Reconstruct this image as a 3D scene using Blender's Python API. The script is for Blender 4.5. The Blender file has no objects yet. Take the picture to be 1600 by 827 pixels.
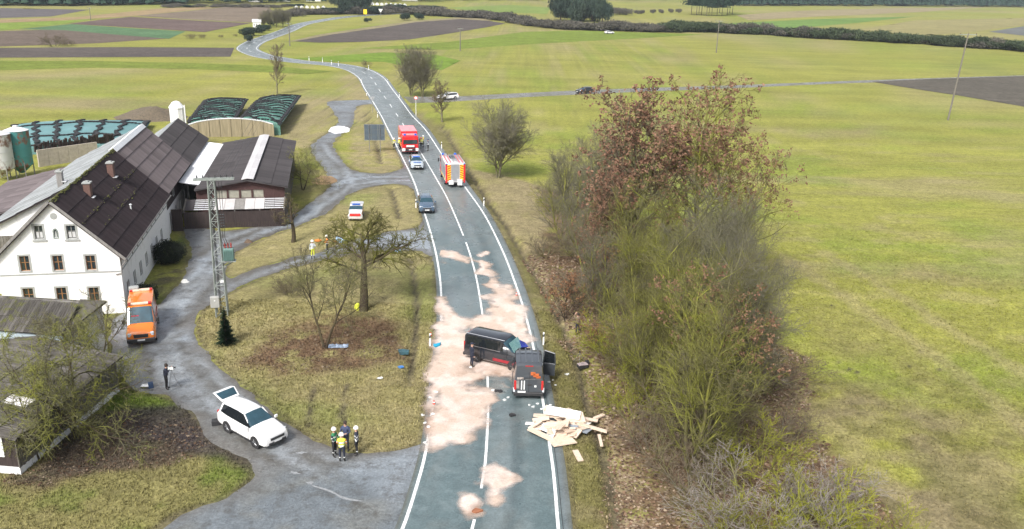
import bpy, math, random, bmesh
import numpy as np
from mathutils import Vector, Matrix
from mathutils.geometry import tessellate_polygon, delaunay_2d_cdt
S = bpy.context.scene
C = S.collection
PI = math.pi
R = math.radians

# ------------------------------------------------------------ camera, sky, sun, exposure
F_PX, CX, CY, CAM_H, HORIZ, ROLL = 1350.0, 800.0, 413.5, 25.8, -40.0, R(1.5)
PITCH = math.atan((CY - HORIZ) / F_PX)
cd = bpy.data.cameras.new('camera'); cam = bpy.data.objects.new('camera', cd); C.objects.link(cam)
cd.sensor_width = 36.0; cd.lens = 36.0 * F_PX / 1600.0
cd.clip_start = 0.5; cd.clip_end = 6000
_f = Vector((0, math.cos(PITCH), -math.sin(PITCH)))
_u = Vector((0, math.sin(PITCH), math.cos(PITCH)))
_r = Vector((1, 0, 0))
c_, s_ = math.cos(ROLL), math.sin(ROLL)
rr = _r * c_ - _u * s_ * -1 * 1.0
# image right axis = cos*r + sin*up-ish (see P below): image x axis -> world
rr = _r * c_ + _u * s_
uu = -_r * s_ + _u * c_
cam.matrix_world = Matrix(((rr.x, uu.x, -_f.x, 0), (rr.y, uu.y, -_f.y, 0), (rr.z, uu.z, -_f.z, CAM_H), (0, 0, 0, 1)))
S.camera = cam
w = bpy.data.worlds.new("World"); S.world = w; w.use_nodes = True
nt = w.node_tree; nt.nodes.clear()
SUN_EL, SUN_AZ = R(46), R(205)      # azimuth clockwise from +Y: behind the camera, a little left
sky = nt.nodes.new('ShaderNodeTexSky'); sky.sky_type = 'NISHITA'; sky.sun_disc = False
sky.sun_elevation = SUN_EL; sky.sun_rotation = SUN_AZ; sky.air_density = 1.0; sky.dust_density = 4.0; sky.ozone_density = 1.0
hs = nt.nodes.new('ShaderNodeHueSaturation'); hs.inputs['Saturation'].default_value = 0.38
bg = nt.nodes.new('ShaderNodeBackground'); bg.inputs['Strength'].default_value = 0.12
wo = nt.nodes.new('ShaderNodeOutputWorld')
nt.links.new(sky.outputs[0], hs.inputs['Color']); nt.links.new(hs.outputs[0], bg.inputs[0]); nt.links.new(bg.outputs[0], wo.inputs[0])
sl = bpy.data.lights.new('sun', 'SUN'); sl.energy = 2.1; sl.angle = R(11); sl.color = (1, 0.97, 0.92)
so = bpy.data.objects.new('sun', sl); C.objects.link(so)
so.rotation_euler = Vector((math.sin(SUN_AZ) * math.cos(SUN_EL), math.cos(SUN_AZ) * math.cos(SUN_EL), math.sin(SUN_EL))).to_track_quat('Z', 'Y').to_euler()
S.view_settings.view_transform = 'Standard'; S.view_settings.look = 'None'
S.view_settings.exposure = 0.88; S.view_settings.gamma = 1.0
S.cycles.max_bounces = 5; S.cycles.diffuse_bounces = 2; S.cycles.glossy_bounces = 2; S.cycles.transmission_bounces = 3; S.cycles.transparent_max_bounces = 8
S.cycles.volume_bounces = 0

# ------------------------------------------------------------ survey: photograph pixel -> point of the ground plane (metres)
def _ray(px, py):
    u = px - CX; v = py - CY
    u2 = c_ * u + s_ * v; v2 = -s_ * u + c_ * v
    d = v2 / F_PX
    return u2 / F_PX, math.cos(PITCH) - math.sin(PITCH) * d, -(math.sin(PITCH) + math.cos(PITCH) * d)
def P(px, py, z=0.0):
    x, y, dz = _ray(px, py); t = (CAM_H - z) / -dz
    return (x * t, y * t)
def proj(x, y, z=0.0):
    dz = z - CAM_H
    yf = y * math.cos(PITCH) - dz * math.sin(PITCH); d = -(y * math.sin(PITCH) + dz * math.cos(PITCH))
    u2 = F_PX * x / yf; v2 = F_PX * d / yf
    return CX + c_ * u2 - s_ * v2, CY + s_ * u2 + c_ * v2
def hz(bx, by, py):
    lo, hi = -5, 60
    for _ in range(40):
        m = (lo + hi) / 2
        if proj(bx, by, m)[1] > py: lo = m
        else: hi = m
    return lo

# ------------------------------------------------------------ numpy helpers
def vnoise(x, y, s, seed=0):
    x = np.asarray(x, float) / s + 1000.37 + seed * 17.31; y = np.asarray(y, float) / s + 1000.91 + seed * 7.77
    xi = np.floor(x).astype(np.int64); yi = np.floor(y).astype(np.int64); fx = x - xi; fy = y - yi
    fx = fx * fx * (3 - 2 * fx); fy = fy * fy * (3 - 2 * fy)
    def h(a, b):
        n = (a * 374761393 + b * 668265263 + seed * 1442695041) & 0x7fffffff
        n = ((n ^ (n >> 13)) * 1274126177) & 0x7fffffff
        return ((n ^ (n >> 16)) & 0xffff) / 65535.0
    return (h(xi, yi) * (1 - fx) + h(xi + 1, yi) * fx) * (1 - fy) + (h(xi, yi + 1) * (1 - fx) + h(xi + 1, yi + 1) * fx) * fy
def fbm(x, y, s, o=3, seed=0):
    t = 0; a = 1; tot = 0
    for i in range(o):
        t = t + a * vnoise(x, y, s / 2 ** i, seed + i * 5); tot += a; a *= .5
    return t / tot
def inside(x, y, poly):
    x = np.asarray(x, float); y = np.asarray(y, float); r = np.zeros(x.shape, bool); n = len(poly)
    for i in range(n):
        x1, y1 = poly[i]; x2, y2 = poly[(i + 1) % n]
        if y1 == y2: continue
        c = ((y1 > y) != (y2 > y)) & (x < (x2 - x1) * (y - y1) / (y2 - y1) + x1)
        r ^= c
    return r
def dist_line(x, y, pts, closed=False):
    x = np.asarray(x, float); y = np.asarray(y, float); d = np.full(x.shape, 1e9); n = len(pts)
    for i in range(n if closed else n - 1):
        x1, y1 = pts[i]; x2, y2 = pts[(i + 1) % n]; dx, dy = x2 - x1, y2 - y1; L = dx * dx + dy * dy + 1e-12
        t = np.clip(((x - x1) * dx + (y - y1) * dy) / L, 0, 1)
        d = np.minimum(d, (x - x1 - t * dx) ** 2 + (y - y1 - t * dy) ** 2)
    return np.sqrt(d)
def sdist(x, y, poly):       # positive inside
    d = dist_line(x, y, poly, True); return np.where(inside(x, y, poly), d, -d)
def sm(a, b, v):
    t = np.clip((v - a) / (b - a), 0, 1); return t * t * (3 - 2 * t)
def spline(pts, step, closed=False):
    pts = [tuple(p) for p in pts]; n = len(pts); out = []
    for i in range(n if closed else n - 1):
        if closed: p0, p1, p2, p3 = pts[i - 1], pts[i], pts[(i + 1) % n], pts[(i + 2) % n]
        else: p0, p1, p2, p3 = pts[max(i - 1, 0)], pts[i], pts[i + 1], pts[min(i + 2, n - 1)]
        L = math.dist(p1, p2); m = max(1, int(L / step))
        for k in range(m):
            t = k / m
            out.append(tuple(.5 * (2 * p1[j] + (p2[j] - p0[j]) * t + (2 * p0[j] - 5 * p1[j] + 4 * p2[j] - p3[j]) * t * t + (3 * p1[j] - p0[j] - 3 * p2[j] + p3[j]) * t ** 3) for j in (0, 1)))
    if not closed: out.append(pts[-1])
    return out
def GP(*px): return [P(*p) for p in px]      # survey a list of picked points

# ------------------------------------------------------------ materials
_mats = {}
def mat(name, col, rough=.8, var=.15, scale=3.0, col2=None, bump=0.0, bscale=None, metal=0.0, spec=.5, stretch=(1, 1, 1), coat=0.0, thr=(.35, .65), rnd=0.0, coord='Object', detail=4):
    if name in _mats: return _mats[name]
    m = bpy.data.materials.new(name); m.use_nodes = True; t = m.node_tree; b = t.nodes['Principled BSDF']
    b.inputs['Roughness'].default_value = rough; b.inputs['Metallic'].default_value = metal
    b.inputs['Specular IOR Level'].default_value = spec; b.inputs['Coat Weight'].default_value = coat; b.inputs['Coat Roughness'].default_value = .06
    tc = t.nodes.new('ShaderNodeTexCoord'); mp = t.nodes.new('ShaderNodeMapping'); mp.inputs['Scale'].default_value = stretch
    t.links.new(tc.outputs[coord], mp.inputs[0])
    nz = t.nodes.new('ShaderNodeTexNoise'); nz.inputs['Scale'].default_value = scale; nz.inputs['Detail'].default_value = detail; nz.inputs['Roughness'].default_value = .65
    t.links.new(mp.outputs[0], nz.inputs['Vector'])
    c1 = list(col) + [1]
    if col2 is None:
        lo = [max(0, c * (1 - var)) for c in col] + [1]; hi = [min(1, c * (1 + var)) for c in col] + [1]
        thr = (.3, .7)
    else: lo, hi = c1, list(col2) + [1]
    cr = t.nodes.new('ShaderNodeValToRGB'); cr.color_ramp.elements[0].position = thr[0]; cr.color_ramp.elements[1].position = thr[1]
    cr.color_ramp.elements[0].color = lo; cr.color_ramp.elements[1].color = hi
    t.links.new(nz.outputs[0], cr.inputs[0]); last = cr.outputs[0]
    if rnd:
        oi = t.nodes.new('ShaderNodeObjectInfo'); mr = t.nodes.new('ShaderNodeMapRange'); mr.inputs['To Min'].default_value = 1 - rnd; mr.inputs['To Max'].default_value = 1 + rnd
        t.links.new(oi.outputs['Random'], mr.inputs[0]); mx = t.nodes.new('ShaderNodeMix'); mx.data_type = 'RGBA'; mx.blend_type = 'MULTIPLY'; mx.inputs[0].default_value = 1
        cb = t.nodes.new('ShaderNodeCombineColor')
        for i in range(3): t.links.new(mr.outputs[0], cb.inputs[i])
        t.links.new(last, mx.inputs[6]); t.links.new(cb.outputs[0], mx.inputs[7]); last = mx.outputs[2]
    t.links.new(last, b.inputs['Base Color'])
    if bump:
        n2 = t.nodes.new('ShaderNodeTexNoise'); n2.inputs['Scale'].default_value = bscale or scale * 4; n2.inputs['Detail'].default_value = 3
        t.links.new(mp.outputs[0], n2.inputs['Vector'])
        bp = t.nodes.new('ShaderNodeBump'); bp.inputs['Strength'].default_value = bump; bp.inputs['Distance'].default_value = .05
        t.links.new(n2.outputs[0], bp.inputs['Height']); t.links.new(bp.outputs[0], b.inputs['Normal'])
    _mats[name] = m; return m
def attr_mat(name, rough=.9, fine=8.0, amt=.25, big=.25, bump=.4, streak=0.0, spec=.3, rvar=0.0, mid=1.2, blend='Col', blotch=None):
    """base colour from the 'Col' attribute, multiplied by noise at several sizes"""
    m = bpy.data.materials.new(name); m.use_nodes = True; t = m.node_tree; b = t.nodes['Principled BSDF']
    b.inputs['Roughness'].default_value = rough; b.inputs['Specular IOR Level'].default_value = spec
    at = t.nodes.new('ShaderNodeAttribute'); at.attribute_name = 'Col'
    ge = t.nodes.new('ShaderNodeNewGeometry'); last = at.outputs['Color']
    def nz(scale, a, stretch=(1, 1, 1), det=4, rot=0):
        nonlocal last
        mp = t.nodes.new('ShaderNodeMapping'); mp.inputs['Scale'].default_value = stretch; mp.inputs['Rotation'].default_value = (0, 0, rot); t.links.new(ge.outputs['Position'], mp.inputs[0])
        n = t.nodes.new('ShaderNodeTexNoise'); n.inputs['Scale'].default_value = scale; n.inputs['Detail'].default_value = det; n.inputs['Roughness'].default_value = .7
        t.links.new(mp.outputs[0], n.inputs['Vector'])
        mr = t.nodes.new('ShaderNodeMapRange'); mr.inputs['From Min'].default_value = .28; mr.inputs['From Max'].default_value = .72
        mr.inputs['To Min'].default_value = 1 - a; mr.inputs['To Max'].default_value = 1 + a; t.links.new(n.outputs[0], mr.inputs[0])
        vm = t.nodes.new('ShaderNodeVectorMath'); vm.operation = 'SCALE'; t.links.new(last, vm.inputs[0]); t.links.new(mr.outputs[0], vm.inputs['Scale']); last = vm.outputs[0]
        return n
    f = nz(fine, amt); nz(mid, amt * .6); nz(.12, big)
    if streak: nz(1.0, streak, (.012, .11, 1), 5, .06)
    if blotch:
        n = t.nodes.new('ShaderNodeTexNoise'); n.inputs['Scale'].default_value = blotch[1]; n.inputs['Detail'].default_value = 6; n.inputs['Roughness'].default_value = .7
        t.links.new(ge.outputs['Position'], n.inputs['Vector'])
        cr = t.nodes.new('ShaderNodeMapRange'); cr.inputs['From Min'].default_value = .5; cr.inputs['From Max'].default_value = .68; cr.inputs['To Max'].default_value = blotch[2]; t.links.new(n.outputs[0], cr.inputs[0])
        mx = t.nodes.new('ShaderNodeMix'); mx.data_type = 'RGBA'; t.links.new(cr.outputs[0], mx.inputs[0]); t.links.new(last, mx.inputs[6]); mx.inputs[7].default_value = list(blotch[0]) + [1]; last = mx.outputs[2]
    t.links.new(last, b.inputs['Base Color'])
    if bump:
        bp = t.nodes.new('ShaderNodeBump'); bp.inputs['Strength'].default_value = bump; bp.inputs['Distance'].default_value = .08
        t.links.new(f.outputs[0], bp.inputs['Height']); t.links.new(bp.outputs[0], b.inputs['Normal'])
    if rvar:
        n = t.nodes.new('ShaderNodeTexNoise'); n.inputs['Scale'].default_value = .35; n.inputs['Detail'].default_value = 5; t.links.new(ge.outputs['Position'], n.inputs['Vector'])
        mr = t.nodes.new('ShaderNodeMapRange'); mr.inputs['From Min'].default_value = .35; mr.inputs['From Max'].default_value = .65
        mr.inputs['To Min'].default_value = rough - rvar; mr.inputs['To Max'].default_value = rough; t.links.new(n.outputs[0], mr.inputs[0]); t.links.new(mr.outputs[0], b.inputs['Roughness'])
    return m
def paint(name, col, rough=.25): return mat(name, col, rough, .04, 6, coat=1.0)
def glass_mat(name, col=(.02, .03, .035), rough=.05): return mat(name, col, rough, .2, 2, spec=.9)

# ------------------------------------------------------------ mesh builder and objects
class MB:
    def __init__(s): s.v = []; s.f = []; s.m = []
    def add(s, vs, fs, mi=0):
        o = len(s.v); s.v += [tuple(v) for v in vs]; s.f += [tuple(i + o for i in f) for f in fs]; s.m += [mi] * len(fs)
    def box(s, a, b, mi=0):
        x0, y0, z0 = a; x1, y1, z1 = b
        s.add([(x0, y0, z0), (x1, y0, z0), (x1, y1, z0), (x0, y1, z0), (x0, y0, z1), (x1, y0, z1), (x1, y1, z1), (x0, y1, z1)],
              [(0, 3, 2, 1), (4, 5, 6, 7), (0, 1, 5, 4), (1, 2, 6, 5), (2, 3, 7, 6), (3, 0, 4, 7)], mi); return s
    def cbox(s, c, d, mi=0, ch=.0):
        if ch <= 0: return s.box([c[i] - d[i] / 2 for i in range(3)], [c[i] + d[i] / 2 for i in range(3)], mi)
        # box with chamfered vertical and top edges
        x, y, z = [q / 2 for q in d]; ring = []
        for (sx, sy) in ((1, 1), (-1, 1), (-1, -1), (1, -1)):
            a = [(sx * x, sy * (y - ch)), (sx * (x - ch), sy * y)]
            if sx * sy < 0: a.reverse()
            ring += a
        vs = [(c[0] + p[0], c[1] + p[1], c[2] - z) for p in ring] + [(c[0] + p[0], c[1] + p[1], c[2] + z - ch) for p in ring] + [(c[0] + p[0] * (x - ch) / x, c[1] + p[1] * (y - ch) / y, c[2] + z) for p in ring]
        fs = [tuple(range(7, -1, -1)), tuple(range(16, 24))]
        for k in (0, 8):
            for i in range(8): fs.append((k + i, k + (i + 1) % 8, k + 8 + (i + 1) % 8, k + 8 + i))
        s.add(vs, fs, mi); return s
    def tube(s, pts, rad, n=8, mi=0, cap=True):
        pts = [Vector(p) for p in pts]
        if not isinstance(rad, (list, tuple)): rad = [rad] * len(pts)
        vs = []; fs = []; up = None
        for i, p in enumerate(pts):
            d = (pts[min(i + 1, len(pts) - 1)] - pts[max(i - 1, 0)]).normalized()
            a = Vector((0, 0, 1)) if abs(d.z) < .9 else Vector((1, 0, 0))
            u = d.cross(a).normalized()
            if up is not None and u.dot(up) < 0: u = -u
            up = u; v = d.cross(u)
            for k in range(n):
                t = 2 * PI * k / n; vs.append(p + (u * math.cos(t) + v * math.sin(t)) * rad[i])
        for i in range(len(pts) - 1):
            for k in range(n): fs.append((i * n + k, i * n + (k + 1) % n, (i + 1) * n + (k + 1) % n, (i + 1) * n + k))
        if cap: fs += [tuple(range(n - 1, -1, -1)), tuple(range((len(pts) - 1) * n, len(pts) * n))]
        s.add(vs, fs, mi); return s
    def lathe(s, prof, c=(0, 0, 0), n=16, mi=0, axis='z'):
        vs = []; fs = []
        for (r, z) in prof:
            for k in range(n):
                t = 2 * PI * k / n
                if axis == 'z': vs.append((c[0] + r * math.cos(t), c[1] + r * math.sin(t), c[2] + z))
                else: vs.append((c[0] + r * math.cos(t), c[1] + z, c[2] + r * math.sin(t)))
        for i in range(len(prof) - 1):
            for k in range(n): fs.append((i * n + k, i * n + (k + 1) % n, (i + 1) * n + (k + 1) % n, (i + 1) * n + k))
        fs += [tuple(range(n - 1, -1, -1)), tuple(range((len(prof) - 1) * n, len(prof) * n))]
        s.add(vs, fs, mi); return s
    def quad(s, a, b, c, d, mi=0): s.add([a, b, c, d], [(0, 1, 2, 3)], mi); return s
    def slab(s, corners, t, mi=0):
        """a plate: polygon corners (3-D), thickened along its normal by -t"""
        v = [Vector(c) for c in corners]; n = (v[1] - v[0]).cross(v[2] - v[0]).normalized(); k = len(v)
        s.add(v + [q - n * t for q in v], [tuple(range(k)), tuple(range(2 * k - 1, k - 1, -1))] + [(i, i + k, (i + 1) % k + k, (i + 1) % k) for i in range(k)], mi); return s
    def prism(s, poly, axis, a, b, mi=0):
        """extrude a 2-D polygon: axis 'y' -> poly is (x,z) from y=a to y=b; 'x' -> poly (y,z); 'z' -> (x,y)"""
        def q(p, t): return (p[0], t, p[1]) if axis == 'y' else ((t, p[0], p[1]) if axis == 'x' else (p[0], p[1], t))
        k = len(poly)
        s.add([q(p, a) for p in poly] + [q(p, b) for p in poly], [tuple(range(k)), tuple(range(2 * k - 1, k - 1, -1))] + [(i, i + k, (i + 1) % k + k, (i + 1) % k) for i in range(k)], mi); return s
    def mesh(s, name, mats, smooth=None):
        me = bpy.data.meshes.new(name); me.from_pydata(s.v, [], s.f)
        for m in (mats if isinstance(mats, (list, tuple)) else [mats]): me.materials.append(m)
        if any(s.m): me.polygons.foreach_set('material_index', s.m)
        me.update()
        bm = bmesh.new(); bm.from_mesh(me); bmesh.ops.recalc_face_normals(bm, faces=bm.faces); bm.to_mesh(me); bm.free()
        if smooth is not None:
            me.polygons.foreach_set('use_smooth', [True] * len(me.polygons)); me.set_sharp_from_angle(angle=R(smooth))
        return me
    def obj(s, name, mats, parent=None, smooth=None, label=None, kind=None):
        return link(name, s.mesh(name, mats, smooth), parent, label, kind)
def link(name, me, parent=None, label=None, kind=None, loc=None):
    o = bpy.data.objects.new(name, me); C.objects.link(o)
    if parent: o.parent = parent
    if label: o['label'] = label
    if kind: o['kind'] = kind
    if loc: o.location = loc
    return o
def tag(o, label, cat, group=None):
    o['label'] = label; o['category'] = cat
    if group: o['group'] = group
    return o
def thing(name, label, cat, loc=(0, 0, 0), rz=0, group=None):
    o = bpy.data.objects.new(name, None); C.objects.link(o); o.empty_display_size = .3
    o.location = (loc[0], loc[1], loc[2] if len(loc) > 2 else 0); o.rotation_euler = (0, 0, rz)
    return tag(o, label, cat, group)
def fastmesh(name, V, Fc, mats, col=None, smooth=False, nside=None):
    V = np.asarray(V, np.float32); Fc = np.asarray(Fc, np.int32); k = Fc.shape[1]
    me = bpy.data.meshes.new(name); me.vertices.add(len(V)); me.vertices.foreach_set('co', V.ravel())
    me.loops.add(Fc.size); me.loops.foreach_set('vertex_index', Fc.ravel()); me.polygons.add(len(Fc))
    me.polygons.foreach_set('loop_start', np.arange(0, Fc.size, k, dtype=np.int32)); me.polygons.foreach_set('loop_total', np.full(len(Fc), k, np.int32))
    for m in (mats if isinstance(mats, (list, tuple)) else [mats]): me.materials.append(m)
    if smooth: me.polygons.foreach_set('use_smooth', np.ones(len(Fc), bool))
    me.update(calc_edges=True)
    if col is not None:
        a = me.attributes.new('Col', 'FLOAT_COLOR', 'POINT'); cc = np.ones((len(V), 4), np.float32); cc[:, :3] = col; a.data.foreach_set('color', cc.ravel())
    return me
_kids = {}
def copy_tree(o, parent=None, label=None, loc=None, rz=None, scale=None, group=None):
    c = o.copy(); C.objects.link(c)
    if parent: c.parent = parent
    if label: c['label'] = label
    if group: c['group'] = group
    if loc is not None: c.location = (loc[0], loc[1], loc[2] if len(loc) > 2 else 0)
    if rz is not None: c.rotation_euler = (0, 0, rz)
    if scale is not None: c.scale = scale if isinstance(scale, tuple) else (scale,) * 3
    for k in list(o.children): copy_tree(k, c)
    return c
# ------------------------------------------------------------ plan of the ground (outlines surveyed from the photograph)
ROAD_C = spline(GP((700, 960), (722, 880), (739, 827), (749, 775), (757, 740), (762, 663), (762.6, 626), (761, 570), (757, 516), (749, 460), (741, 421), (727.6, 378), (701, 314.6), (682, 280), (659, 241), (634.6, 202), (607, 160), (592, 140), (578.6, 120.6), (555, 108), (522, 101.5), (495, 99), (470, 97), (440, 93), (412, 88), (392, 81), (386, 75), (398, 66), (418, 58.5), (445, 49), (470, 38.5), (500, 32.5), (530, 28), (560, 25), (600, 22.5), (640, 21)), .6)
ROAD_L = spline(GP((570, 960), (606, 880), (631, 825), (642, 790), (657, 740), (669, 690), (675, 640), (680, 590), (684, 555), (689, 521), (689.6, 471), (688, 440), (682, 400), (674, 368), (665, 338.5), (656, 312), (645, 280), (621.6, 232.5), (604, 198), (595, 180), (575.7, 147.7), (566, 132), (559, 120.6)), .6)
ROAD_R = spline(GP((882, 960), (877, 880), (872.5, 825), (866, 747), (859, 697), (848, 626), (833, 541), (819.5, 487), (807.4, 450), (786, 394), (757, 336), (729, 296), (694, 247), (665, 203.5), (643, 180), (629, 161), (611.5, 140), (588, 115)), .6)
ROAD_C = [p for i, p in enumerate(ROAD_C) if i == 0 or math.dist(p, ROAD_C[i - 1]) > .05]
_cx = np.array([p[0] for p in ROAD_C]); _cy = np.array([p[1] for p in ROAD_C])
wl = dist_line(_cx, _cy, ROAD_L); wr = dist_line(_cx, _cy, ROAD_R)
arc = np.concatenate([[0], np.cumsum(np.hypot(np.diff(_cx), np.diff(_cy)))])
i_far = int(np.argmin(np.hypot(_cx - P(590, 137)[0], _cy - P(590, 137)[1])))
k = np.clip((np.arange(len(_cx)) - i_far + 40) / 40, 0, 1); wl = wl * (1 - k) + 3.1 * k; wr = wr * (1 - k) + 3.1 * k
ker = np.ones(9) / 9; wl = np.convolve(np.pad(wl, 4, 'edge'), ker, 'valid'); wr = np.convolve(np.pad(wr, 4, 'edge'), ker, 'valid')
ker = np.ones(7) / 7
_cx = np.convolve(np.pad(_cx, 3, 'edge'), ker, 'valid'); _cy = np.convolve(np.pad(_cy, 3, 'edge'), ker, 'valid')
_tx = np.gradient(_cx); _ty = np.gradient(_cy); _tl = np.hypot(_tx, _ty); _tx /= _tl; _ty /= _tl
def road_pt(i, off): return (_cx[i] + _ty[i] * off, _cy[i] - _tx[i] * off)     # off > 0 to the right
EDGE_L, EDGE_R = .38, .72
ROAD_POLY = [road_pt(i, -wl[i] - EDGE_L) for i in range(0, len(_cx), 3)] + [road_pt(i, wr[i] + EDGE_R) for i in range(len(_cx) - 1, -1, -3)]

ISLE_A = spline(GP((668, 683), (640, 702), (590, 709), (540, 705), (490, 690), (440, 656), (395, 618), (350, 580), (318, 547), (306, 517), (312, 490), (340, 468), (400, 438), (450, 421), (520, 403), (600, 392), (645, 391), (668, 398), (684, 425), (690, 470), (688, 540), (683, 600), (677, 655)), .5, True)
ISLE_B = spline(GP((360, 434), (352, 420), (360, 404), (378, 388), (420, 370), (470, 352), (505, 336), (535, 312), (560, 298), (600, 289), (635, 290), (655, 305), (664, 335), (660, 350), (640, 358), (600, 364), (555, 374), (505, 392), (455, 404), (400, 420)), .5, True)
ISLE_D = spline(GP((530, 213), (549, 200), (553, 182), (560, 166), (592, 165), (604, 190), (620, 225), (632, 255), (622, 266), (600, 271), (568, 270), (545, 262), (530, 245), (521, 228)), .6, True)
TRACK = (spline(GP((225, 840), (300, 797), (360, 778), (395, 752), (396, 735), (372, 713), (330, 690), (318, 672), (292, 640), (262, 622), (215, 608), (190, 590), (176, 545), (176, 500), (198, 488), (225, 486), (262, 465), (285, 432), (299, 392), (290, 368), (284, 356)), .5)
         + spline(GP((300, 354), (320, 357), (350, 361), (385, 357), (430, 349), (470, 328), (500, 306), (519, 288), (512, 272), (496, 250), (486, 232), (497, 217), (515, 206), (528, 192), (522, 176), (511, 160), (540, 157), (575, 156), (600, 153)), .6)
         + GP((607, 160), (640, 205), (700, 300), (740, 400), (757, 480), (762, 560), (755, 700), (735, 880), (200, 880)))
LANE = GP((630, 151), (700, 151.5), (800, 146.5), (912, 141), (1000, 138), (1160, 133), (1300, 127.5), (1450, 122.5), (1600, 118), (1700, 115), (1700, 119), (1600, 122), (1450, 126.5), (1300, 131), (1160, 137.5), (1000, 143.5), (912, 147.5), (800, 153), (700, 159.5), (640, 161.5))
LANE_L = GP((0, 0), (0, 0))
DITCH = [GP((690, 195), (735, 270), (760, 310), (790, 350), (820, 400), (850, 450), (880, 510), (900, 560), (915, 620), (935, 680), (950, 740), (960, 800), (972, 880)), GP((640, 400), (647, 430), (652, 480), (648, 530), (640, 600)), GP((612, 293), (618, 315), (624, 340)), GP((568, 172), (577, 195), (590, 230), (596, 255)), GP((668, 160), (655, 140), (625, 118))]
def ragged(poly, a, s, seed=0):
    x = np.array([p[0] for p in poly]); y = np.array([p[1] for p in poly])
    return list(zip(x + (fbm(x, y, s, 2, seed) - .5) * 2 * a, y + (fbm(x, y, s, 2, seed + 9) - .5) * 2 * a))

SHEETS = [ROAD_POLY]
def zone_masks(x, y):
    """what grows or lies where, by place"""
    n = fbm(x, y, 3.0, 3, 4)
    t_d = sdist(x, y, TRACK); track = np.where(inside(x, y, ISLE_A), -dist_line(x, y, ISLE_A, True), np.where(inside(x, y, ISLE_B), -dist_line(x, y, ISLE_B, True), np.where(inside(x, y, ISLE_D), -dist_line(x, y, ISLE_D, True), t_d)))
    road = sdist(x, y, ROAD_POLY)
    dd = np.minimum.reduce([dist_line(x, y, d) for d in DITCH])
    def blob(pts, soft, seed=1, amp=2.0):
        return sm(-soft, soft, sdist(x, y, pts) + (fbm(x, y, 2.5, 3, seed) - .5) * amp * 2)
    lit_thicket = blob(GP((800, 280), (870, 300), (940, 330), (1020, 420), (1150, 460), (1230, 560), (1290, 700), (1380, 840), (1380, 980), (985, 980), (975, 840), (958, 740), (925, 620), (895, 530), (850, 430), (805, 350)), 1.4, 3, 2.2)
    strip_dry = blob(GP((735, 265), (790, 275), (835, 290), (855, 350), (845, 400), (905, 520), (960, 640), (985, 740), (1020, 880), (1000, 980), (968, 840), (948, 700), (905, 560), (850, 440), (795, 350)), .8, 7, 1.0)
    verge_r = blob(GP((640, 170), (700, 200), (760, 300), (790, 350), (850, 450), (905, 560), (948, 700), (968, 840), (985, 980), (870, 980), (884, 800), (845, 560), (770, 360), (680, 220), (610, 150)), .6, 8, .6)
    lit_a = blob(GP((395, 560), (430, 525), (505, 497), (580, 490), (620, 505), (635, 540), (600, 565), (540, 580), (450, 580)), 1.2, 5, 1.6)
    lit_low = blob(GP((60, 715), (100, 672), (170, 650), (260, 660), (310, 675), (330, 690), (290, 702), (220, 722), (140, 742), (60, 765), (20, 755)), 1.0, 6, 1.8)
    mud_low = blob(GP((150, 650), (200, 632), (290, 640), (360, 690), (400, 715), (395, 735), (300, 700), (210, 690)), .6, 12, .9)
    isle = np.maximum(sdist(x, y, ISLE_A), sdist(x, y, ISLE_B))
    dry_d = blob(GP((560, 110), (590, 160), (640, 262), (600, 275), (545, 262), (550, 195), (545, 150), (520, 110)), .8, 14, 1.5)
    dry_l = blob(GP((430, 185), (470, 150), (540, 150), (520, 210), (480, 235), (430, 215)), 2, 15, 2)
    fstrip = blob(GP((0, 156), (120, 155), (230, 160), (235, 168), (120, 167), (0, 168)), 1.5, 19, 3)
    base = {'n': n, 'track': track, 'road': road, 'ditch': dd, 'lit': np.clip(np.maximum.reduce([lit_thicket, lit_a, lit_low]), 0, 1), 'thick': lit_thicket, 'strip': strip_dry, 'verge': verge_r, 'lit_low': lit_low, 'mud': mud_low, 'isle': isle, 'dry': np.maximum(dry_d, dry_l), 'fstrip': fstrip}
    return base
GRASS = np.array((.13, .135, .035)); FIELD = np.array((.225, .226, .050)); STRAW = np.array((.235, .20, .105)); LITTER = np.array((.112, .070, .045)); PALELIT = np.array((.245, .188, .125)); MUD = np.array((.070, .058, .045)); OLIVE = np.array((.098, .092, .030)); LUSH = np.array((.095, .145, .018)); VIOLET = np.array((.052, .043, .045))
def mixc(a, b, t): return a * (1 - t[..., None]) + b * t[..., None]
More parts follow.
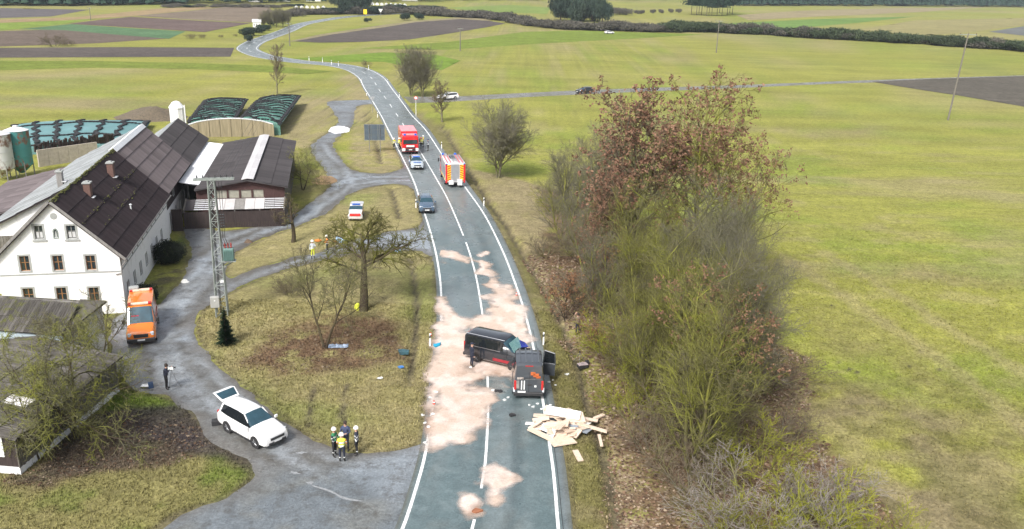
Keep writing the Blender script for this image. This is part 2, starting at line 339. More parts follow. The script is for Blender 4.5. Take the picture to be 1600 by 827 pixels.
def ground_col(x, y):
    z = zone_masks(x, y); n1 = fbm(x, y, 1.3, 3, 21); n2 = fbm(x, y, 9, 3, 22); n3 = fbm(x, y, 40, 3, 23)
    c = np.zeros(x.shape + (3,)) + FIELD
    c = mixc(c, STRAW, sm(.5, .75, fbm(x * .35 + y * .25, y * 1.3, 10, 4, 31)) * .60 * sm(20, 60, y))
    c = mixc(c, LUSH * 1.35, sm(.5, .72, n2) * .40); c = mixc(c, STRAW * 1.15, sm(.55, .75, fbm(x, y * 1.6, 4.5, 4, 35)) * .40)
    # the meadow's corner by the thicket, thin and brownish
    right = sm(0, 6, x - 8) * (1 - sm(45, 75, y + (n2 - .5) * 30))
    c = mixc(c, np.array((.185, .152, .088)), right * sm(.38, .62, fbm(x, y, 4, 4, 33)) * (1 - sm(0, 16, x - 22 + (n2 - .5) * 12)) * .95)
    c = mixc(c, OLIVE, right * sm(.45, .7, n1) * .5)
    hl = sm(-.4, .6, sdist(x, y, GP((212, 484), (262, 462), (284, 432), (298, 395), (286, 362), (270, 380), (240, 425)))); c = mixc(c, MUD * 1.3, hl * sm(.4, .6, n1) * .8); c = mixc(c, LUSH * 1.1, hl * sm(.5, .6, fbm(x, y, 2, 3, 44)) * .7)
    isl = sm(-.2, .3, z['isle'])
    c = mixc(c, OLIVE * .85 + STRAW * .65, isl * .95); c = mixc(c, STRAW * 1.1, isl * sm(.42, .7, n1) * .55); c = mixc(c, LUSH * 1.2, isl * sm(.56, .76, n2) * .35)
    low = sm(0, 1, -x - 9) * (1 - sm(44, 48, y)); c = mixc(c, OLIVE * .8 + STRAW * .42, low * .85); c = mixc(c, LUSH, low * sm(.5, .7, fbm(x, y, 3, 3, 41)) * .7)
    c = mixc(c, LUSH * 1.1, sm(-.5, .5, sdist(x, y, GP((165, 612), (220, 612), (285, 628), (290, 645), (200, 648), (150, 640)))) * .85)
    c = mixc(c, STRAW * .95, z['fstrip'] * .75)
    c = mixc(c, STRAW * 1.05, z['dry'] * (.55 + .4 * (n1 > .45)))
    c = mixc(c, OLIVE * .95 + STRAW * .25, z['verge'] * .9); c = mixc(c, STRAW * .85, z['verge'] * sm(.4, .65, n1) * .6)
    c = mixc(c, LITTER * 1.25, z['lit'] * sm(.22, .5, n1) * .92); c = mixc(c, PALELIT * .8, z['thick'] * sm(.5, .75, n2) * .6)
    c = mixc(c, PALELIT, z['strip'] * sm(.2, .5, fbm(x, y, 2, 3, 51)) * .85); c = mixc(c, STRAW, z['strip'] * (1 - sm(70, 80, y) * 0) * sm(66, 76, y) * .8)
    c = mixc(c, MUD, z['lit_low'] * .85); c = mixc(c, VIOLET, z['mud'] * .9)
    c = mixc(c, MUD, (1 - sm(.08, .38, z['ditch'] + (n1 - .5) * .3)) * .85)
    c = mixc(c, MUD * 1.1, (1 - sm(.0, .55, np.abs(z['track'] + .05) + (n1 - .5) * .5)) * .7)
    c = mixc(c, MUD * 1.1, (1 - sm(.0, .4, np.abs(z['road']) + (n1 - .5) * .4)) * .6 * (y < 130))
    # molehills and wheel marks in the meadow and on the island
    for (px, py) in ((1265, 612), (1287, 606), (1248, 486), (1300, 480), (1310, 566), (1338, 583), (1420, 573), (1405, 590), (1440, 550), (1470, 578), (1300, 590), (1325, 578), (1285, 470), (1200, 650)):
        q = P(px, py); c = mixc(c, MUD * .9, (1 - sm(.1, .3, np.hypot(x - q[0], (y - q[1]) * 1.4) + (n1 - .5) * .3)))
    for ln in (GP((482, 668), (486, 630), (492, 600)), GP((535, 660), (537, 625), (543, 600))):
        c = mixc(c, MUD * 1.2, (1 - sm(.05, .3, dist_line(x, y, ln) + (n1 - .5) * .35)) * .75)
    for ln in (GP((1215, 395), (1330, 470), (1480, 570), (1640, 700)), GP((1290, 395), (1400, 460), (1560, 560), (1700, 650)), GP((1190, 560), (1330, 700), (1450, 830))):
        c = mixc(c, STRAW * 1.1, (1 - sm(.2, 1.3, dist_line(x, y, ln) + (n1 - .5) * 1.2)) * .5)
    return c * (0.86 + .28 * fbm(x, y, .8, 2, 61))[..., None], z
def relief(x, y, z):
    h = (fbm(x, y, 1.2, 3, 71) - .5) * .14 + (fbm(x, y, 6, 2, 72) - .5) * .2
    free = sm(.1, 1.2, -z['track']) * sm(.1, 1.0, -z['road']); far = 1 - sm(110, 150, y)
    h = h * free * far - (.38 * np.exp(-(z['ditch'] / .42) ** 2)) * sm(.2, .8, -z['road']) * sm(0, .5, -z['track'])
    for (px, py) in ((1265, 612), (1287, 606), (1248, 486), (1300, 480), (1310, 566), (1338, 583), (1420, 573), (1405, 590), (1440, 550), (1470, 578), (1300, 590), (1325, 578), (1285, 470)):
        q = P(px, py); h = h + .10 * np.exp(-((x - q[0]) ** 2 + (y - q[1]) ** 2) / .06)
    return h + .01 * (1 - free) * 0 - .0
def axis(lo, hi, step, far, grow=1.22):
    a = list(np.arange(lo, hi, step)); s = step
    while a[-1] < far: s = min(s * grow, 60); a.append(a[-1] + s)
    return a
ys = axis(22, 132, .38, 3200); ys = [-400, -100, 0, 12, 18] + ys
xr = axis(0, 42, .38, 2200); xl = axis(0, 42, .38, 2200); xs = [-v for v in reversed(xl[1:])] + xr
GX, GY = np.meshgrid(np.array(xs), np.array(ys)); gx, gy = GX.ravel(), GY.ravel()
gc, gz = ground_col(gx, gy)
gh = relief(gx, gy, gz)
nx, ny = len(xs), len(ys); ii = np.arange(nx * ny).reshape(ny, nx)
gf = np.stack([ii[:-1, :-1].ravel(), ii[:-1, 1:].ravel(), ii[1:, 1:].ravel(), ii[1:, :-1].ravel()], 1)
M_ground = attr_mat('ground_grass', .95, 5.0, .46, .13, .8, .18, spec=.15, mid=1.3, blotch=((.30, .255, .13), 1.7, .28))
link('ground', fastmesh('ground', np.stack([gx, gy, gh], 1), gf, M_ground, gc, True), kind='structure')

def sheet(name, poly, z, material, colf=None, holes=(), step=.8, kind='structure', label=None, rag=0):
    """a flat sheet of ground: outline, holes and an inner lattice triangulated together"""
    rings = [ragged(poly, rag, 1.2, 3)] + [ragged(h, rag, 1.2, 5) for h in holes]
    pts = []; edges = []
    for r in rings:
        o = len(pts); pts += [Vector(p) for p in r]; edges += [(o + i, o + (i + 1) % len(r)) for i in range(len(r))]
    if step:
        x = np.array([p[0] for p in rings[0]]); y = np.array([p[1] for p in rings[0]])
        ax, ay = np.meshgrid(np.arange(x.min(), x.max(), step), np.arange(y.min(), y.max(), step)); ax = ax.ravel() + (np.arange(ax.size) * .618 % 1 - .5) * step * .4; ay = ay.ravel() + (np.arange(ay.size) * .755 % 1 - .5) * step * .4
        ok = inside(ax, ay, rings[0]) & (dist_line(ax, ay, rings[0], True) > step * .3)
        for h in rings[1:]: ok &= ~inside(ax, ay, h) & (dist_line(ax, ay, h, True) > step * .3)
        pts += [Vector(p) for p in zip(ax[ok], ay[ok])]
    v, e, f, *_ = delaunay_2d_cdt(pts, edges, [], 0, 1e-4)
    V = np.array([(p[0], p[1]) for p in v]); T = np.array(f); cen = V[T].mean(1)
    ok = inside(cen[:, 0], cen[:, 1], rings[0])
    for h in rings[1:]: ok &= ~inside(cen[:, 0], cen[:, 1], h)
    T = T[ok]; a = V[T]; area = (a[:, 1, 0] - a[:, 0, 0]) * (a[:, 2, 1] - a[:, 0, 1]) - (a[:, 1, 1] - a[:, 0, 1]) * (a[:, 2, 0] - a[:, 0, 0]); T[area < 0] = T[area < 0][:, ::-1]
    col = colf(V[:, 0], V[:, 1]) if colf else None
    me = fastmesh(name, np.column_stack([V, np.full(len(V), z)]), T, material, col)
    return link(name, me, kind=kind, label=label)

# gravel tracks and yard
RUTS = [GP((640, 282), (590, 283), (548, 290), (510, 318), (470, 345), (420, 360), (360, 385), (335, 420), (300, 460), (262, 500), (258, 530), (290, 590), (340, 640), (430, 700), (520, 760)), GP((640, 276), (580, 277), (540, 282), (500, 310), (460, 336), (410, 352), (350, 375), (318, 415), (285, 450), (245, 490), (240, 540), (262, 590), (300, 640)),
        GP((550, 288), (540, 262), (515, 240), (505, 225)), GP((600, 380), (540, 388), (480, 404), (420, 425), (360, 450), (318, 482), (295, 520), (320, 570)), GP((300, 520), (330, 575), (380, 625), (450, 675), (520, 715))]
def track_col(x, y):
    n1 = fbm(x, y, 1.0, 4, 81); n2 = fbm(x, y, 5, 3, 82); n3 = fbm(x, y, 2.2, 4, 83)
    c = np.zeros(x.shape + (3,)) + np.array((.150, .152, .150))
    c = mixc(c, np.array((.088, .080, .066)), sm(.48, .68, n3) * .55)
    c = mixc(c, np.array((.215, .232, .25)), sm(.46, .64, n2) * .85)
    d = np.minimum.reduce([dist_line(x, y, r) for r in RUTS])
    c = mixc(c, np.array((.075, .066, .054)), (1 - sm(.1, .55, np.abs(d - .85) + (n1 - .5) * .9)) * .7)
    c = mixc(c, np.array((.25, .262, .275)), (1 - sm(.1, .7, d + (n1 - .5) * .9)) * .5)
    isl = np.minimum.reduce([dist_line(x, y, i, True) for i in (ISLE_A, ISLE_B, ISLE_D)])
    c = mixc(c, MUD * 1.15, (1 - sm(.1, 1.1, isl + (n1 - .5) * .8)) * .75)
    c = mixc(c, MUD * 1.3, (1 - sm(.1, .8, dist_line(x, y, TRACK, True) + (n1 - .5) * .8)) * .6)
    yard = sm(0, 2, -(x + 29)) * sm(0, 4, y - 74); c = mixc(c, np.array((.115, .115, .115)), yard * .6)
    asph = sm(-1, 1.5, sdist(x, y, GP((180, 880), (225, 830), (330, 790), (395, 765), (440, 735), (560, 735), (650, 700), (700, 880)))) ; c = mixc(c, np.array((.108, .120, .128)), asph * .85)
    c = mixc(c, np.array((.145, .138, .118)), asph * sm(.5, .68, n3) * .6)
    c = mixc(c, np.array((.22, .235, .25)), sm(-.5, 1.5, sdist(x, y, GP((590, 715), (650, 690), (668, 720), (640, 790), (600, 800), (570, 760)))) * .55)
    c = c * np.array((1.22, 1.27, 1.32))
    shed_front = sm(-1, 1, sdist(x, y, GP((190, 575), (240, 590), (255, 610), (215, 625), (185, 600)))); c = mixc(c, np.array((.24, .25, .25)), shed_front * .6)
    return c
M_track = attr_mat('wet_gravel', .58, 7, .34, .1, .5, spec=.5, rvar=.36, mid=1.8, blotch=((.058, .050, .040), 1.1, .68))
M_track.node_tree.nodes['Principled BSDF'].inputs['Specular IOR Level'].default_value = .45
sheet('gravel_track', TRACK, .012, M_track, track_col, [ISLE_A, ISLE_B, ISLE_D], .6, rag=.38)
for (px, py, a, b, rz) in ((516, 768, 1.7, .07, -.52), (460, 739, .3, .10, -.4), (470, 708, .3, .12, .2), (283, 445, .01, .01, 0), (745, 0, 0, 0, 0)):
    if a < .1: continue
    q = P(px, py); n = 24; poly = [(q[0] + math.cos(t) * a * (1 + .3 * math.sin(3 * t + 1)) * math.cos(rz) - math.sin(t) * b * math.sin(rz), q[1] + math.cos(t) * a * math.sin(rz) + math.sin(t) * b * (1 + .3 * math.cos(5 * t)) * math.cos(rz)) for t in [2 * PI * i / n for i in range(n)]]
    sheet('worn_marking', poly, .017, mat('worn_paint', (.26, .27, .28), .7, .3, 6), step=0)
def lane_col(x, y):
    c = np.zeros(x.shape + (3,)) + np.array((.175, .165, .145)); return mixc(c, np.array((.13, .13, .06)), sm(.45, .7, fbm(x, y, 3, 3, 91)) * .6)
sheet('farm_lane', LANE, .014, M_track, lane_col, step=1.2, rag=.3)

# main road
def asphalt_col(x, y, u, s):
    """u: metres from the centre line (right positive), s: metres along"""
    n1 = fbm(x, y, .9, 4, 101); n2 = fbm(u * 3, s, 6, 4, 102); n3 = fbm(u * 5, s * .7, 9, 3, 103)
    c = np.zeros(x.shape + (3,)) + np.array((.098, .138, .145))
    c = mixc(c, np.array((.19, .225, .232)), sm(.42, .66, n3) * .62)
    for o in (-2.45, -1.0, 1.0, 2.5): c = mixc(c, np.array((.150, .180, .185)), np.exp(-((u - o) / .42) ** 2) * (.12 + .55 * sm(.35, .7, n2)))
    c = mixc(c, np.array((.058, .078, .084)), np.exp(-((u - 1.75) / .35) ** 2) * .5 + np.exp(-((u + .2) / .5) ** 2) * .15)
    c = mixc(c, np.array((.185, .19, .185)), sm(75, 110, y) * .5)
    c = mixc(c, np.array((.17, .165, .145)), sm(.60, .75, n1) * .25)
    return c
ks = [0]
for i in range(1, len(_cx)):
    if arc[i] - arc[ks[-1]] >= (.6 if _cy[i] < 180 else 2.5): ks.append(i)
NL = 26; V = []; U = []; Sx = []
for i in ks:
    for j in range(NL + 1):
        t = j / NL; off = (-wl[i] - EDGE_L) * (1 - t) + (wr[i] + EDGE_R) * t
        V.append(road_pt(i, off)); U.append(off); Sx.append(arc[i])
V = np.array(V); U = np.array(U); Sx = np.array(Sx)
edge = np.minimum(U - U.reshape(-1, NL + 1)[:, :1].repeat(NL + 1, 1).ravel(), U.reshape(-1, NL + 1)[:, -1:].repeat(NL + 1, 1).ravel() - U)
col = asphalt_col(V[:, 0], V[:, 1], U, Sx); rsh = sm(.35, .0, edge)
wr_s = np.repeat(np.array([wr[i] for i in ks]), NL + 1); wl_s = np.repeat(np.array([wl[i] for i in ks]), NL + 1)
col = mixc(col, np.array((.15, .168, .175)), sm(.1, .25, U - wr_s) * .7); col = mixc(col, np.array((.12, .125, .125)), sm(.1, .25, -U - wl_s) * .7)
col = mixc(col, np.array((.10, .10, .075)), sm(.14, .0, edge + (fbm(V[:, 0], V[:, 1], 1.5, 3, 7) - .5) * .25) * .8)
ii = np.arange(len(V)).reshape(-1, NL + 1); rf = np.stack([ii[:-1, :-1].ravel(), ii[:-1, 1:].ravel(), ii[1:, 1:].ravel(), ii[1:, :-1].ravel()], 1)
M_road = attr_mat('wet_asphalt', .46, 9, .26, .10, .2, spec=.6, rvar=.26, mid=1.4, blotch=((.20, .235, .24), .7, .38))
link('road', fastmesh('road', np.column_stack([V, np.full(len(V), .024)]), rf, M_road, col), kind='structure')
M_line = mat('road_paint', (.36, .39, .40), .6, col2=(.78, .79, .78), scale=3.5, thr=(.30, .48), detail=8)
def strip(name, idx, offs, width, z=.028, material=None):
    V = []; Fc = []
    for k, i in enumerate(idx):
        o = offs(i); V += [(*road_pt(i, o - width / 2), z), (*road_pt(i, o + width / 2), z)]
        if k: Fc.append((2 * k - 2, 2 * k - 1, 2 * k + 1, 2 * k))
    m = MB(); m.add(V, Fc); return m.obj(name, material or M_line, kind='structure')
ipx = [proj(_cx[i], _cy[i])[1] for i in range(len(_cx))]
allk = ks
far_i = int(np.argmin(np.hypot(_cx - P(392, 81)[0], _cy - P(392, 81)[1])))
strip('edge_marking', [i for i in allk], lambda i: -wl[i] + .0, .17)
strip('edge_marking', [i for i in allk], lambda i: wr[i], .17)
strip('asphalt_joint', [i for i in allk if _cy[i] < 62], lambda i: wr[i] + .24 + .02 * math.sin(i * .3), .035, .028, mat('tar_joint', (.03, .03, .03), .5))
def crange(y0, y1): return [i for i in range(0, len(_cx), 2) if _cy[i] < 175 and y0 <= ipx[i] <= y1]
strip('centre_marking', crange(806, 960), lambda i: 0, .15); strip('centre_marking', crange(379, 777), lambda i: 0, .15); strip('centre_marking', crange(204, 372), lambda i: 0, .15)
s0 = arc[max(crange(150, 204))]; seg = []
e = min(crange(204, 372), key=lambda i: ipx[i]); s0 = arc[e]
kk = 0
while s0 + kk * 12 + 4 < arc[-1]:
    a, b = s0 + kk * 12 + 3, s0 + kk * 12 + 9; idx = [i for i in range(0, len(_cx), 2) if a <= arc[i] <= b]; kk += 1
    if len(idx) > 1: strip('centre_marking', idx, lambda i: 0, .15)

# reddish absorbent sand spread over the crash site
sx, sy = np.meshgrid(np.arange(-7, 5, .11), np.arange(36, 100, .14)); shp = sx.shape; sx = sx.ravel(); sy = sy.ravel()
def sblob(pts, soft=.35, amp=1.0, seed=0): return sm(-soft * 2.3, soft * 2.3, sdist(sx, sy, GP(*pts)) + (fbm(sx, sy, 1.5, 5, 111 + seed) - .5) * amp * 2.0)
den = np.maximum.reduce([
    sblob(((683, 464), (695, 466), (700, 478), (712, 490), (735, 497), (760, 492), (772, 480), (770, 462), (780, 448), (797, 452), (812, 480), (822, 510), (833, 545), (800, 560), (806, 600), (790, 640), (768, 650), (768, 668), (745, 672), (735, 684), (705, 690), (671, 697), (666, 692), (672, 640), (676, 590), (683, 540), (684, 500))),
    sblob(((742, 396), (757, 396), (768, 412), (772, 440), (790, 448), (812, 480), (790, 490), (768, 470), (760, 435), (742, 425)), .3, 1.6, 3) * .85, sblob(((684, 393), (720, 396), (736, 404), (732, 412), (700, 406), (684, 402)), .3, 1.3, 4) * .8, sblob(((686, 404), (700, 406), (696, 414), (686, 412)), .3, 1.3, 5) * .6,
    sblob(((757, 733), (775, 728), (800, 738), (801, 752), (785, 768), (778, 795), (765, 790), (768, 765), (756, 755)), .25, 1.1, 6) * .8, sblob(((712, 772), (735, 764), (748, 774), (744, 800), (733, 806), (714, 792)), .25, .9, 7) * .85, sblob(((680, 560), (690, 600), (678, 640), (668, 640), (672, 600)), .3, .8, 9)])
hole = np.maximum.reduce([sblob(((712, 516), (735, 508), (745, 516), (735, 524), (716, 524)), .3, 1.1, 21) * .8, sblob(((745, 516), (785, 514), (792, 522), (780, 536), (750, 534)), .3, 1.1, 22) * .85, sblob(((742, 596), (800, 585), (800, 640), (780, 650), (770, 610), (740, 604)), .4, 1.6, 23) * .75, sblob(((725, 572), (745, 568), (750, 585), (735, 590)), .3, 1.2, 24) * .45, sblob(((775, 590), (806, 590), (806, 655), (785, 650)), .4, 1.2, 29)])
den = np.clip(den - hole, 0, 1) * (.72 + .55 * fbm(sx, sy, .9, 4, 131))
n1 = fbm(sx, sy * .8, 1.0, 4, 141)
sc = np.zeros((sx.size, 3)) + np.array((.52, .41, .34)); sc = mixc(sc, np.array((.63, .54, .49)), sm(.4, .65, n1) * .8)
brown = np.maximum.reduce([sblob(((735, 575), (790, 580), (800, 600), (760, 600), (730, 590)), .6, 1.6, 31), sblob(((735, 790), (752, 788), (752, 806), (735, 806)), .2, .5, 32), sblob(((666, 660), (674, 600), (668, 680)), .3, .5, 33)])
sc = mixc(sc, np.array((.20, .105, .060)), brown * sm(.35, .6, fbm(sx, sy, .8, 3, 151)) * .85)
ii = np.arange(sx.size).reshape(shp); q4 = np.stack([ii[:-1, :-1].ravel(), ii[:-1, 1:].ravel(), ii[1:, 1:].ravel(), ii[1:, :-1].ravel()], 1)
q4 = q4[den[q4].max(1) > .08]; us, inv = np.unique(q4, return_inverse=True); q4 = inv.reshape(q4.shape)
me = fastmesh('sand', np.column_stack([sx[us], sy[us], np.full(len(us), .032)]), q4, [], sc[us])
a = me.attributes.new('dens', 'FLOAT', 'POINT'); a.data.foreach_set('value', den[us].astype(np.float32))
M_sand = attr_mat('absorbent_sand', .95, 9, .16, .08, .3, spec=.1, mid=2.5); t = M_sand.node_tree; b = t.nodes['Principled BSDF']
at = t.nodes.new('ShaderNodeAttribute'); at.attribute_name = 'dens'; ge = t.nodes.new('ShaderNodeNewGeometry'); nz = t.nodes.new('ShaderNodeTexNoise'); nz.inputs['Scale'].default_value = 3.2; nz.inputs['Detail'].default_value = 12; nz.inputs['Roughness'].default_value = .85
mp = t.nodes.new('ShaderNodeMapping'); mp.inputs['Scale'].default_value = (.5, 1.3, 1); t.links.new(ge.outputs['Position'], mp.inputs[0]); t.links.new(mp.outputs[0], nz.inputs['Vector'])
ad = t.nodes.new('ShaderNodeMath'); ad.operation = 'MULTIPLY_ADD'; ad.inputs[1].default_value = 1.55; t.links.new(nz.outputs[0], ad.inputs[2]); t.links.new(at.outputs['Fac'], ad.inputs[0])
mr = t.nodes.new('ShaderNodeMapRange'); mr.inputs['From Min'].default_value = .78; mr.inputs['From Max'].default_value = 1.72; t.links.new(ad.outputs[0], mr.inputs[0]); t.links.new(mr.outputs[0], b.inputs['Alpha'])
me.materials.append(M_sand); link('absorbent_sand', me, kind='stuff', label='pinkish absorbent sand spread over the asphalt round the crashed vans')

# far fields
def field(name, px, colour, z=.05, streak=.12, var=None, label=None):
    m = attr_mat('soil_' + label, .95, 1.2, .16, .12, .3, streak, spec=.1, mid=.3) if False else None
    key = 'field_mat'
    global FM
    poly = GP(*px); L = []
    for i in range(len(poly)):
        a, b = poly[i], poly[(i + 1) % len(poly)]; n = max(1, int(math.dist(a, b) / 8)); L += [(a[0] + (b[0] - a[0]) * k / n, a[1] + (b[1] - a[1]) * k / n) for k in range(n)]
    c0 = np.array(colour)
    return sheet(name, L, z, FM, lambda x, y: (np.zeros(x.shape + (3,)) + c0) * (.85 + .3 * fbm(x, y, 14, 3, 201))[..., None], step=9)
FM = attr_mat('far_field', .95, .8, .30, .12, .0, .12, spec=.1, mid=.25)
SOIL = (.092, .078, .070); TAN = (.20, .155, .10)
field('ploughed_field', ((1362, 128), (1450, 124), (1600, 119), (1750, 112), (1750, 196), (1600, 167), (1500, 150), (1440, 141)), (.098, .088, .072))
field('ploughed_field', ((460, 65), (520, 54), (600, 43), (650, 35), (720, 30), (765, 33), (790, 37), (760, 43), (700, 53), (640, 62), (560, 66), (500, 67)), SOIL)
field('straw_verge', ((446, 66), (500, 54), (600, 39), (650, 33), (720, 27), (770, 29), (765, 33), (720, 30), (650, 35), (600, 43), (520, 54), (460, 65)), (.22, .19, .11), .045)
field('ploughed_field', ((-60, 76), (0, 75), (200, 74), (366, 75), (360, 89), (200, 89.5), (0, 90.5), (-60, 92)), SOIL)
field('ploughed_field', ((-60, 50), (0, 49), (100, 46), (180, 53), (262, 60.5), (150, 68), (0, 73), (-60, 75)), (.125, .098, .078))
field('winter_crop', ((30, 46), (110, 38), (200, 44), (290, 49.5), (264, 61), (180, 54.5), (100, 47.5)), (.085, .15, .075), .06)
field('ploughed_field', ((108, 37.5), (160, 31), (205, 26.5), (300, 32), (392, 36.5), (320, 50.5), (290, 48.5), (200, 43)), (.12, .088, .078), .06)
field('stubble_field', ((212, 25), (300, 17), (352, 11), (420, 11), (430, 22), (405, 34), (390, 35.5), (300, 31)), (.17, .135, .10), .06)
field('stubble_field', ((-60, 34), (0, 31), (120, 27), (255, 13), (350, 10.5), (300, 16), (205, 25.5), (105, 32), (0, 36), (-60, 38)), (.27, .20, .11), .055)
field('winter_crop', ((-60, 38.5), (0, 36.5), (105, 32.5), (150, 30), (104, 37), (30, 45.5), (0, 48), (-60, 49)), (.17, .23, .045), .065)
field('ploughed_field', ((-60, 14), (0, 13), (140, 15.5), (80, 26), (0, 28.5), (-60, 30)), (.11, .10, .10), .06)
field('winter_crop', ((1080, 42), (1150, 36), (1280, 30), (1430, 26), (1340, 36), (1240, 44), (1160, 46)), (.125, .20, .05), .05)
field('stubble_field', ((1340, 47), (1430, 32), (1600, 28.5), (1700, 27), (1700, 36), (1600, 40), (1520, 50), (1440, 56)), (.24, .215, .095), .06)
field('ploughed_field', ((1545, 50), (1620, 38), (1700, 32), (1700, 60), (1600, 56)), (.13, .135, .13), .07)
field('stubble_field', ((1150, 24), (1250, 17), (1400, 13), (1540, 11.5), (1440, 19), (1260, 27), (1170, 32)), (.25, .21, .12), .06)
field('winter_crop', ((700, 12), (800, 8), (860, 12), (855, 22), (740, 18)), (.165, .22, .055), .05)
field('winter_crop', ((0, 95), (160, 96), (300, 99), (420, 103), (520, 112), (480, 116), (300, 108), (140, 106), (0, 110)), (.15, .185, .035), .04)
field('winter_crop', ((460, 92), (600, 82), (680, 86), (720, 95), (690, 110), (640, 105), (600, 97), (520, 97)), (.13, .195, .03), .04)
field('winter_crop', ((560, 76), (700, 66), (820, 50), (900, 48), (1100, 54), (1000, 60), (850, 68), (700, 78)), (.15, .195, .035), .035)
# ------------------------------------------------------------ buildings
M_plaster = mat('white_limewash', (.62, .615, .60), .85, col2=(.80, .80, .80), scale=1.1, detail=9, thr=(.30, .46), bump=.1, bscale=12, spec=.2)
M_plaster_old = mat('stained_plaster', (.34, .33, .30), .9, col2=(.56, .56, .54), scale=1.0, thr=(.35, .65), bump=.2, bscale=8, spec=.2)
M_trim = mat('grey_stone_trim', (.33, .34, .33), .8, .15, 4); M_beam = mat('grey_timber', (.22, .21, .20), .85, .25, 6, stretch=(1, 1, .2))
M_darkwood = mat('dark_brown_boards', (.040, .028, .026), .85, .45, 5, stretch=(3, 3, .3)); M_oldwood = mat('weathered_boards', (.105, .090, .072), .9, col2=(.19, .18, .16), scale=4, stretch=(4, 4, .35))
M_winframe = mat('brown_window_wood', (.27, .125, .045), .6, .15, 8); M_glass = glass_mat('window_glass'); M_curtain = mat('curtain', (.5, .5, .5), .8, .1, 5)
def moss_sheet(name, c1, c2, mossc, amt=.55, sc=.7, rough=.85, spec=.3):
    m = mat(name, c1, rough, col2=c2, scale=sc, thr=(.38, .66), rnd=.18, stretch=(1.6, .28, 1), bump=.15, bscale=6, spec=spec)
    t = m.node_tree; b = t.nodes['Principled BSDF']; src = b.inputs['Base Color'].links[0].from_socket
    ge = t.nodes.new('ShaderNodeNewGeometry'); n = t.nodes.new('ShaderNodeTexNoise'); n.inputs['Scale'].default_value = .9; n.inputs['Detail'].default_value = 8; n.inputs['Roughness'].default_value = .75
    t.links.new(ge.outputs['Position'], n.inputs['Vector']); mr = t.nodes.new('ShaderNodeMapRange'); mr.inputs['From Min'].default_value = amt; mr.inputs['From Max'].default_value = amt + .1; t.links.new(n.outputs[0], mr.inputs[0])
    mx = t.nodes.new('ShaderNodeMix'); mx.data_type = 'RGBA'; t.links.new(mr.outputs[0], mx.inputs[0]); t.links.new(src, mx.inputs[6]); mx.inputs[7].default_value = list(mossc) + [1]; t.links.new(mx.outputs[2], b.inputs['Base Color']); return m
M_roof_house = moss_sheet('dark_fibre_cement', (.020, .013, .015), (.046, .037, .041), (.060, .062, .016), .66)
M_roof_brown = moss_sheet('brown_grey_fibre_cement', (.115, .095, .098), (.155, .135, .138), (.2, .19, .19), .64)
M_roof_grey = moss_sheet('bleached_fibre_cement', (.17, .18, .185), (.33, .35, .36), (.12, .13, .10), .6, .9)
M_roof_shed = moss_sheet('dark_roofing_felt', (.048, .043, .045), (.075, .068, .069), (.12, .115, .11), .66)
M_roof_old = moss_sheet('weathered_corrugated_cement', (.060, .054, .048), (.15, .14, .128), (.10, .105, .025), .52, 1.1)
M_clear = mat('pale_translucent_sheet', (.55, .53, .53), .35, .12, 2, rnd=.08, spec=.6); M_whitemetal = mat('white_sheet_metal', (.66, .67, .69), .4, .1, 1.5, rnd=.06)
M_moss = mat('moss', (.10, .105, .022), .95, .35, 5, bump=.6)
_sheetmesh = {}
def corr_mesh(w, l, pitch, amp, m):
    key = (round(w, 3), round(l, 3), pitch, amp, m.name)
    if key not in _sheetmesh:
        n = max(2, int(w / pitch)); xs_ = []
        for i in range(n): xs_ += [(i * w / n, -amp), ((i + .5) * w / n, amp)]
        xs_.append((w, -amp)); mb = MB()
        mb.add([(x, 0, z) for x, z in xs_] + [(x, l, z) for x, z in xs_] + [(x, 0, z - .02) for x, z in xs_], [(i, i + 1, i + 1 + len(xs_), i + len(xs_)) for i in range(len(xs_) - 1)] + [(i + 2 * len(xs_), i + 1 + 2 * len(xs_), i + 1, i) for i in range(len(xs_) - 1)])
        me = bpy.data.meshes.new('roof_sheet'); me.from_pydata(mb.v, [], mb.f); me.materials.append(m); me.update(); _sheetmesh[key] = me
    return _sheetmesh[key]
_sr = random.Random(77)
def sheets(parent, o, along, up, L, W, cols, rows, m, name='roof_sheet', pitch=.18, amp=.022, skip=None, mats2=None):
    """corrugated sheets laid in courses; o = lower left corner, along/up = unit vectors"""
    a = Vector(along).normalized(); u = Vector(up).normalized(); n = a.cross(u).normalized(); w, l = L / cols, W / rows
    for r in range(rows):
        for c in range(cols):
            if skip and skip(c, r): continue
            mm = m
            if mats2:
                q = mats2(c, r)
                if q: mm = q
            me = corr_mesh(w - .012, l + .10, pitch, amp, mm); p = Vector(o) + a * (c * w + .006) + u * (r * l - (.05 if r else 0)) + n * (.075 + _sr.uniform(-.004, .004))
            uu_ = (u * l - n * .05).normalized(); nn = a.cross(uu_)
            ob = bpy.data.objects.new(name, me); C.objects.link(ob); ob.parent = parent
            ob.matrix_local = Matrix(((a.x, uu_.x, nn.x, p.x), (a.y, uu_.y, nn.y, p.y), (a.z, uu_.z, nn.z, p.z), (0, 0, 0, 1)))
def wall_with_holes(mb, outer, holes, to3, inward, depth=.22, mi=0):
    """flat wall face with real openings, reveals and a back face"""
    rings = [[Vector((p[0], p[1], 0)) for p in outer]] + [[Vector((p[0], p[1], 0)) for p in h] for h in holes]
    tri = tessellate_polygon(rings); flat = [p for r in rings for p in r]; iv = Vector(inward)
    mb.add([to3(p.x, p.y) for p in flat], [tuple(t) for t in tri], mi)
    for r in rings[1:]:
        f = [Vector(to3(p.x, p.y)) for p in r]; b = [p + iv * depth for p in f]; k = len(f)
        mb.add(f + b, [(i, (i + 1) % k, (i + 1) % k + k, i + k) for i in range(k)], mi)
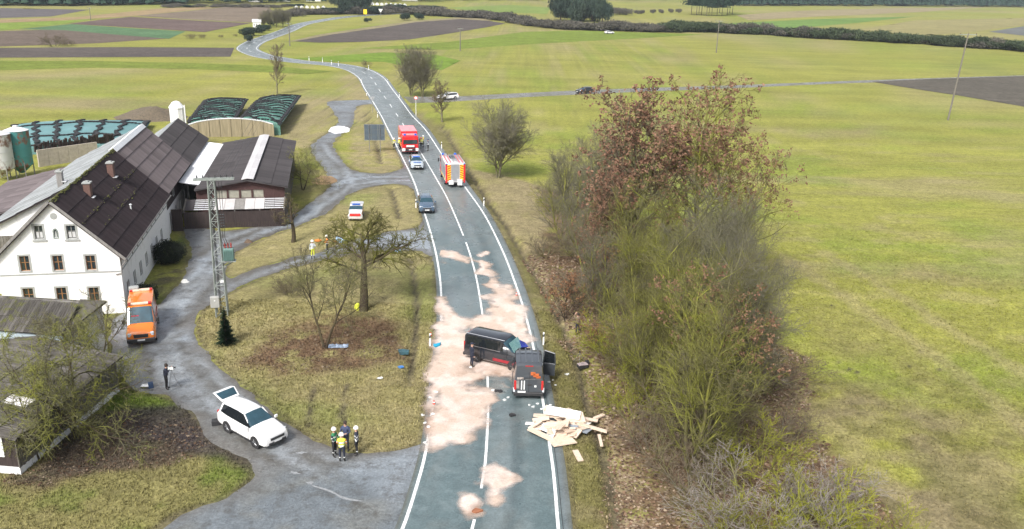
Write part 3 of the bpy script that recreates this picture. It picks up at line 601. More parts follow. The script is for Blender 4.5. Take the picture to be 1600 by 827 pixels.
def rect(x0, z0, x1, z1): return [(x0, z0), (x1, z0), (x1, z1), (x0, z1)]
def window(parent, x0, z0, x1, z1, face, frame_m, depth=.14, surround=.13, bars=(1, 1), sill=True, curtain=False, label=None, sur_m=None):
    """face: function (a, z, d) -> 3-D where d is depth into the wall"""
    def bx(mb, a0, za, a1, zb, d0, d1, mi=0):
        v = [face(a, z, d) for d in (d0, d1) for (a, z) in ((a0, za), (a1, za), (a1, zb), (a0, zb))]
        mb.add(v, [(0, 1, 2, 3), (7, 6, 5, 4), (0, 4, 5, 1), (1, 5, 6, 2), (2, 6, 7, 3), (3, 7, 4, 0)], mi)
    t = .055; mb = MB(); bx(mb, x0, z0, x0 + t, z1, depth - .05, depth); bx(mb, x1 - t, z0, x1, z1, depth - .05, depth); bx(mb, x0 + t, z0, x1 - t, z0 + t, depth - .05, depth); bx(mb, x0 + t, z1 - t, x1 - t, z1, depth - .05, depth)
    for i in range(bars[0]): q = x0 + (x1 - x0) * (i + 1) / (bars[0] + 1); bx(mb, q - .032, z0 + t, q + .032, z1 - t, depth - .047, depth - .003)
    for i in range(bars[1]): q = z0 + (z1 - z0) * (i + 1) / (bars[1] + 1) + .06; bx(mb, x0 + t, q - .02, x1 - t, q + .02, depth - .044, depth - .006)
    w = mb.obj('window', frame_m, parent, label=label)
    mb = MB(); bx(mb, x0, z0, x1, z1, depth - .02, depth + .01); mb.obj('pane', M_glass, w)
    if curtain: mb = MB(); bx(mb, x0 + .08, z0 + .08, x1 - .08, z0 + (z1 - z0) * .5, depth - .03, depth - .022); mb.obj('curtain', M_curtain, w)
    if surround:
        s = surround; mb = MB(); bx(mb, x0 - s, z0, x0, z1, -.02, .02); bx(mb, x1, z0, x1 + s, z1, -.02, .02); bx(mb, x0 - s, z1, x1 + s, z1 + s, -.02, .02); bx(mb, x0 - s, z0 - s, x1 + s, z0, -.02, .02); mb.obj('surround', sur_m or M_trim, w)
    if sill: mb = MB(); bx(mb, x0 - .2, z0 - .16, x1 + .2, z0 - .06, -.09, .03); mb.obj('sill', M_trim, w)
    return w
HA = R(11.8); HF = (-30.0, 62.5, 0)
# farmhouse: local x to the right (the yard side is x=0), y to the back
farm = thing('farmhouse', 'white farmhouse with grey stone window frames and a dark mossy corrugated roof', 'farmhouse', HF, HA)
Wd, EV, RX, RZ, LEN = 8.6, 4.83, -4.3, 9.0, 20.0; SL = (RZ - EV) / 4.3
mb = MB(); gable = [(-Wd, 0), (0, 0), (0, EV), (RX, RZ), (-Wd, EV)]
front = [(-7.0, 3.72, -6.34, 4.92), (-4.72, 3.68, -4.04, 4.86), (-2.42, 3.62, -1.74, 4.78), (-7.12, 1.15, -6.4, 2.35), (-4.8, 1.12, -4.08, 2.30), (-2.5, 1.08, -1.8, 2.2), (-5.68, 6.2, -5.08, 7.24), (-3.46, 6.16, -2.82, 7.18)]
rnd_hole = [(-4.2 + .17 * math.cos(t), 7.93 + .17 * math.sin(t)) for t in [2 * PI * i / 14 for i in range(14)]]
niche = [(-4.36, 6.28), (-4.1, 6.28), (-4.1, 6.75), (-4.14, 6.86), (-4.23, 6.92), (-4.32, 6.86), (-4.36, 6.75)]
wall_with_holes(mb, gable, [rect(*h) for h in front] + [rnd_hole, niche], lambda a, z: (a, 0, z), (0, 1, 0))
sidew = [(1.25 + 2.42 * i, 1.0, 1.95 + 2.42 * i, 2.05) for i in range(7)]
wall_with_holes(mb, [(0, 0), (LEN, 0), (LEN, EV), (0, EV)], [rect(*h) for h in sidew], lambda a, z: (0, a, z), (-1, 0, 0))
wall_with_holes(mb, [(0, 0), (LEN, 0), (LEN, EV), (0, EV)], [], lambda a, z: (-Wd, a, z), (1, 0, 0)); mb.add([(a, LEN, z) for a, z in gable], [(0, 1, 2, 3, 4)])
mb.box((-8.3, .3, .02), (-.3, LEN - .3, .06)); mb.obj('wall', M_plaster, farm)
for i, h in enumerate(front): window(farm, *h, lambda a, z, d: (a, d, z), M_winframe if i < 6 else mat('grey_window_wood', (.16, .16, .15), .7, .1, 6), curtain=i >= 6, sill=i >= 6)
for h in sidew: window(farm, *h, lambda a, z, d: (-d, a, z), M_beam, surround=.06, bars=(1, 0), sill=False, depth=.16)
mb = MB().lathe([(.17, -.02), (.25, -.02), (.25, .03), (.17, .03)], (-4.2, 0, 7.93), 20, axis='y'); o = mb.obj('round_window', M_trim, farm); MB().lathe([(.005, .1), (.18, .1), (.18, .12), (.005, .12)], (-4.2, 0, 7.93), 16, axis='y').obj('pane', M_glass, o)
mb = MB()
k = len(niche); big = [(-4.23 + (x + 4.23) * 1.5, 6.58 + (z - 6.58) * 1.28) for x, z in niche]
mb.add([(x, -.02, z) for x, z in niche + big], [(i, (i + 1) % k, (i + 1) % k + k, i + k) for i in range(k)]); mb.add([(x, .2, z) for x, z in niche], [tuple(range(k))]); nic = mb.obj('niche', mat('niche_green', (.20, .24, .22), .8), farm)
MB().tube([(-4.23, .1, 6.28), (-4.23, .1, 6.5), (-4.23, .1, 6.62), (-4.23, .1, 6.74)], [.085, .06, .05, .035], 8).obj('figurine', mat('niche_figure', (.42, .44, .42), .7), nic)
MB().box((-Wd - .01, -.035, 3.40), (.035, .0, 3.50)).box((.0, 0, 3.40), (.035, LEN, 3.50)).obj('string_course', M_trim, farm)
mb = MB()
for i in range(11): y = .1 + i * 1.98; mb.box((.0, y, 3.52), (.045, y + .16, EV - .12))
mb.box((.0, 0, EV - .12), (.05, LEN, EV - .02)); mb.obj('timber_framing', M_beam, farm)
def plate(mb, x0, z0, x1, z1, y0, y1, t=.10):
    n = Vector((-(z1 - z0), 0, x1 - x0)).normalized()
    if n.z < 0: n = -n
    mb.slab([(x0, y0, z0), (x1, y0, z1), (x1, y1, z1), (x0, y1, z0)] if x1 < x0 else [(x0, y0, z0), (x0, y1, z0), (x1, y1, z1), (x1, y0, z1)], -t if False else t)
mb = MB(); ex_ = .42
mb.slab([(ex_, -.3, EV - SL * ex_ + .05), (ex_, LEN, EV - SL * ex_ + .05), (RX, LEN, RZ + .05), (RX, -.3, RZ + .05)], .12)
mb.slab([(-Wd - ex_, -.3, EV - SL * ex_ + .05), (RX, -.3, RZ + .05), (RX, 5.6, RZ + .05), (-Wd - ex_, 5.6, EV - SL * ex_ + .05)], .12)
roof = mb.obj('roof', M_roof_house, farm)
upv = Vector((RX - ex_, 0, RZ - EV + SL * ex_)); sl_len = upv.length
sheets(roof, (ex_, -.32, EV - SL * ex_ + .02), (0, 1, 0), upv, LEN + .3, sl_len, 20, 5, M_roof_house, pitch=.17, amp=.028)
sheets(roof, (-Wd - ex_, 5.6, EV - SL * ex_ + .02), (0, -1, 0), (RX + Wd + ex_, 0, RZ - EV + SL * ex_), 5.9, sl_len, 6, 5, M_roof_house, pitch=.17, amp=.028)
rm = random.Random(6); mb = MB()
for i in range(400):
    line = rm.choice((.0, .0, .99, .985, .4, .6)); y = rm.uniform(-.2, LEN); 
    if line in (.4, .6) and rm.random() < .35: continue
    if line == .4 and not 3 < y < 15: continue
    t = min(1.0, max(0, (line if line > .5 else line) + rm.gauss(0, .012))); 
    if line == 0: t = 1 - abs(rm.gauss(0, .02))
    q = Vector((ex_, y, EV - SL * ex_ + .12)) + upv * t; s = rm.uniform(.03, .10)
    mb.add([q + Vector((a * s, b * s * 2.0, c * s * .6)) for a, b, c in ((1, 0, 0), (0, 1, 0), (-1, 0, 0), (0, -1, 0), (0, 0, 1), (0, 0, -1))], [(0, 1, 4), (1, 2, 4), (2, 3, 4), (3, 0, 4), (1, 0, 5), (2, 1, 5), (3, 2, 5), (0, 3, 5)])
mb.obj('moss', M_moss, roof, kind='stuff')
mb = MB().slab([(ex_, -.34, EV - SL * ex_ - .02), (RX, -.34, RZ), (RX, -.30, RZ), (ex_, -.30, EV - SL * ex_ - .02)], .2).slab([(RX, -.34, RZ), (-Wd - ex_, -.34, EV - SL * ex_ - .02), (-Wd - ex_, -.30, EV - SL * ex_ - .02), (RX, -.30, RZ)], .2)
mb.obj('bargeboard', M_beam, farm)
mb = MB().tube([(ex_ + .06, -.3, EV - SL * ex_ - .02), (ex_ + .06, LEN, EV - SL * ex_ - .02)], .07, 8); mb.tube([(ex_ + .06, -.2, EV - .5), (.1, -.1, EV - 1.0), (.06, -.06, 3.3), (-.4, -.06, 3.2)], .045, 6); mb.obj('gutter', M_beam, farm)
M_brick = mat('chimney_brick', (.15, .085, .070), .9, .3, 14)
def chimney(parent, x, y, zb, zt, s=.5, m=M_brick):
    c = MB().cbox((x, y, (zb + zt) / 2), (s, s * 1.2, zt - zb)).obj('chimney', m, parent)
    MB().cbox((x, y, zt + .05), (s + .14, s * 1.2 + .14, .10)).cbox((x, y, zt + .14), (s * .5, s * .6, .1)).obj('chimney_cap', M_trim, c)
    MB().cbox((x + .32, y, zb + .5), (.34, s * 1.3, .05)).obj('flashing', M_whitemetal, c); return c
chimney(roof, -3.3, 6.3, 7.3, 8.95); chimney(roof, -3.15, 13.6, 7.3, 9.05)
MB().tube([(-.95, 9.6, 5.3), (-.95, 9.6, 6.2)], .06, 8).lathe([(.1, 0), (.13, .05), (.02, .12)], (-.95, 9.6, 6.2), 8).obj('vent_pipe', M_whitemetal, roof)

# barn behind, same ridge; long bleached roof falling to the left
barn = thing('barn', 'long barn with bleached grey roof joined to the back of the farmhouse', 'barn', HF, HA)
B0, B1, LX, LZ = 5.4, 34.0, -11.2, 5.35
mb = MB(); wall_with_holes(mb, [(-9.0, 0), (-4.5, 0), (-4.5, 8.7), (LX, LZ - .1), (LX, 0)], [rect(-10.6, 3.6, -9.9, 4.6)], lambda a, z: (a, B0 + .3, z), (0, 1, 0))
wall_with_holes(mb, [(LEN, 0), (B1, 0), (B1, 2.6), (LEN, 2.6)], [rect(22.3, 0, 23.2, 2.0), rect(25.5, .8, 26.2, 1.8), rect(28.2, .8, 29, 1.8), rect(31, 0, 32.2, 2.1)], lambda a, z: (-.25, a, z), (-1, 0, 0))
mb.add([(-.3, B1, 0), (LX, B1, 0), (LX, B1, LZ), (RX, B1, RZ - .1), (-.3, B1, EV)], [(0, 1, 2, 3, 4)]); mb.add([(LX, B0 + .3, 0), (LX, B1, 0), (LX, B1, LZ), (LX, B0 + .3, LZ)], [(0, 1, 2, 3)]); mb.obj('wall', M_plaster, barn)
mb = MB()
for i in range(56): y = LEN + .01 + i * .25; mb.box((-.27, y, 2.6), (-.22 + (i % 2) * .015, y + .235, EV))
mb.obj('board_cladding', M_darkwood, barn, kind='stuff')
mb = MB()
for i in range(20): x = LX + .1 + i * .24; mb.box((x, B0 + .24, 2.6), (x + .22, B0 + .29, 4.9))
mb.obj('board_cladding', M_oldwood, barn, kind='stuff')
for (a, b, z) in ((22.3, 23.2, 2.0), (31, 32.2, 2.1)): MB().box((-.4, a, .0), (-.34, b, z)).obj('door', M_beam, barn)
for (a, b) in ((25.5, 26.2), (28.2, 29)): window(barn, a, .8, b, 1.8, lambda q, z, d: (-.25 - d, q, z), M_beam, surround=.06, bars=(1, 0), sill=False)
window(barn, 24.4, 3.3, 25.0, 4.1, lambda q, z, d: (-.1 - d, q, z), M_beam, surround=.08, bars=(0, 0), sill=False)
mb = MB(); mb.slab([(.2, LEN, EV - .25), (.2, B1 + .2, EV - .25), (RX, B1 + .2, RZ), (RX, LEN, RZ)], .1); mb.slab([(LX - .2, B0, LZ - .1), (RX, B0, RZ), (RX, B1 + .2, RZ), (LX - .2, B1 + .2, LZ - .1)], .1)
roof2 = mb.obj('roof', M_roof_brown, barn)
uv = Vector((RX - .3, 0, RZ - EV + .27)); sheets(roof2, (.3, LEN + .02, EV - .27), (0, 1, 0), uv, 14.2, uv.length, 12, 5, M_roof_brown, pitch=.18, amp=.02)
uv = Vector((RX - LX + .3, 0, RZ - LZ + .1)); sheets(roof2, (LX - .3, B1 + .2, LZ - .1), (0, -1, 0), uv, B1 - B0 + .3, uv.length, 24, 5, M_roof_grey, pitch=.18, amp=.02)
mb = MB()
for i in range(14): y = LEN + .1 + i * 1.0; mb.slab([(RX + .35, y, RZ - .18), (RX + .35, y + .97, RZ - .18), (RX, y + .97, RZ + .17), (RX, y, RZ + .17)], .05); mb.slab([(RX, y, RZ + .17), (RX, y + .97, RZ + .17), (RX - .45, y + .97, RZ - .04), (RX - .45, y, RZ - .04)], .05)
mb.obj('ridge_caps', M_whitemetal, roof2); chimney(roof2, -6.1, 9.2, 8.0, 9.3, .42, M_beam)
# brown lean-to further left
low = thing('lean_to', 'low lean-to with a brown roof on the far side of the barn', 'shed', HF, HA)
mb = MB(); mb.box((-17.6, 14.2, 0), (-11.25, 31.5, 3.2)); mb.obj('wall', mat('red_brown_boards', (.10, .045, .038), .85, .3, 5), low)
r3 = MB().slab([(-18, 13.8, 3.4), (-11.15, 13.8, 5.1), (-11.15, 32, 5.1), (-18, 32, 3.4)], .1).obj('roof', M_roof_brown, low)
uv = Vector((6.85, 0, 1.7)); sheets(r3, (-18, 32, 3.4), (0, -1, 0), uv, 18.2, uv.length, 15, 4, M_roof_brown)
# low gabled annex behind the barn
ann = thing('annex', 'low dark-roofed annex at the far end of the barn', 'barn', HF, HA)
mb = MB(); mb.prism([(-7.2, 0), (-.1, 0), (-.1, 4.3), (-3.4, 6.8), (-7.2, 4.3)], 'y', B1 + .05, 51); mb.obj('wall', M_plaster, ann)
r4 = MB().slab([(.2, B1 + .25, 4.25), (.2, 51.3, 4.25), (-3.4, 51.3, 7.0), (-3.4, B1 + .25, 7.0)], .1).slab([(-7.5, B1 + .25, 4.25), (-3.4, B1 + .25, 7.0), (-3.4, 51.3, 7.0), (-7.5, 51.3, 4.25)], .1).obj('roof', M_roof_shed, ann)
uv = Vector((-3.6, 0, 2.75)); sheets(r4, (.2, B1 + .25, 4.25), (0, 1, 0), uv, 17, uv.length, 14, 3, M_roof_shed); uv = Vector((4.1, 0, 2.75)); sheets(r4, (-7.5, 51.3, 4.25), (0, -1, 0), uv, 17, uv.length, 14, 3, M_roof_grey)
# linking roof of white sheets
lk = thing('linking_canopy', 'white sheet-metal canopy roof between annex and long shed', 'canopy', HF, HA)
r5 = MB().slab([(.25, 27.2, 4.0), (1.95, 27.2, 3.7), (1.95, 50, 3.7), (.25, 50, 4.0)], .06).obj('roof', M_whitemetal, lk); uv = Vector((-1.9, 0, .35)); sheets(r5, (2.1, 27.0, 3.72), (0, 1, 0), uv, 23, uv.length, 16, 1, M_whitemetal)
for y in (27.3, 35, 43, 49.8): MB().box((1.75, y, 0), (1.9, y + .14, 3.6)).obj('post', M_darkwood, lk)
# long shed with light strip on the ridge
sh = thing('long_shed', 'long low shed with dark felt roof and a white skylight strip along its ridge', 'shed', HF, HA)
X0, X1, Y0, Y1, XR = 2.0, 11.0, 25.4, 51.0, 7.3
mb = MB(); wall_with_holes(mb, [(X0, 0), (X1, 0), (X1, 3.85), (XR, 4.55), (X0, 3.7)], [rect(4.0 + i * 1.25, 2.65, 5.05 + i * 1.25, 3.5) for i in range(4)], lambda a, z: (a, Y0, z), (0, 1, 0), .15)
mb.add([(X0, Y0, 0), (X0, Y1, 0), (X0, Y1, 3.7), (X0, Y0, 3.7)], [(0, 1, 2, 3)]); mb.add([(X0, Y1, 0), (X1, Y1, 0), (X1, Y1, 3.85), (XR, Y1, 4.55), (X0, Y1, 3.7)], [(0, 1, 2, 3, 4)]); mb.obj('wall', mat('dark_red_boards', (.060, .028, .026), .85, .3, 6, stretch=(3, 3, .4)), sh)
mb = MB(); [mb.box((X1 - .03, Y0 + i * .3, 0), (X1 + (i % 2) * .02, Y0 + i * .3 + .285, 3.8)) for i in range(85)]; mb.obj('board_cladding', M_oldwood, sh, kind='stuff')
for i in range(4): MB().box((4.0 + i * 1.25, Y0 + .1, 2.65), (5.05 + i * 1.25, Y0 + .13, 3.5)).obj('window', mat('dull_pane', (.30, .29, .24), .5, .2, 3), sh)
r6 = MB().slab([(X1 + .35, Y0 - .5, 3.83), (X1 + .35, Y1 + .3, 3.83), (XR, Y1 + .3, 4.65), (XR, Y0 - .5, 4.65)], .1).slab([(X0 - .1, Y0 - .5, 3.68), (XR, Y0 - .5, 4.65), (XR, Y1 + .3, 4.65), (X0 - .1, Y1 + .3, 3.68)], .1).obj('roof', M_roof_shed, sh)
uv = Vector((XR - X1 - .35, 0, .82)); sheets(r6, (X1 + .35, Y0 - .5, 3.83), (0, 1, 0), uv, 26.4, uv.length * .86, 22, 2, M_roof_shed, amp=.012); uv = Vector((XR - X0 + .1, 0, .97)); sheets(r6, (X0 - .1, Y1 + .3, 3.68), (0, -1, 0), uv, 26.4, uv.length * .88, 22, 3, M_roof_shed, amp=.012)
for i in range(20): MB().slab([(XR - .62, Y0 - .4 + i * 1.3, 4.74), (XR, Y0 - .4 + i * 1.3, 4.86), (XR, Y0 + .86 + i * 1.3, 4.86), (XR - .62, Y0 + .86 + i * 1.3, 4.74)], .05).slab([(XR, Y0 - .4 + i * 1.3, 4.86), (XR + .62, Y0 - .4 + i * 1.3, 4.78), (XR + .62, Y0 + .86 + i * 1.3, 4.78), (XR, Y0 + .86 + i * 1.3, 4.86)], .05).obj('skylight', M_clear, r6)
# board-fenced pen with translucent lean-to roof, in front of the long shed
pen = thing('pen', 'dark board-fenced pen with pale translucent panels roofing it, in front of the long shed', 'enclosure', HF, HA)
mb = MB()
for i in range(62):
    x = .9 + i * .163; hh = 1.75 + .02 * (i % 3); mb.box((x, 23.3, 0), (x + .15, 23.34 + .012 * (i % 2), hh))
for i in range(14): mb.box((10.95, 23.4 + i * .16, 0), (10.99, 23.55 + i * .16, 1.8))
mb.obj('board_fence', M_darkwood, pen, kind='stuff')
MB().box((-.15, 22.6, 0), (.9, 22.66, 2.3)).obj('gate', M_darkwood, pen)
for x in (.95, 3.4, 5.9, 8.4, 10.85): MB().box((x, 23.37, 0), (x + .12, 23.5, 2.0)).obj('post', M_beam, pen)
uv = Vector((0, 2.0, .62)); pat = [M_roof_shed, None, None, M_clear, M_clear, M_beam, M_clear, M_clear, None, None]
for i in range(10):
    x0 = .95 + i * 1.0
    if pat[i] is not None: MB().slab([(x0, 23.25, 2.0), (x0 + .97, 23.25, 2.0), (x0 + .97, 25.3, 2.62), (x0, 25.3, 2.62)], .04).obj('roof_panel', pat[i], pen)
    else:
        for q in range(6): y = 23.3 + q * .36; MB().slab([(x0, y, 2.02 + (y - 23.25) * .3), (x0 + .97, y, 2.02 + (y - 23.25) * .3), (x0 + .97, y + .12, 2.05 + (y - 23.25) * .3), (x0, y + .12, 2.05 + (y - 23.25) * .3)], .05).obj('roof_batten', M_whitemetal, pen)
for x in (.9, 10.9): MB().slab([(x, 23.15, 2.05), (x + .14, 23.15, 2.05), (x + .14, 25.4, 2.70), (x, 25.4, 2.70)], .12).obj('rafter', M_oldwood, pen)

# old sheds at the lower left
A = [P(0, 462, 4.5), P(163, 471, 4.5), P(95, 523, 3.1), P(-60, 510, 3.1)]
shA = thing('old_shed', 'old shed with grey mossy corrugated roof right in front of the farmhouse', 'shed', (A[1][0], A[1][1], 0), 0)
ox, oy = A[1]; f = lambda p: (p[0] - ox, p[1] - oy)
bl, fr_ = (-9.5, .9), f(A[2]); frl = (-10.6, fr_[1] + 1.0)
mb = MB(); q = [frl, fr_, (0, 0), bl]
mb.add([(frl[0], frl[1] + .2, 0), (fr_[0], fr_[1] + .2, 0), (fr_[0], fr_[1] + .2, 2.5), (frl[0], frl[1] + .2, 2.5)], [(0, 1, 2, 3)]); mb.add([(fr_[0], fr_[1] + .2, 0), (-.15, -.1, 0), (-.15, -.1, 4.38), (fr_[0], fr_[1] + .2, 3.0)], [(0, 1, 2, 3)]); mb.add([(-.15, -.1, 0), (bl[0], bl[1] - .1, 0), (bl[0], bl[1] - .1, 4.38), (-.15, -.1, 4.38)], [(0, 1, 2, 3)]); mb.obj('wall', M_plaster_old, shA)
MB().slab([(frl[0], frl[1] + .12, 2.45), (fr_[0], fr_[1] + .12, 2.45), (fr_[0], fr_[1] + .12, 3.0), (frl[0], frl[1] + .12, 3.0)], .06).obj('fascia', mat('pale_blue_fascia', (.42, .50, .55), .6, .1, 2), shA)
r7 = MB().slab([(frl[0], frl[1], 3.05), (fr_[0] + .1, fr_[1], 3.05), (.12, .05, 4.45), (bl[0], bl[1], 4.45)], .08).obj('roof', M_roof_old, shA)
al = (Vector((fr_[0], fr_[1], 0)) - Vector((frl[0], frl[1], 0))); up_ = Vector((.55, 2.05, 1.4)); sheets(r7, (frl[0], frl[1] - .05, 3.06), al, Vector((0.35, 1.9, 1.42)), al.length + .1, Vector((0.35, 1.9, 1.42)).length, 10, 2, M_roof_old, pitch=.17, amp=.03)
MB().slab([(fr_[0], fr_[1], 3.09), (fr_[0] + .12, fr_[1], 3.09), (.15, .05, 4.53), (-1.7, .2, 4.53)], .05).obj('roof_edge', M_roof_old, shA)
MB().box((-2.0, -1.55, .0), (-1.15, -1.5, 2.0)).obj('door', M_darkwood, shA)
bN, bFr = P(68, 706), P(187, 610)
bN = P(33, 742); bF = P(187, 612); ang = math.atan2(bF[1] - bN[1], bF[0] - bN[0]); LB = math.dist(bN, bF)
shB = thing('boarded_shed', 'large weathered board shed with corrugated roof at the lower left corner of the photo', 'shed', (bN[0], bN[1], 0), ang - PI / 2)
# local: y along the long wall, x to the right; building lies on x<0
Hh = 2.45; WB = 10.5; mb = MB().box((-WB, 0, 0), (0, LB, .42)); mb.obj('plinth', M_plaster, shB)
mb = MB().prism([(-WB, .42), (-.04, .42), (-.04, Hh), (-WB / 2, 3.25), (-WB, Hh)], 'y', .05, LB - .05); mb.obj('wall', M_darkwood, shB)
mb = MB(); n = int(LB / .17)
for i in range(n): y = i * LB / n; mb.box((-.05, y, .40 + .03 * (i % 2)), (.005 + .012 * (i % 3), y + LB / n - .025, Hh))
n2 = 60
for i in range(n2):
    x = -WB + i * WB / n2; mb.box((x, LB - .04, .42), (x + WB / n2 - .02, LB + .01 + .012 * (i % 2), Hh + max(0, (1 - abs(x + WB / 2) / (WB / 2)) * .72)))
mb.obj('board_cladding', M_oldwood, shB, kind='stuff')
MB().slab([(-1.8, -.01, 1.0), (-.75, -.01, 1.0), (-.75, -.01, 2.35), (-1.8, -.01, 2.35)], .05).obj('white_panel', M_plaster, shB)
r8 = MB().slab([(.35, -.4, Hh - .1), (.35, LB + .3, Hh - .1), (-WB / 2, LB + .3, 3.35), (-WB / 2, -.4, 3.35)], .08).slab([(-WB - .3, -.4, Hh - .1), (-WB / 2, -.4, 3.35), (-WB / 2, LB + .3, 3.35), (-WB - .3, LB + .3, Hh - .1)], .08).obj('roof', M_roof_old, shB)
uv = Vector((-WB / 2 - .35, 0, .98)); sheets(r8, (.38, -.4, Hh - .1), (0, 1, 0), uv, LB + .7, uv.length, 11, 4, M_roof_old, pitch=.17, amp=.032, mats2=lambda c, r: M_clear if (c, r) in ((3, 1),) else None)
uv = Vector((WB / 2 + .3, 0, .98)); sheets(r8, (-WB - .3, LB + .3, Hh - .1), (0, -1, 0), uv, LB + .7, uv.length, 11, 4, M_roof_old, pitch=.17, amp=.032)

# feed silos and silage
def silo(px, h, r, m1, label, legs=True):
    b = P(*px); s = thing('silo', label, 'silo', (b[0], b[1], 0), 0)
    rings = 4; z0 = 1.6
    for i in range(rings):
        z = z0 + (h - z0) * i / rings; z1 = z0 + (h - z0) * (i + 1) / rings
        MB().lathe([(r, 0), (r, z1 - z - .05), (r + .04, z1 - z - .05), (r + .04, z1 - z)], (0, 0, z), 24).obj('shell_ring', m1, s, 40)
    MB().lathe([(.25, .5), (r, z0)], (0, 0, 0), 24).obj('hopper', m1, s, 40); MB().lathe([(r + .04, 0), (r * .5, .28), (.3, .38), (.3, .55)], (0, 0, h), 24).obj('lid', M_whitemetal, s, 40)
    for k in range(4): t = PI / 4 + k * PI / 2; MB().tube([(r * math.cos(t), r * math.sin(t), 0), (r * math.cos(t), r * math.sin(t), z0 + .4)], .07, 6).obj('leg', M_beam, s)
    return s
M_rust = lambda n, a, b: mat(n, a, .6, col2=b, scale=.8, thr=(.52, .6), stretch=(1, 1, .6))
silo((8, 282), 5.8, 1.35, M_rust('rusty_white_silo', (.46, .47, .46), (.16, .085, .055)), 'rust-streaked white feed silo, leftmost of the pair at the left edge')
silo((36, 276), 5.9, 1.4, M_rust('rusty_teal_silo', (.045, .20, .20), (.17, .07, .045)), 'teal feed silo with rusty patches beside the rust-streaked white one')
b = P(280, 212); b = (b[0] * .93, b[1] * .93)
sw = thing('tower_silo', 'white capped feed silo standing behind the annex', 'silo', (b[0], b[1], 0), .2); hh = hz(b[0], b[1], 158); Mw = mat('white_grp', (.78, .78, .79), .35, .05, 3)
MB().lathe([(.95, 0), (1.05, 1.2), (1.05, hh - 1.0)], (0, 0, 0), 10).obj('shell', Mw, sw); MB().lathe([(1.12, 0), (1.12, .12), (.55, .85), (.2, 1.0)], (0, 0, hh - 1.0), 10).obj('cap', Mw, sw); MB().tube([(1.2, -.5, 0), (1.2, -.5, hh - .5)], .09, 8).obj('fill_pipe', Mw, sw)
# silage clamps under tarpaulins weighted with tyres
M_tarp_g = mat('green_tarpaulin', (.045, .15, .115), .5, col2=(.15, .28, .24), scale=.5, thr=(.4, .62), stretch=(.4, 2, 1), bump=.4, bscale=3); M_tarp_t = mat('teal_tarpaulin', (.085, .185, .185), .55, col2=(.13, .25, .265), scale=.25, thr=(.3, .7), rnd=.15, bump=.2, bscale=2); M_tyre = mat('old_tyre', (.018, .018, .02), .8, .3, 4)
def clamp(name, q, zs, label, nrow, tarp, rows_long=0, tyres=1.0, seed=1, zside=.3):
    """q: near-left, near-right, far-right, far-left ground points; zs: crest height"""
    r = random.Random(seed); o = Vector(((q[0][0] + q[1][0]) / 2, (q[0][1] + q[1][1]) / 2, 0)); s = thing(name, label, 'silage clamp', o, 0)
    Q = [Vector((p[0], p[1], 0)) - o for p in q]
    def pt(u, v, e=0):      # u across, v along
        a = Q[0].lerp(Q[1], u); b = Q[3].lerp(Q[2], u); p = a.lerp(b, v); prof = (4 * u * (1 - u)) ** .33; ends = min(1, (v + .02) / .05) * min(1, (1.02 - v) / .14)
        p.z = zside + (zs - zside) * prof * max(0, ends) ** .7 + .12 * math.sin(v * 23 + u * 4) * prof * .5 + e; return p
    NU, NV = 20, 60; V = [pt(i / NU, j / NV) for j in range(NV + 1) for i in range(NU + 1)]; n0 = len(V)
    V += [Vector((pt(i / NU, j / NV).x, pt(i / NU, j / NV).y, 0)) for (i, j) in [(i, 0) for i in range(NU + 1)]]
    Fc = [(j * (NU + 1) + i, j * (NU + 1) + i + 1, (j + 1) * (NU + 1) + i + 1, (j + 1) * (NU + 1) + i) for j in range(NV) for i in range(NU)] + [(n0 + i, n0 + i + 1, i + 1, i) for i in range(NU)]
    mb = MB(); mb.add(V, Fc); mb.obj('tarpaulin', tarp, s, 50)
    def row(path, rad, nm='tyre_row'):
        mb = MB(); L = [Vector(p) for p in path]; out = []; acc = 0
        for a, b in zip(L, L[1:]):
            d = (b - a).length; k = max(1, int(d / (rad * 1.15)))
            for i in range(k): out.append(a.lerp(b, i / k))
        for p in out:
            g = p + Vector((r.uniform(-.1, .1), r.uniform(-.1, .1), .03)); rr1 = rad * r.uniform(.8, 1.15)
            mb.lathe([(rr1 * .5, .0), (rr1, .02), (rr1, .16), (rr1 * .5, .18)], tuple(g), 7)
        return mb.obj(nm, M_tyre, s, kind='stuff')
    for k in range(nrow): v = (k + .5) / nrow; row([pt(u / 14, v + .02 * math.sin(u * .9 + k)) for u in range(15)], .19 * tyres)
    for k in range(rows_long): u = (k + 1) / (rows_long + 1); row([pt(u + .015 * math.sin(v), v / 30) for v in range(31)], .27 * tyres)
    row([pt(.015, v / 30) for v in range(31)], .32 * tyres); row([pt(.985, v / 30) for v in range(31)], .38 * tyres); row([pt(u / 14, .99) for u in range(15)], .28 * tyres); row([pt(u / 14, .01) for u in range(15)], .22)
    return s, pt
clamp('silage_clamp', [P(294, 192, 2), P(366, 190, 2), P(387, 152, 2.4), P(322, 153, 2.4)], 2.7, 'left of the two green-striped silage clamps covered with rows of tyres', 13, M_tarp_g, seed=2, zside=1.8)
clamp('silage_clamp', [P(372, 190, 2), P(438, 200, 1.2), P(470, 154, 1.2), P(404, 153, 2.2)], 2.75, 'right of the two green-striped silage clamps, its black tyre edge facing the road', 13, M_tarp_g, seed=3, zside=1.5)
clamp('silage_clamp', [P(30, 243, 0), P(203, 237, 0), P(236, 197, 0), P(20, 203, 0)], 1.7, 'wide silage clamp under teal tarpaulin squares outlined with black tyres', 2, M_tarp_t, 5, 1.3, seed=4, zside=.6)
wl_ = thing('clamp_wall', 'curved-top concrete wall closing the front of the two green clamps', 'wall', (*P(293, 215), 0), 0); p1, p2 = Vector((*P(293, 215), 0)), Vector((*P(428, 213), 0)); dv = (p2 - p1); dl = dv.length; wl_.rotation_euler = (0, 0, math.atan2(dv.y, dv.x))
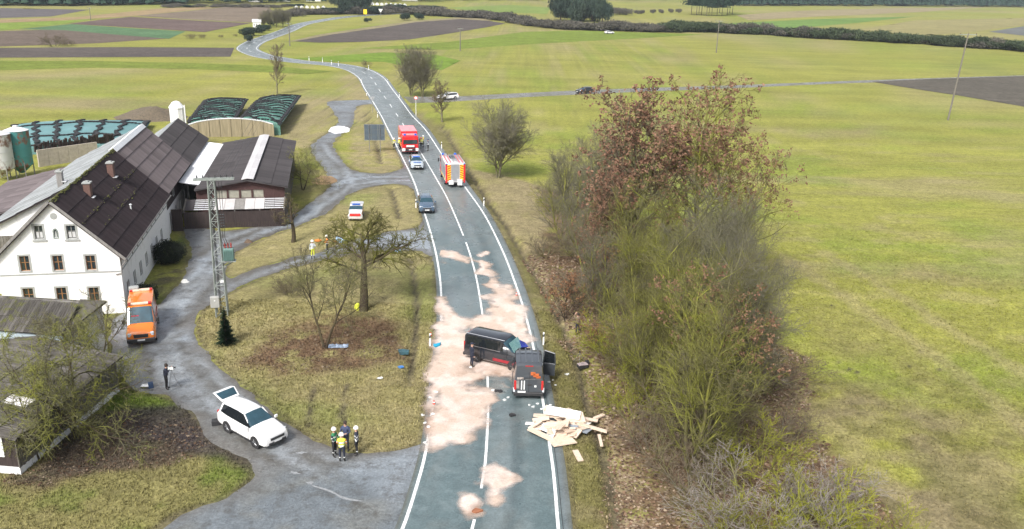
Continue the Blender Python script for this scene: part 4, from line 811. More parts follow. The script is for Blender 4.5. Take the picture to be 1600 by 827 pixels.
M_conc = mat('ochre_concrete', (.22, .185, .115), .9, col2=(.32, .27, .18), scale=1.2, stretch=(3, 1, .3), thr=(.35, .65))
for i in range(8):
    a, b = i / 8, (i + 1) / 8; za, zb = [1.9 + 1.0 * (4 * t * (1 - t)) ** .8 for t in (a, b)]
    mb = MB(); mb.prism([(a * dl + .02, 0), (b * dl - .02, 0), (b * dl - .02, zb), (a * dl + .02, za)], 'y', 0, .3); mb.obj('wall_panel', M_conc, wl_)
    MB().slab([(a * dl, -.05, za + .1), (b * dl, -.05, zb + .1), (b * dl, .4, zb + .1), (a * dl, .4, za + .1)], .12).obj('coping', M_whitemetal, wl_)
    MB().box((b * dl - .06, -.10, 0), (b * dl + .06, -.002, zb - .05)).obj('pier', M_conc, wl_)
# low wall with scrap and earth between silos and barn
def heap(name, px, rx, ry, h, colour, label, cat, seed=1, rz=0):
    b = P(*px); n, m = 28, 10; V = []; s = seed
    for j in range(m + 1):
        for i in range(n):
            t = 2 * PI * i / n; r = j / m; q = (1 - r * r) ** 1.3 * h * (1 + .0); x, y = math.cos(t) * rx * r, math.sin(t) * ry * r
            nz_ = float(fbm(np.array([x + b[0]]), np.array([y + b[1]]), min(rx, ry) * .6, 3, s)[0]); edge = 1 + .35 * (float(fbm(np.array([math.cos(t) * 3]), np.array([math.sin(t) * 3]), 1.2, 2, s)[0]) - .5)
            V.append((x * edge, y * edge, q * (.55 + .9 * nz_) - .03))
    Fc = [(j * n + i, j * n + (i + 1) % n, (j + 1) * n + (i + 1) % n, (j + 1) * n + i) for j in range(m) for i in range(n)]
    mb = MB(); mb.add(V, Fc); o = mb.obj(name, colour, smooth=60); o.location = (b[0], b[1], 0); o.rotation_euler = (0, 0, rz); return tag(o, label, cat)
heap('earth_heap', (236, 184), 6.5, 5, 1.9, mat('heap_earth', (.12, .095, .065), .95, .35, 3, bump=.6), 'brown earth heap beyond the teal silage clamp', 'heap', 3)
heap('sand_heap', (507, 283), 1.7, 2.4, .7, mat('heap_sand', (.33, .22, .12), .95, .2, 5, bump=.4), 'small heap of orange sand behind the pollarded tree', 'heap', 5)
heap('white_patch', (560 - 30, 203), 2.1, 4.6, .16, mat('plain_white', (.80, .80, .82), .5, .04, 3), 'bright white patch lying flat on the gravel track', 'tarpaulin', 7, .15)  # low plain white patch, slightly raised
heap('branch_stump', (388, 379), .5, .35, .35, mat('stump_wood', (.11, .075, .05), .9, .3, 9), 'rotting stump in the grass right of the power tower', 'stump', 8)
heap('stone', (289, 441), .42, .28, .3, mat('pale_stone', (.62, .62, .60), .7, .1, 5), 'pale boulder at the edge of the farmyard track', 'stone', 9)
cw = thing('scrap_wall', 'low whitish retaining wall in front of the teal silage clamp', 'wall', (*P(62, 262), 0), 0); q1, q2 = Vector((*P(62, 262), 0)), Vector((*P(140, 250), 0)); d = q2 - q1; cw.rotation_euler = (0, 0, math.atan2(d.y, d.x))
for i in range(6): MB().box((i * d.length / 5, 0, 0), ((i + 1) * d.length / 5 - .03, .3, 2.3)).obj('wall_panel', mat('pale_concrete', (.42, .37, .31), .9, .2, 2), cw)
rp = random.Random(3); mb = MB()
for i in range(46): mb.tube([(i * .24, .5 + rp.uniform(0, .3), 2.0), (i * .24 + rp.uniform(-.1, .1), .45, 3.0 + rp.uniform(-.2, .35))], .13, 5)
mb.obj('stacked_logs', M_darkwood, cw, kind='stuff')
# ------------------------------------------------------------ grass tufts, dry litter (real blades, coloured as the ground under them)
def tufts(name, n, area, hmin, hmax, w, keep, label, seed, tint=1.0, flat=False, cat=None):
    rng = np.random.default_rng(seed); x = rng.uniform(area[0], area[1], n); y = area[2] + (area[3] - area[2]) * rng.uniform(0, 1, n) ** 1.35
    c, z = ground_col(x, y); k = keep(z, x, y, rng) & (z['track'] < -.12) & (z['road'] < -.12); x, y, c = x[k], y[k], c[k]; z = {q: v[k] for q, v in z.items()}; n = len(x)
    h = relief(x, y, z); nb = 3; V = []; col = []
    s = rng.uniform(.6, 1.4, n) * (1 + y / 90)
    for b in range(nb):
        az = rng.uniform(0, 2 * PI, n); hh = rng.uniform(hmin, hmax, n) * s; ww = w * s; lean = rng.uniform(.2, .9, n) * (hh if not flat else 4 * hh)
        cx, sn = np.cos(az), np.sin(az); ox, oy = rng.uniform(-.08, .08, n), rng.uniform(-.08, .08, n)
        V.append(np.stack([np.stack([x + ox - sn * ww, y + oy + cx * ww, h - .01], 1), np.stack([x + ox + sn * ww, y + oy - cx * ww, h - .01], 1), np.stack([x + ox + cx * lean, y + oy + sn * lean, h + hh], 1)], 1))
        cc = c * rng.uniform(.7, 1.45, n)[:, None] * tint; col.append(np.repeat(cc[:, None], 3, 1))
    V = np.concatenate(V).reshape(-1, 3); col = np.concatenate(col).reshape(-1, 3)
    me = fastmesh(name, V, np.arange(len(V)).reshape(-1, 3), M_blade, col)
    return link(name, me, kind='stuff', label=label)
M_blade = attr_mat('blade', .9, 3, .1, .05, 0, spec=.1)
tufts('grass', 130000, (-30, 26, 30, 66), .03, .09, .018, lambda z, x, y, r: (z['isle'] > .1) | (z['verge'] > .4) | ((x < -8) & (y < 50)), 'short winter grass growing on the traffic islands and verges', 5)
tufts('grass', 90000, (6, 62, 30, 100), .02, .075, .017, lambda z, x, y, r: (z['thick'] < .5) & (r.uniform(0, 1, len(x)) < np.clip((95 - y) / 45, 0, 1) * np.clip((60 - x) / 18, 0, 1)), 'thin meadow grass growing beside the thicket', 6)
def leaf_litter(name, n, area, keep, label, seed, size=.05, tone=1.0):
    rng = np.random.default_rng(seed); x = rng.uniform(area[0], area[1], n); y = area[2] + (area[3] - area[2]) * rng.uniform(0, 1, n) ** 1.3
    z = zone_masks(x, y); k = keep(z, rng, len(x)) & (z['track'] < -.1) & (z['road'] < -.1); x, y = x[k], y[k]; z = {q: v[k] for q, v in z.items()}; n = len(x); h = relief(x, y, z) + rng.uniform(.005, .05, n)
    az = rng.uniform(0, 2 * PI, n); s = size * rng.uniform(.6, 1.5, n) * (1 + y / 70); t1 = rng.uniform(-.5, .5, (n, 4)) * s[:, None]
    P4 = [np.stack([x + np.cos(az + q) * s, y + np.sin(az + q) * s, h + t1[:, i]], 1) for i, q in enumerate((0, 1.4, 3.14, 4.5))]
    V = np.stack(P4, 1).reshape(-1, 3); pal = np.array([(.20, .13, .085), (.27, .20, .14), (.10, .065, .045), (.32, .25, .18), (.15, .09, .06)]) * tone
    col = pal[rng.integers(0, 5, n)] * rng.uniform(.7, 1.2, n)[:, None]
    return link(name, fastmesh(name, V, np.arange(len(V)).reshape(-1, 4), M_blade, np.repeat(col, 4, 0)), kind='stuff', label=label)
leaf_litter('leaf_litter', 60000, (-3, 24, 30, 80), lambda z, r, n: (z['thick'] > .3) & (r.uniform(0, 1, n) < .9) | (z['strip'] > .4), 'fallen pale brown leaves covering the strip under the thicket', 11)
leaf_litter('leaf_litter', 20000, (-30, -3, 32, 60), lambda z, r, n: (z['lit'] > .35), 'fallen brown leaves lying under the island trees and below the shed', 12, .04, .62)

# ------------------------------------------------------------ bare trees
def perp(d, az, ang):
    a = Vector((0, 0, 1)) if abs(d.z) < .95 else Vector((1, 0, 0)); u = d.cross(a).normalized(); v = d.cross(u)
    return (d * math.cos(ang) + (u * math.cos(az) + v * math.sin(az)) * math.sin(ang)).normalized()
class Arr:
    def __init__(s): s.V = []; s.F = []
    def path(s, pts, rad, n, tip=False):
        o = len(s.V); m = len(pts)
        for i, p in enumerate(pts):
            if tip and i == m - 1: s.V.append(p[:]); break
            d = pts[min(i + 1, m - 1)] - pts[max(i - 1, 0)]; a = Vector((.31, .22, .92)) if abs(d.z) < .9 * d.length else Vector((1, .1, 0)); u = d.cross(a); u.normalize(); v = d.cross(u); v.normalize()
            for k in range(n):
                t = 2 * PI * k / n; q = p + (u * math.cos(t) + v * math.sin(t)) * rad[i]; s.V.append(q[:])
        for i in range(m - 1):
            a = o + i * n
            for k in range(n):
                if tip and i == m - 2: s.F.append((a + k, a + (k + 1) % n, a + n))
                else: b = a + n; s.F += [(a + k, a + (k + 1) % n, b + (k + 1) % n), (a + k, b + (k + 1) % n, b + k)]
    def mesh(s, name, m): return fastmesh(name, np.array(s.V), np.array(s.F), m, smooth=True)
def grow_tree(seed, H, stems, spec, r0, rmin=.0058, leaves=0, leafsize=.12, lean=.15, split=2, leafmin=.35):
    """spec per level: (children, length ratio, angle deg, segments, wander, upward pull, start along parent)"""
    rnd = random.Random(seed); tr, cr = Arr(), Arr(); tips = []
    def grow(p, d, L, r, lev):
        n, wan, up = spec[lev][3], spec[lev][4], spec[lev][5]; pts = [p.copy()]; rad = [r]; dd = d.copy(); last = lev == len(spec) - 1
        for i in range(n):
            dd = (dd + Vector((rnd.gauss(0, wan), rnd.gauss(0, wan), rnd.gauss(0, wan) + up))).normalized(); p = p + dd * (L / n); pts.append(p.copy())
            rad.append(r * (1 - .75 * (i + 1) / n) + .003)
        (tr if lev < split else cr).path(pts, rad, (7 if lev == 0 else 5) if lev < split else 3, tip=last)
        if last or lev >= len(spec) - 2: tips.append((pts[-1], pts[len(pts) // 2]))
        if last: return
        ch, ratio, ang, _, _, _, st = spec[lev + 1]; az = rnd.uniform(0, 6.28)
        for k in range(ch):
            t = st + (1 - st) * (k + rnd.uniform(.1, .9)) / ch; f = t * n; i = min(int(f), n - 1); q = pts[i].lerp(pts[i + 1], f - i); dr = (pts[i + 1] - pts[i]).normalized(); az += 2.4 + rnd.uniform(-.5, .5)
            rr_ = rad[i] * (1 - (f - i)) + rad[i + 1] * (f - i)
            grow(q, perp(dr, az, R(ang * rnd.uniform(.7, 1.25))), L * ratio * rnd.uniform(.65, 1.2) * (1.15 - .55 * t), max(rmin, rr_ * rnd.uniform(.45, .7)), lev + 1)
    for s in range(stems):
        az = 2 * PI * s / stems + rnd.uniform(-.4, .4); off = Vector((math.cos(az), math.sin(az), 0)) * (.035 * stems if stems > 1 else 0)
        grow(off + Vector((0, 0, -.15)), (Vector((0, 0, 1)) + Vector((math.cos(az), math.sin(az), 0)) * (lean * (1 if stems > 1 else .2) * rnd.uniform(.5, 1.5))).normalized(), H * rnd.uniform(.8, 1.0) * .8, r0 * (1 if stems == 1 else .75), 0)
    lf = None
    if leaves:
        V = []; Fc = []
        hi = [t for t in tips if t[0].z > leafmin * H]
        for _ in range(leaves):
            if _ % 4 == 0: a, b = rnd.choice(hi); q0 = a.lerp(b, rnd.random())
            q = q0 + Vector([rnd.gauss(0, .07) for _ in range(3)]); s = leafsize * rnd.uniform(.6, 1.3)
            u = Vector([rnd.gauss(0, 1) for _ in range(3)]).normalized(); v = u.cross(Vector([rnd.gauss(0, 1) for _ in range(3)])).normalized(); o = len(V)
            V += [(q + u * s)[:], (q + v * s * .55)[:], (q - u * s)[:], (q - v * s * .55)[:]]; Fc.append((o, o + 1, o + 2, o + 3))
        lf = (V, Fc)
    return tr, cr, lf
def bark(name, c1, c2, sc=.9): return mat(name, c1, .9, col2=c2, scale=sc, thr=(.38, .62), bump=.5, bscale=20, spec=.1, rnd=.15)
BK_GREY = bark('bark_grey', (.135, .12, .095), (.19, .185, .07)); TW_GREY = bark('twig_grey', (.165, .152, .125), (.165, .16, .085), .5)
BK_LICH = bark('bark_lichen', (.11, .095, .060), (.27, .275, .050), 1.3); TW_LICH = bark('twig_lichen', (.120, .105, .070), (.205, .212, .038), .5)
BK_DARK = bark('bark_dark', (.055, .042, .034), (.10, .085, .045)); TW_DARK = bark('twig_dark', (.095, .075, .055), (.17, .16, .05), .7)
TW_BROWN = bark('twig_brown', (.14, .105, .08), (.17, .14, .09), .6); TW_PALE = bark('twig_pale', (.26, .235, .215), (.22, .19, .16), .6)
LEAF_OAK = mat('withered_oak_leaf', (.15, .078, .052), .8, col2=(.26, .155, .10), scale=1.2, thr=(.35, .65), spec=.15)
LEAF_RED = mat('withered_beech_leaf', (.15, .075, .04), .8, col2=(.24, .13, .07), scale=1.6, spec=.15)
def tree_kind(key, name, label, cat, bk, tw, leafm, **kw):
    tr, cr, lf = grow_tree(**kw)
    root = thing(name, label, cat)
    link('trunk', tr.mesh('trunk_' + key, bk), root); link('crown', cr.mesh('crown_' + key, tw), root)
    if lf: link('withered_leaves', fastmesh('leaves_' + key, np.array(lf[0]), np.array(lf[1]), leafm), root)
    root['_h'] = max(v[2] for v in cr.V); return root
# level: children, ratio, angle, segs, wander, up, start
THICK = [(0, 0, 0, 9, .06, .02, 0), (17, .44, 36, 5, .10, .06, .10), (9, .50, 38, 3, .13, .04, .12), (8, .52, 40, 2, .16, .02, .12), (3, .60, 38, 1, .2, 0, .15)]
OAK = [(0, 0, 0, 9, .05, .02, 0), (17, .54, 44, 5, .13, .06, .25), (7, .48, 42, 3, .18, .04, .2), (6, .48, 45, 2, .2, .02, .2), (3, .5, 45, 1, .2, 0, .2)]
ROUND = [(0, 0, 0, 6, .04, .02, 0), (20, .66, 42, 5, .08, .05, .15), (11, .50, 36, 3, .10, .04, .15), (9, .50, 36, 2, .12, .02, .15), (5, .6, 34, 1, .15, 0, .2)]
SHRUB = [(0, 0, 0, 5, .10, .02, 0), (9, .55, 34, 3, .14, .04, .15), (8, .55, 38, 2, .2, .03, .2), (5, .5, 40, 1, .2, .0, .2)]
GNARL = [(0, 0, 0, 5, .12, .02, 0), (9, .80, 55, 6, .20, .03, .48), (11, .46, 52, 4, .24, .03, .12), (10, .52, 50, 3, .24, -.03, .05), (6, .60, 40, 1, .3, -.12, .1)]
FORK = [(0, 0, 0, 7, .06, .02, 0), (6, .72, 34, 6, .09, .03, .35), (9, .50, 42, 4, .14, .03, .15), (10, .50, 42, 2, .16, .03, .1), (5, .6, 38, 1, .2, .0, .1)]
PRUNED = [(0, 0, 0, 6, .08, .02, 0), (9, .36, 55, 3, .2, .08, .45), (9, .5, 50, 2, .25, .05, .3), (7, .6, 40, 1, .2, .05, .5)]
KINDS = {}
_k0 = set(C.objects)
KINDS['thickA'] = tree_kind('a', 'bare_tree', 'x', 'tree', BK_LICH, TW_LICH, None, seed=3, H=10, stems=3, spec=THICK, r0=.13, lean=.22)
KINDS['thickB'] = tree_kind('b', 'bare_tree', 'x', 'tree', BK_GREY, TW_GREY, None, seed=8, H=10, stems=3, spec=THICK, r0=.12, lean=.16)
KINDS['thickC'] = tree_kind('c', 'bare_tree', 'x', 'tree', BK_LICH, TW_GREY, None, seed=15, H=10, stems=4, spec=THICK[:1] + [(11, .45, 36, 5, .12, .06, .1)] + THICK[2:], r0=.11, lean=.3)
KINDS['oak'] = tree_kind('o', 'oak_tree', 'x', 'tree', BK_GREY, TW_BROWN, LEAF_OAK, seed=21, H=12, stems=2, spec=OAK, rmin=.010, r0=.19, lean=.12, leaves=8000, leafsize=.085)
KINDS['oakthin'] = tree_kind('p', 'oak_tree', 'x', 'tree', BK_LICH, TW_LICH, LEAF_OAK, seed=29, H=12, stems=2, spec=OAK, rmin=.010, r0=.18, lean=.2, leaves=3600, leafsize=.085, leafmin=.5)
KINDS['beech'] = tree_kind('q', 'leafy_shrub', 'x', 'shrub', BK_DARK, TW_BROWN, LEAF_RED, seed=33, H=4, stems=4, spec=SHRUB, r0=.05, lean=.4, leaves=1500, leafsize=.075, leafmin=.1)
KINDS['round'] = tree_kind('r', 'bare_tree', 'x', 'tree', BK_GREY, TW_GREY, None, seed=41, H=9, stems=3, rmin=.011, spec=ROUND, r0=.16, lean=.16)
KINDS['shrub'] = tree_kind('s', 'bare_shrub', 'x', 'shrub', BK_GREY, TW_BROWN, None, seed=52, H=3, stems=9, spec=SHRUB, r0=.03, lean=.55)
KINDS['shrubp'] = tree_kind('sp', 'bare_shrub', 'x', 'shrub', BK_GREY, TW_PALE, None, seed=57, H=3, stems=9, spec=SHRUB, r0=.03, lean=.6)
KINDS['shruby'] = tree_kind('sy', 'bare_shrub', 'x', 'shrub', BK_LICH, bark('twig_yellow', (.20, .21, .03), (.30, .31, .03)), None, seed=58, H=3, stems=7, spec=SHRUB, r0=.03, lean=.6)
KINDS['gnarl'] = tree_kind('g', 'fruit_tree', 'x', 'tree', BK_DARK, bark('twig_moss', (.11, .10, .045), (.18, .185, .04)), None, seed=64, H=6, stems=1, rmin=.0095, spec=GNARL, r0=.22)
KINDS['tangle'] = tree_kind('tg', 'fruit_tree', 'x', 'tree', BK_DARK, bark('twig_tangle', (.13, .12, .085), (.22, .23, .045)), None, seed=66, H=6, stems=2, rmin=.009, spec=[(0, 0, 0, 5, .14, .0, 0), (9, .80, 55, 6, .20, .02, .25), (9, .50, 50, 4, .26, .0, .15), (8, .55, 48, 2, .26, -.04, .05), (5, .60, 40, 1, .3, -.15, .1)], r0=.11, lean=.4)
KINDS['fork'] = tree_kind('f', 'fruit_tree', 'x', 'tree', BK_DARK, bark('twig_olive', (.115, .10, .07), (.16, .16, .06)), None, seed=73, H=7, stems=2, rmin=.010, spec=FORK, r0=.12, lean=.42)
KINDS['pruned'] = tree_kind('pr', 'fruit_tree', 'x', 'tree', BK_DARK, TW_DARK, None, seed=82, H=4, stems=1, rmin=.011, spec=PRUNED, r0=.16)
KINDS['slim'] = tree_kind('sl', 'bare_tree', 'x', 'tree', BK_GREY, TW_BROWN, None, seed=91, H=10, stems=1, rmin=.016, spec=[(0, 0, 0, 9, .03, .02, 0), (20, .36, 36, 4, .06, .06, .2), (9, .45, 34, 3, .10, .04, .2), (7, .5, 34, 2, .12, .02, .2), (4, .6, 34, 1, .1, 0, .2)], r0=.16)
_k1 = set(C.objects) - _k0
_used = set(); _yaw = random.Random(4)
def plant(kind, px, top, label, wide=1.0, group=None, yaw=None, hgt=None, world=None):
    k = KINDS[kind]; b = world or P(*px); h = hgt or hz(b[0], b[1], top); s = h / k['_h']
    o = k if kind not in _used else copy_tree(k); _used.add(kind)
    o.location = (b[0], b[1], 0); o.scale = (s * wide, s * wide, s); o.rotation_euler = (0, 0, _yaw.uniform(0, 6.28) if yaw is None else yaw); o['label'] = label
    if group: o['group'] = group
    elif 'group' in o: del o['group']
    return o
# the thicket along the right verge, front to back
TG = 'bare trees crowded in the thicket right of the road'; SG = 'shrubs filling the foot of the thicket'
plant('oak', (975, 430), 122, 'oak with dense rust-brown withered leaves, left one of the two tall oaks', 1.2, 'tall oaks with withered leaves')
plant('oakthin', (1085, 440), 104, 'tallest oak, open crown with scattered brown leaves at the top of the thicket', 1.05, 'tall oaks with withered leaves', 1.2)
plant('oakthin', (1140, 455), 190, 'oak with sparse brown leaves on the meadow side of the thicket', .8, 'tall oaks with withered leaves', 3.0)
plant('oak', (935, 450), 262, 'lower oak full of rust-brown leaves on the road side of the thicket', .8, 'tall oaks with withered leaves')
for (k, x, y, t, wd, lb) in (('thickB', 885, 330, 205, 1.0, 'grey-twigged tree at the far left tip of the thicket, nearest the dry verge'), ('thickB', 925, 345, 170, .95, 'pale grey tree left of the rust-leaved oak, at the far end of the thicket'),
    ('thickC', 880, 385, 235, 1.05, 'many-stemmed tree leaning over the dry strip on the road side, above the red shrub'), ('thickB', 980, 365, 155, .9, 'tree hidden behind the rust-leaved oak at the back of the thicket'),
    ('thickC', 915, 430, 280, 1.0, 'mossy many-stemmed tree on the road side just below the rust-leaved oak'), ('thickA', 1010, 470, 265, 1.0, 'lichen-green tree directly below the two tall oaks'), ('thickB', 1100, 490, 245, 1.05, 'grey tree under the tallest oak, middle of the thicket'),
    ('thickB', 1135, 500, 268, .85, 'grey tree on the meadow side under the oak with sparse leaves'), ('thickC', 940, 500, 345, .95, 'mossy tree standing over the two rust-red shrubs on the road side'), ('thickA', 1000, 545, 320, 1.05, 'lichen-yellow tree in the very middle of the thicket'),
    ('thickB', 1080, 560, 285, 1.1, 'grey tree with pale fine twigs right of the thicket middle'), ('thickB', 1150, 580, 315, .82, 'tree with grey twig haze at the meadow edge, widest point of the thicket'), ('thickA', 1060, 620, 340, 1.05, 'yellow-green tree standing behind the foremost tree'),
    ('thickA', 1015, 640, 410, 1.0, 'lichen-covered tree on the road side left of the foremost tree'), ('thickB', 1130, 650, 325, 1.0, 'tall grey tree on the meadow side behind the foremost tree'), ('thickA', 985, 600, 400, .9, 'yellow-green leaning tree closest to the camera gear on the verge'), ('thickA', 1120, 610, 360, 1.0, 'lichen-furred tree crowded between grey ones near the meadow edge')):
    plant(k, (x, y), t, lb, wd, 'bare trees crowded in the thicket')
plant('thickA', (1075, 735), 395, 'foremost lichen-covered bare tree of the thicket, with a dark trunk above the leaf litter', 1.0, None, .5)
plant('oakthin', (1110, 690), 420, 'spreading mossy tree just behind the foremost tree, meadow side of the thicket', 1.0, None, 2.2)
plant('beech', (885, 500), 425, 'low beech shrub with rust-red leaves behind the standing observer', 1.0, 'leafy red-brown shrubs')
plant('beech', (950, 470), 380, 'rust-leaved beech shrub at the road edge of the thicket, farther up the road', 1.1, 'leafy red-brown shrubs')
plant('beech', (935, 550), 500, 'lowest patch of red-leaved shrub beside the camera gear', 1.3, 'leafy red-brown shrubs')
rs = random.Random(9)
for i, (x, y, t) in enumerate(((865, 330, 285), (900, 400, 345), (850, 400, 360), (905, 470, 415), (960, 560, 490), (1010, 590, 520), (1130, 560, 480), (1190, 610, 520), (985, 650, 580), (1150, 700, 620), (1020, 710, 640), (1080, 775, 690), (1180, 740, 650), (940, 400, 350), (1060, 680, 600), (1220, 690, 620))):
    plant('shrub' if i % 4 else 'shruby', (x, y), t, 'tangled bare brown shrub at the foot of the thicket' if i % 4 else 'yellow-green twiggy shrub at the foot of the thicket', 1.3, SG + (' (brown)' if i % 4 else ' (yellow-green)'))
plant('shrubp', (1190, 850), 735, 'pale grey leafless shrub at the near end of the thicket', 1.5, None, 1)
plant('shruby', (1260, 870), 745, 'bright yellow-green twiggy shrub at the bottom edge, left of the dark hollow', 1.3, None, 2)
plant('shrubp', (1290, 800), 722, 'pale twiggy shrub just above the dark hollow at the near end', 1.3, None, 4)
plant('shruby', (1385, 880), 785, 'small yellow-green shrub farthest right along the bottom edge', 1.2, None, 3)
plant('shruby', (1150, 870), 785, 'yellow-green shrub nearest the leaf-covered verge at the bottom edge', 1.1, None, 5)
# single trees
plant('round', (778, 278), 148, 'round-crowned bare tree standing alone on the right verge past the fire engine', 1.0, None, 1)
plant('round', (642, 150), 66, 'bare tree on the left of the roadside pair near the farm lane', .85, 'pair of trees by the farm lane', 2)
plant('round', (660, 152), 68, 'bare tree on the right of the roadside pair near the farm lane', .9, 'pair of trees by the farm lane', 4)
plant('slim', (691, 191), 124, 'small spreading bare tree in front of the white car on the lane', 1.5, None, 2)
plant('slim', (433, 147), 66, 'slim bare tree behind the silage clamps in the left field', .9, None, 0)
plant('gnarl', (568, 486), 322, 'crooked old fruit tree with a thick dark trunk on the traffic island', 1.15, None, .4)
plant('fork', (508, 545), 372, 'forked leaning fruit tree beside the foil blanket on the island', 1.0, None, 2.6)
plant('pruned', (458, 378), 300, 'thin pruned black-stemmed fruit tree between the two tracks', 1.0, None, 1)
plant('tangle', (473, 297), 224, 'pollarded tree at the corner of the long shed', .8, None, 3)
plant('tangle', (118, 684), 478, 'mossy spreading fruit tree leaning over the roof of the boarded shed', .8, None, 2.2)
plant('tangle', (64, 718), 575, 'lower mossy fruit tree at the near end of the boarded shed wall', .85, None, 4.2)
plant('shruby', (178, 606), 548, 'arching mossy shrub at the corner of the boarded shed', 1.2, None, 2.2)
plant('fork', (150, 590), 455, 'lichen-grey tree between the two old sheds', 1.1, None, .8)
plant('shrub', (435, 352), 320, 'leafless shrub against the dark board fence', .9, None, 1)
plant('shrub', (270, 492 - 80), 395, 'dry straw-coloured shrub beside the round evergreen by the house wall', .8, None, 1)
plant('shrub', (455, 462), 425, 'low bramble scrub on the edge of the island track', 1.3, 'scrub on the island track edge', 1); plant('shrub', (560, 405), 372, 'thin scrub beside the crooked fruit tree on the far island edge', 1.3, None, 2)
# far trees
for (x, y, t, wd, lb) in ((85, 73, 50, 1.5, 'bare spreading bush in the brown field far left'), (108, 72, 60, 1.3, 'low bare bush right of the spreading bush far left'), (298, 61, 50, 1.6, 'round bush beyond the green winter crop'), (316, 60, 51, 1.2, 'small bush beside the round bush beyond the winter crop'), (345, 59, 53, 1.4, 'first of the low field bushes left of the bend'), (368, 57, 52, 1.3, 'last of the low field bushes left of the bend'), (572, 106, 91, .9, 'dark bush on the outer edge of the road bend')):
    plant('shrub', (x, y), t, lb, wd)
for i, (x, y, t) in enumerate(((412, 44, 16), (422, 42, 12), (432, 43, 10), (442, 42, 12), (450, 40, 15), (418, 38, 14), (438, 37, 11))):
    plant('round', (x, y), t, 'tall bare tree of the grove beside the far road bend', .8, 'grove of bare trees by the far bend')
# ------------------------------------------------------------ vehicles
M_rubber = mat('tyre_rubber', (.022, .022, .024), .8, .2, 10); M_rim = mat('alloy_rim', (.45, .46, .48), .3, .05, 5, metal=.8); M_blackp = mat('black_plastic', (.028, .028, .03), .5, .15, 8)
M_cglass = mat('car_glass', (.012, .015, .018), .07, .15, 1.5, spec=1.0); M_bglass = mat('windscreen_glass', (.022, .062, .085), .08, .35, 1.2, spec=1.0); M_lampw = mat('headlamp_glass', (.62, .66, .70), .12, .1, 6, spec=.9); M_lampr = mat('tail_lamp_red', (.45, .02, .02), .2, .1, 5, spec=.8)
M_plate = mat('number_plate', (.75, .76, .76), .4, .03, 4); M_orangel = mat('indicator_orange', (.8, .3, .02), .3, .05, 5); M_blue = mat('beacon_blue', (.02, .12, .55), .2, .1, 5, spec=.9); M_seam = mat('door_seam', (.03, .03, .032), .7, .1, 5); M_shade = mat('interior_shade', (.02, .02, .022), .9, .2, 4)
_wheel = {}
def wheel(root, x, y, r, w=.22, side=1, rim=M_rim, name='wheel', steel=False):
    k = (r, w, rim.name)
    if k not in _wheel:
        t = MB().lathe([(r * .62, -w / 2), (r * .95, -w / 2), (r, -w / 2 + .03), (r, w / 2 - .03), (r * .95, w / 2), (r * .62, w / 2)], n=22, axis='y').mesh('wheel', M_rubber, 40)
        mb = MB().lathe([(.01, w / 2 - .05), (r * .63, w / 2 - .05), (r * .63, w / 2 + .004), (r * .56, w / 2 + .004), (r * .56, w / 2 - .04), (.01, w / 2 - .04)], n=20, axis='y')
        for i in range(5):
            t_ = 2 * PI * i / 5
            for s in (-.13, .13): mb.tube([(.03 * math.cos(t_), w / 2 - .01, .03 * math.sin(t_)), (r * .6 * math.cos(t_ + s), w / 2 - .01, r * .6 * math.sin(t_ + s))], [.035, .028], 4)
        mb.lathe([(.07, w / 2 - .02), (.07, w / 2 + .01), (.01, w / 2 + .012)], n=10, axis='y'); _wheel[k] = (t, mb.mesh('rim', rim, 40))
    o = link(name, _wheel[k][0], root, loc=(x, y, r)); o.rotation_euler = (0, 0, 0 if side > 0 else PI); link('rim', _wheel[k][1], o); return o
def loft(root, st, m, side_segs, ws_seg, rw_seg, glass=M_cglass, wsglass=M_bglass, crown=.02, smooth=32, deform=None, side_names='side_window', split_win=True):
    """st: (x, half width, sill z, shoulder z, belt z, top z, roof half width); nose first. Returns body object"""
    rings = []
    for (x, w, zs, zsh, zb, zt, wr) in st:
        h = [(0, zs), (w * .88, zs), (w * .99, zs + .10), (w, (zs + zsh) / 2 + .05), (w * .985, zsh), (w * .93 if zt - zb > .2 else min(w * .93, wr + .04), zb), (wr, zt - .05), (wr * .86, zt - .005), (0, zt + crown)]
        ring = [(x, y, z) for y, z in h] + [(x, -y, z) for y, z in h[-2:0:-1]]
        if deform: ring = [deform(Vector(p)) for p in ring]
        rings.append(ring)
    n = len(rings[0]); V = [p for r in rings for p in r]; body, gl = [], {}
    for i in range(len(rings) - 1):
        for j in range(n):
            f = (i * n + j, i * n + (j + 1) % n, (i + 1) * n + (j + 1) % n, (i + 1) * n + j)
            if i in side_segs and j in (5, n - 6): gl.setdefault(('side_window', i, j), []).append(f)
            elif i == ws_seg and j in (6, 7, n - 8, n - 7): gl.setdefault(('windscreen', 0, 0), []).append(f)
            elif i == rw_seg and j in (6, 7, n - 8, n - 7): gl.setdefault(('rear_window', 0, 0), []).append(f)
            elif (i == ws_seg or i == rw_seg) and j in (5, n - 6) and i in side_segs: gl.setdefault(('side_window', i, j), []).append(f)
            else: body.append(f)
    body += [tuple(range(n - 1, -1, -1)), tuple(range((len(rings) - 1) * n, len(rings) * n))]
    mb = MB(); mb.add(V, body); bo = mb.obj('body', m, root, smooth)
    for (nm, i, j), fs in gl.items():
        mb = MB(); idx = sorted({k for f in fs for k in f}); mp_ = {k: q for q, k in enumerate(idx)}; cen = sum((Vector(V[k]) for k in idx), Vector()) / len(idx)
        mb.add([Vector(V[k]).lerp(cen, .0) for k in idx], [tuple(mp_[k] for k in f) for f in fs]); mb.obj(nm, wsglass if nm == 'windscreen' else glass, root)
    return bo
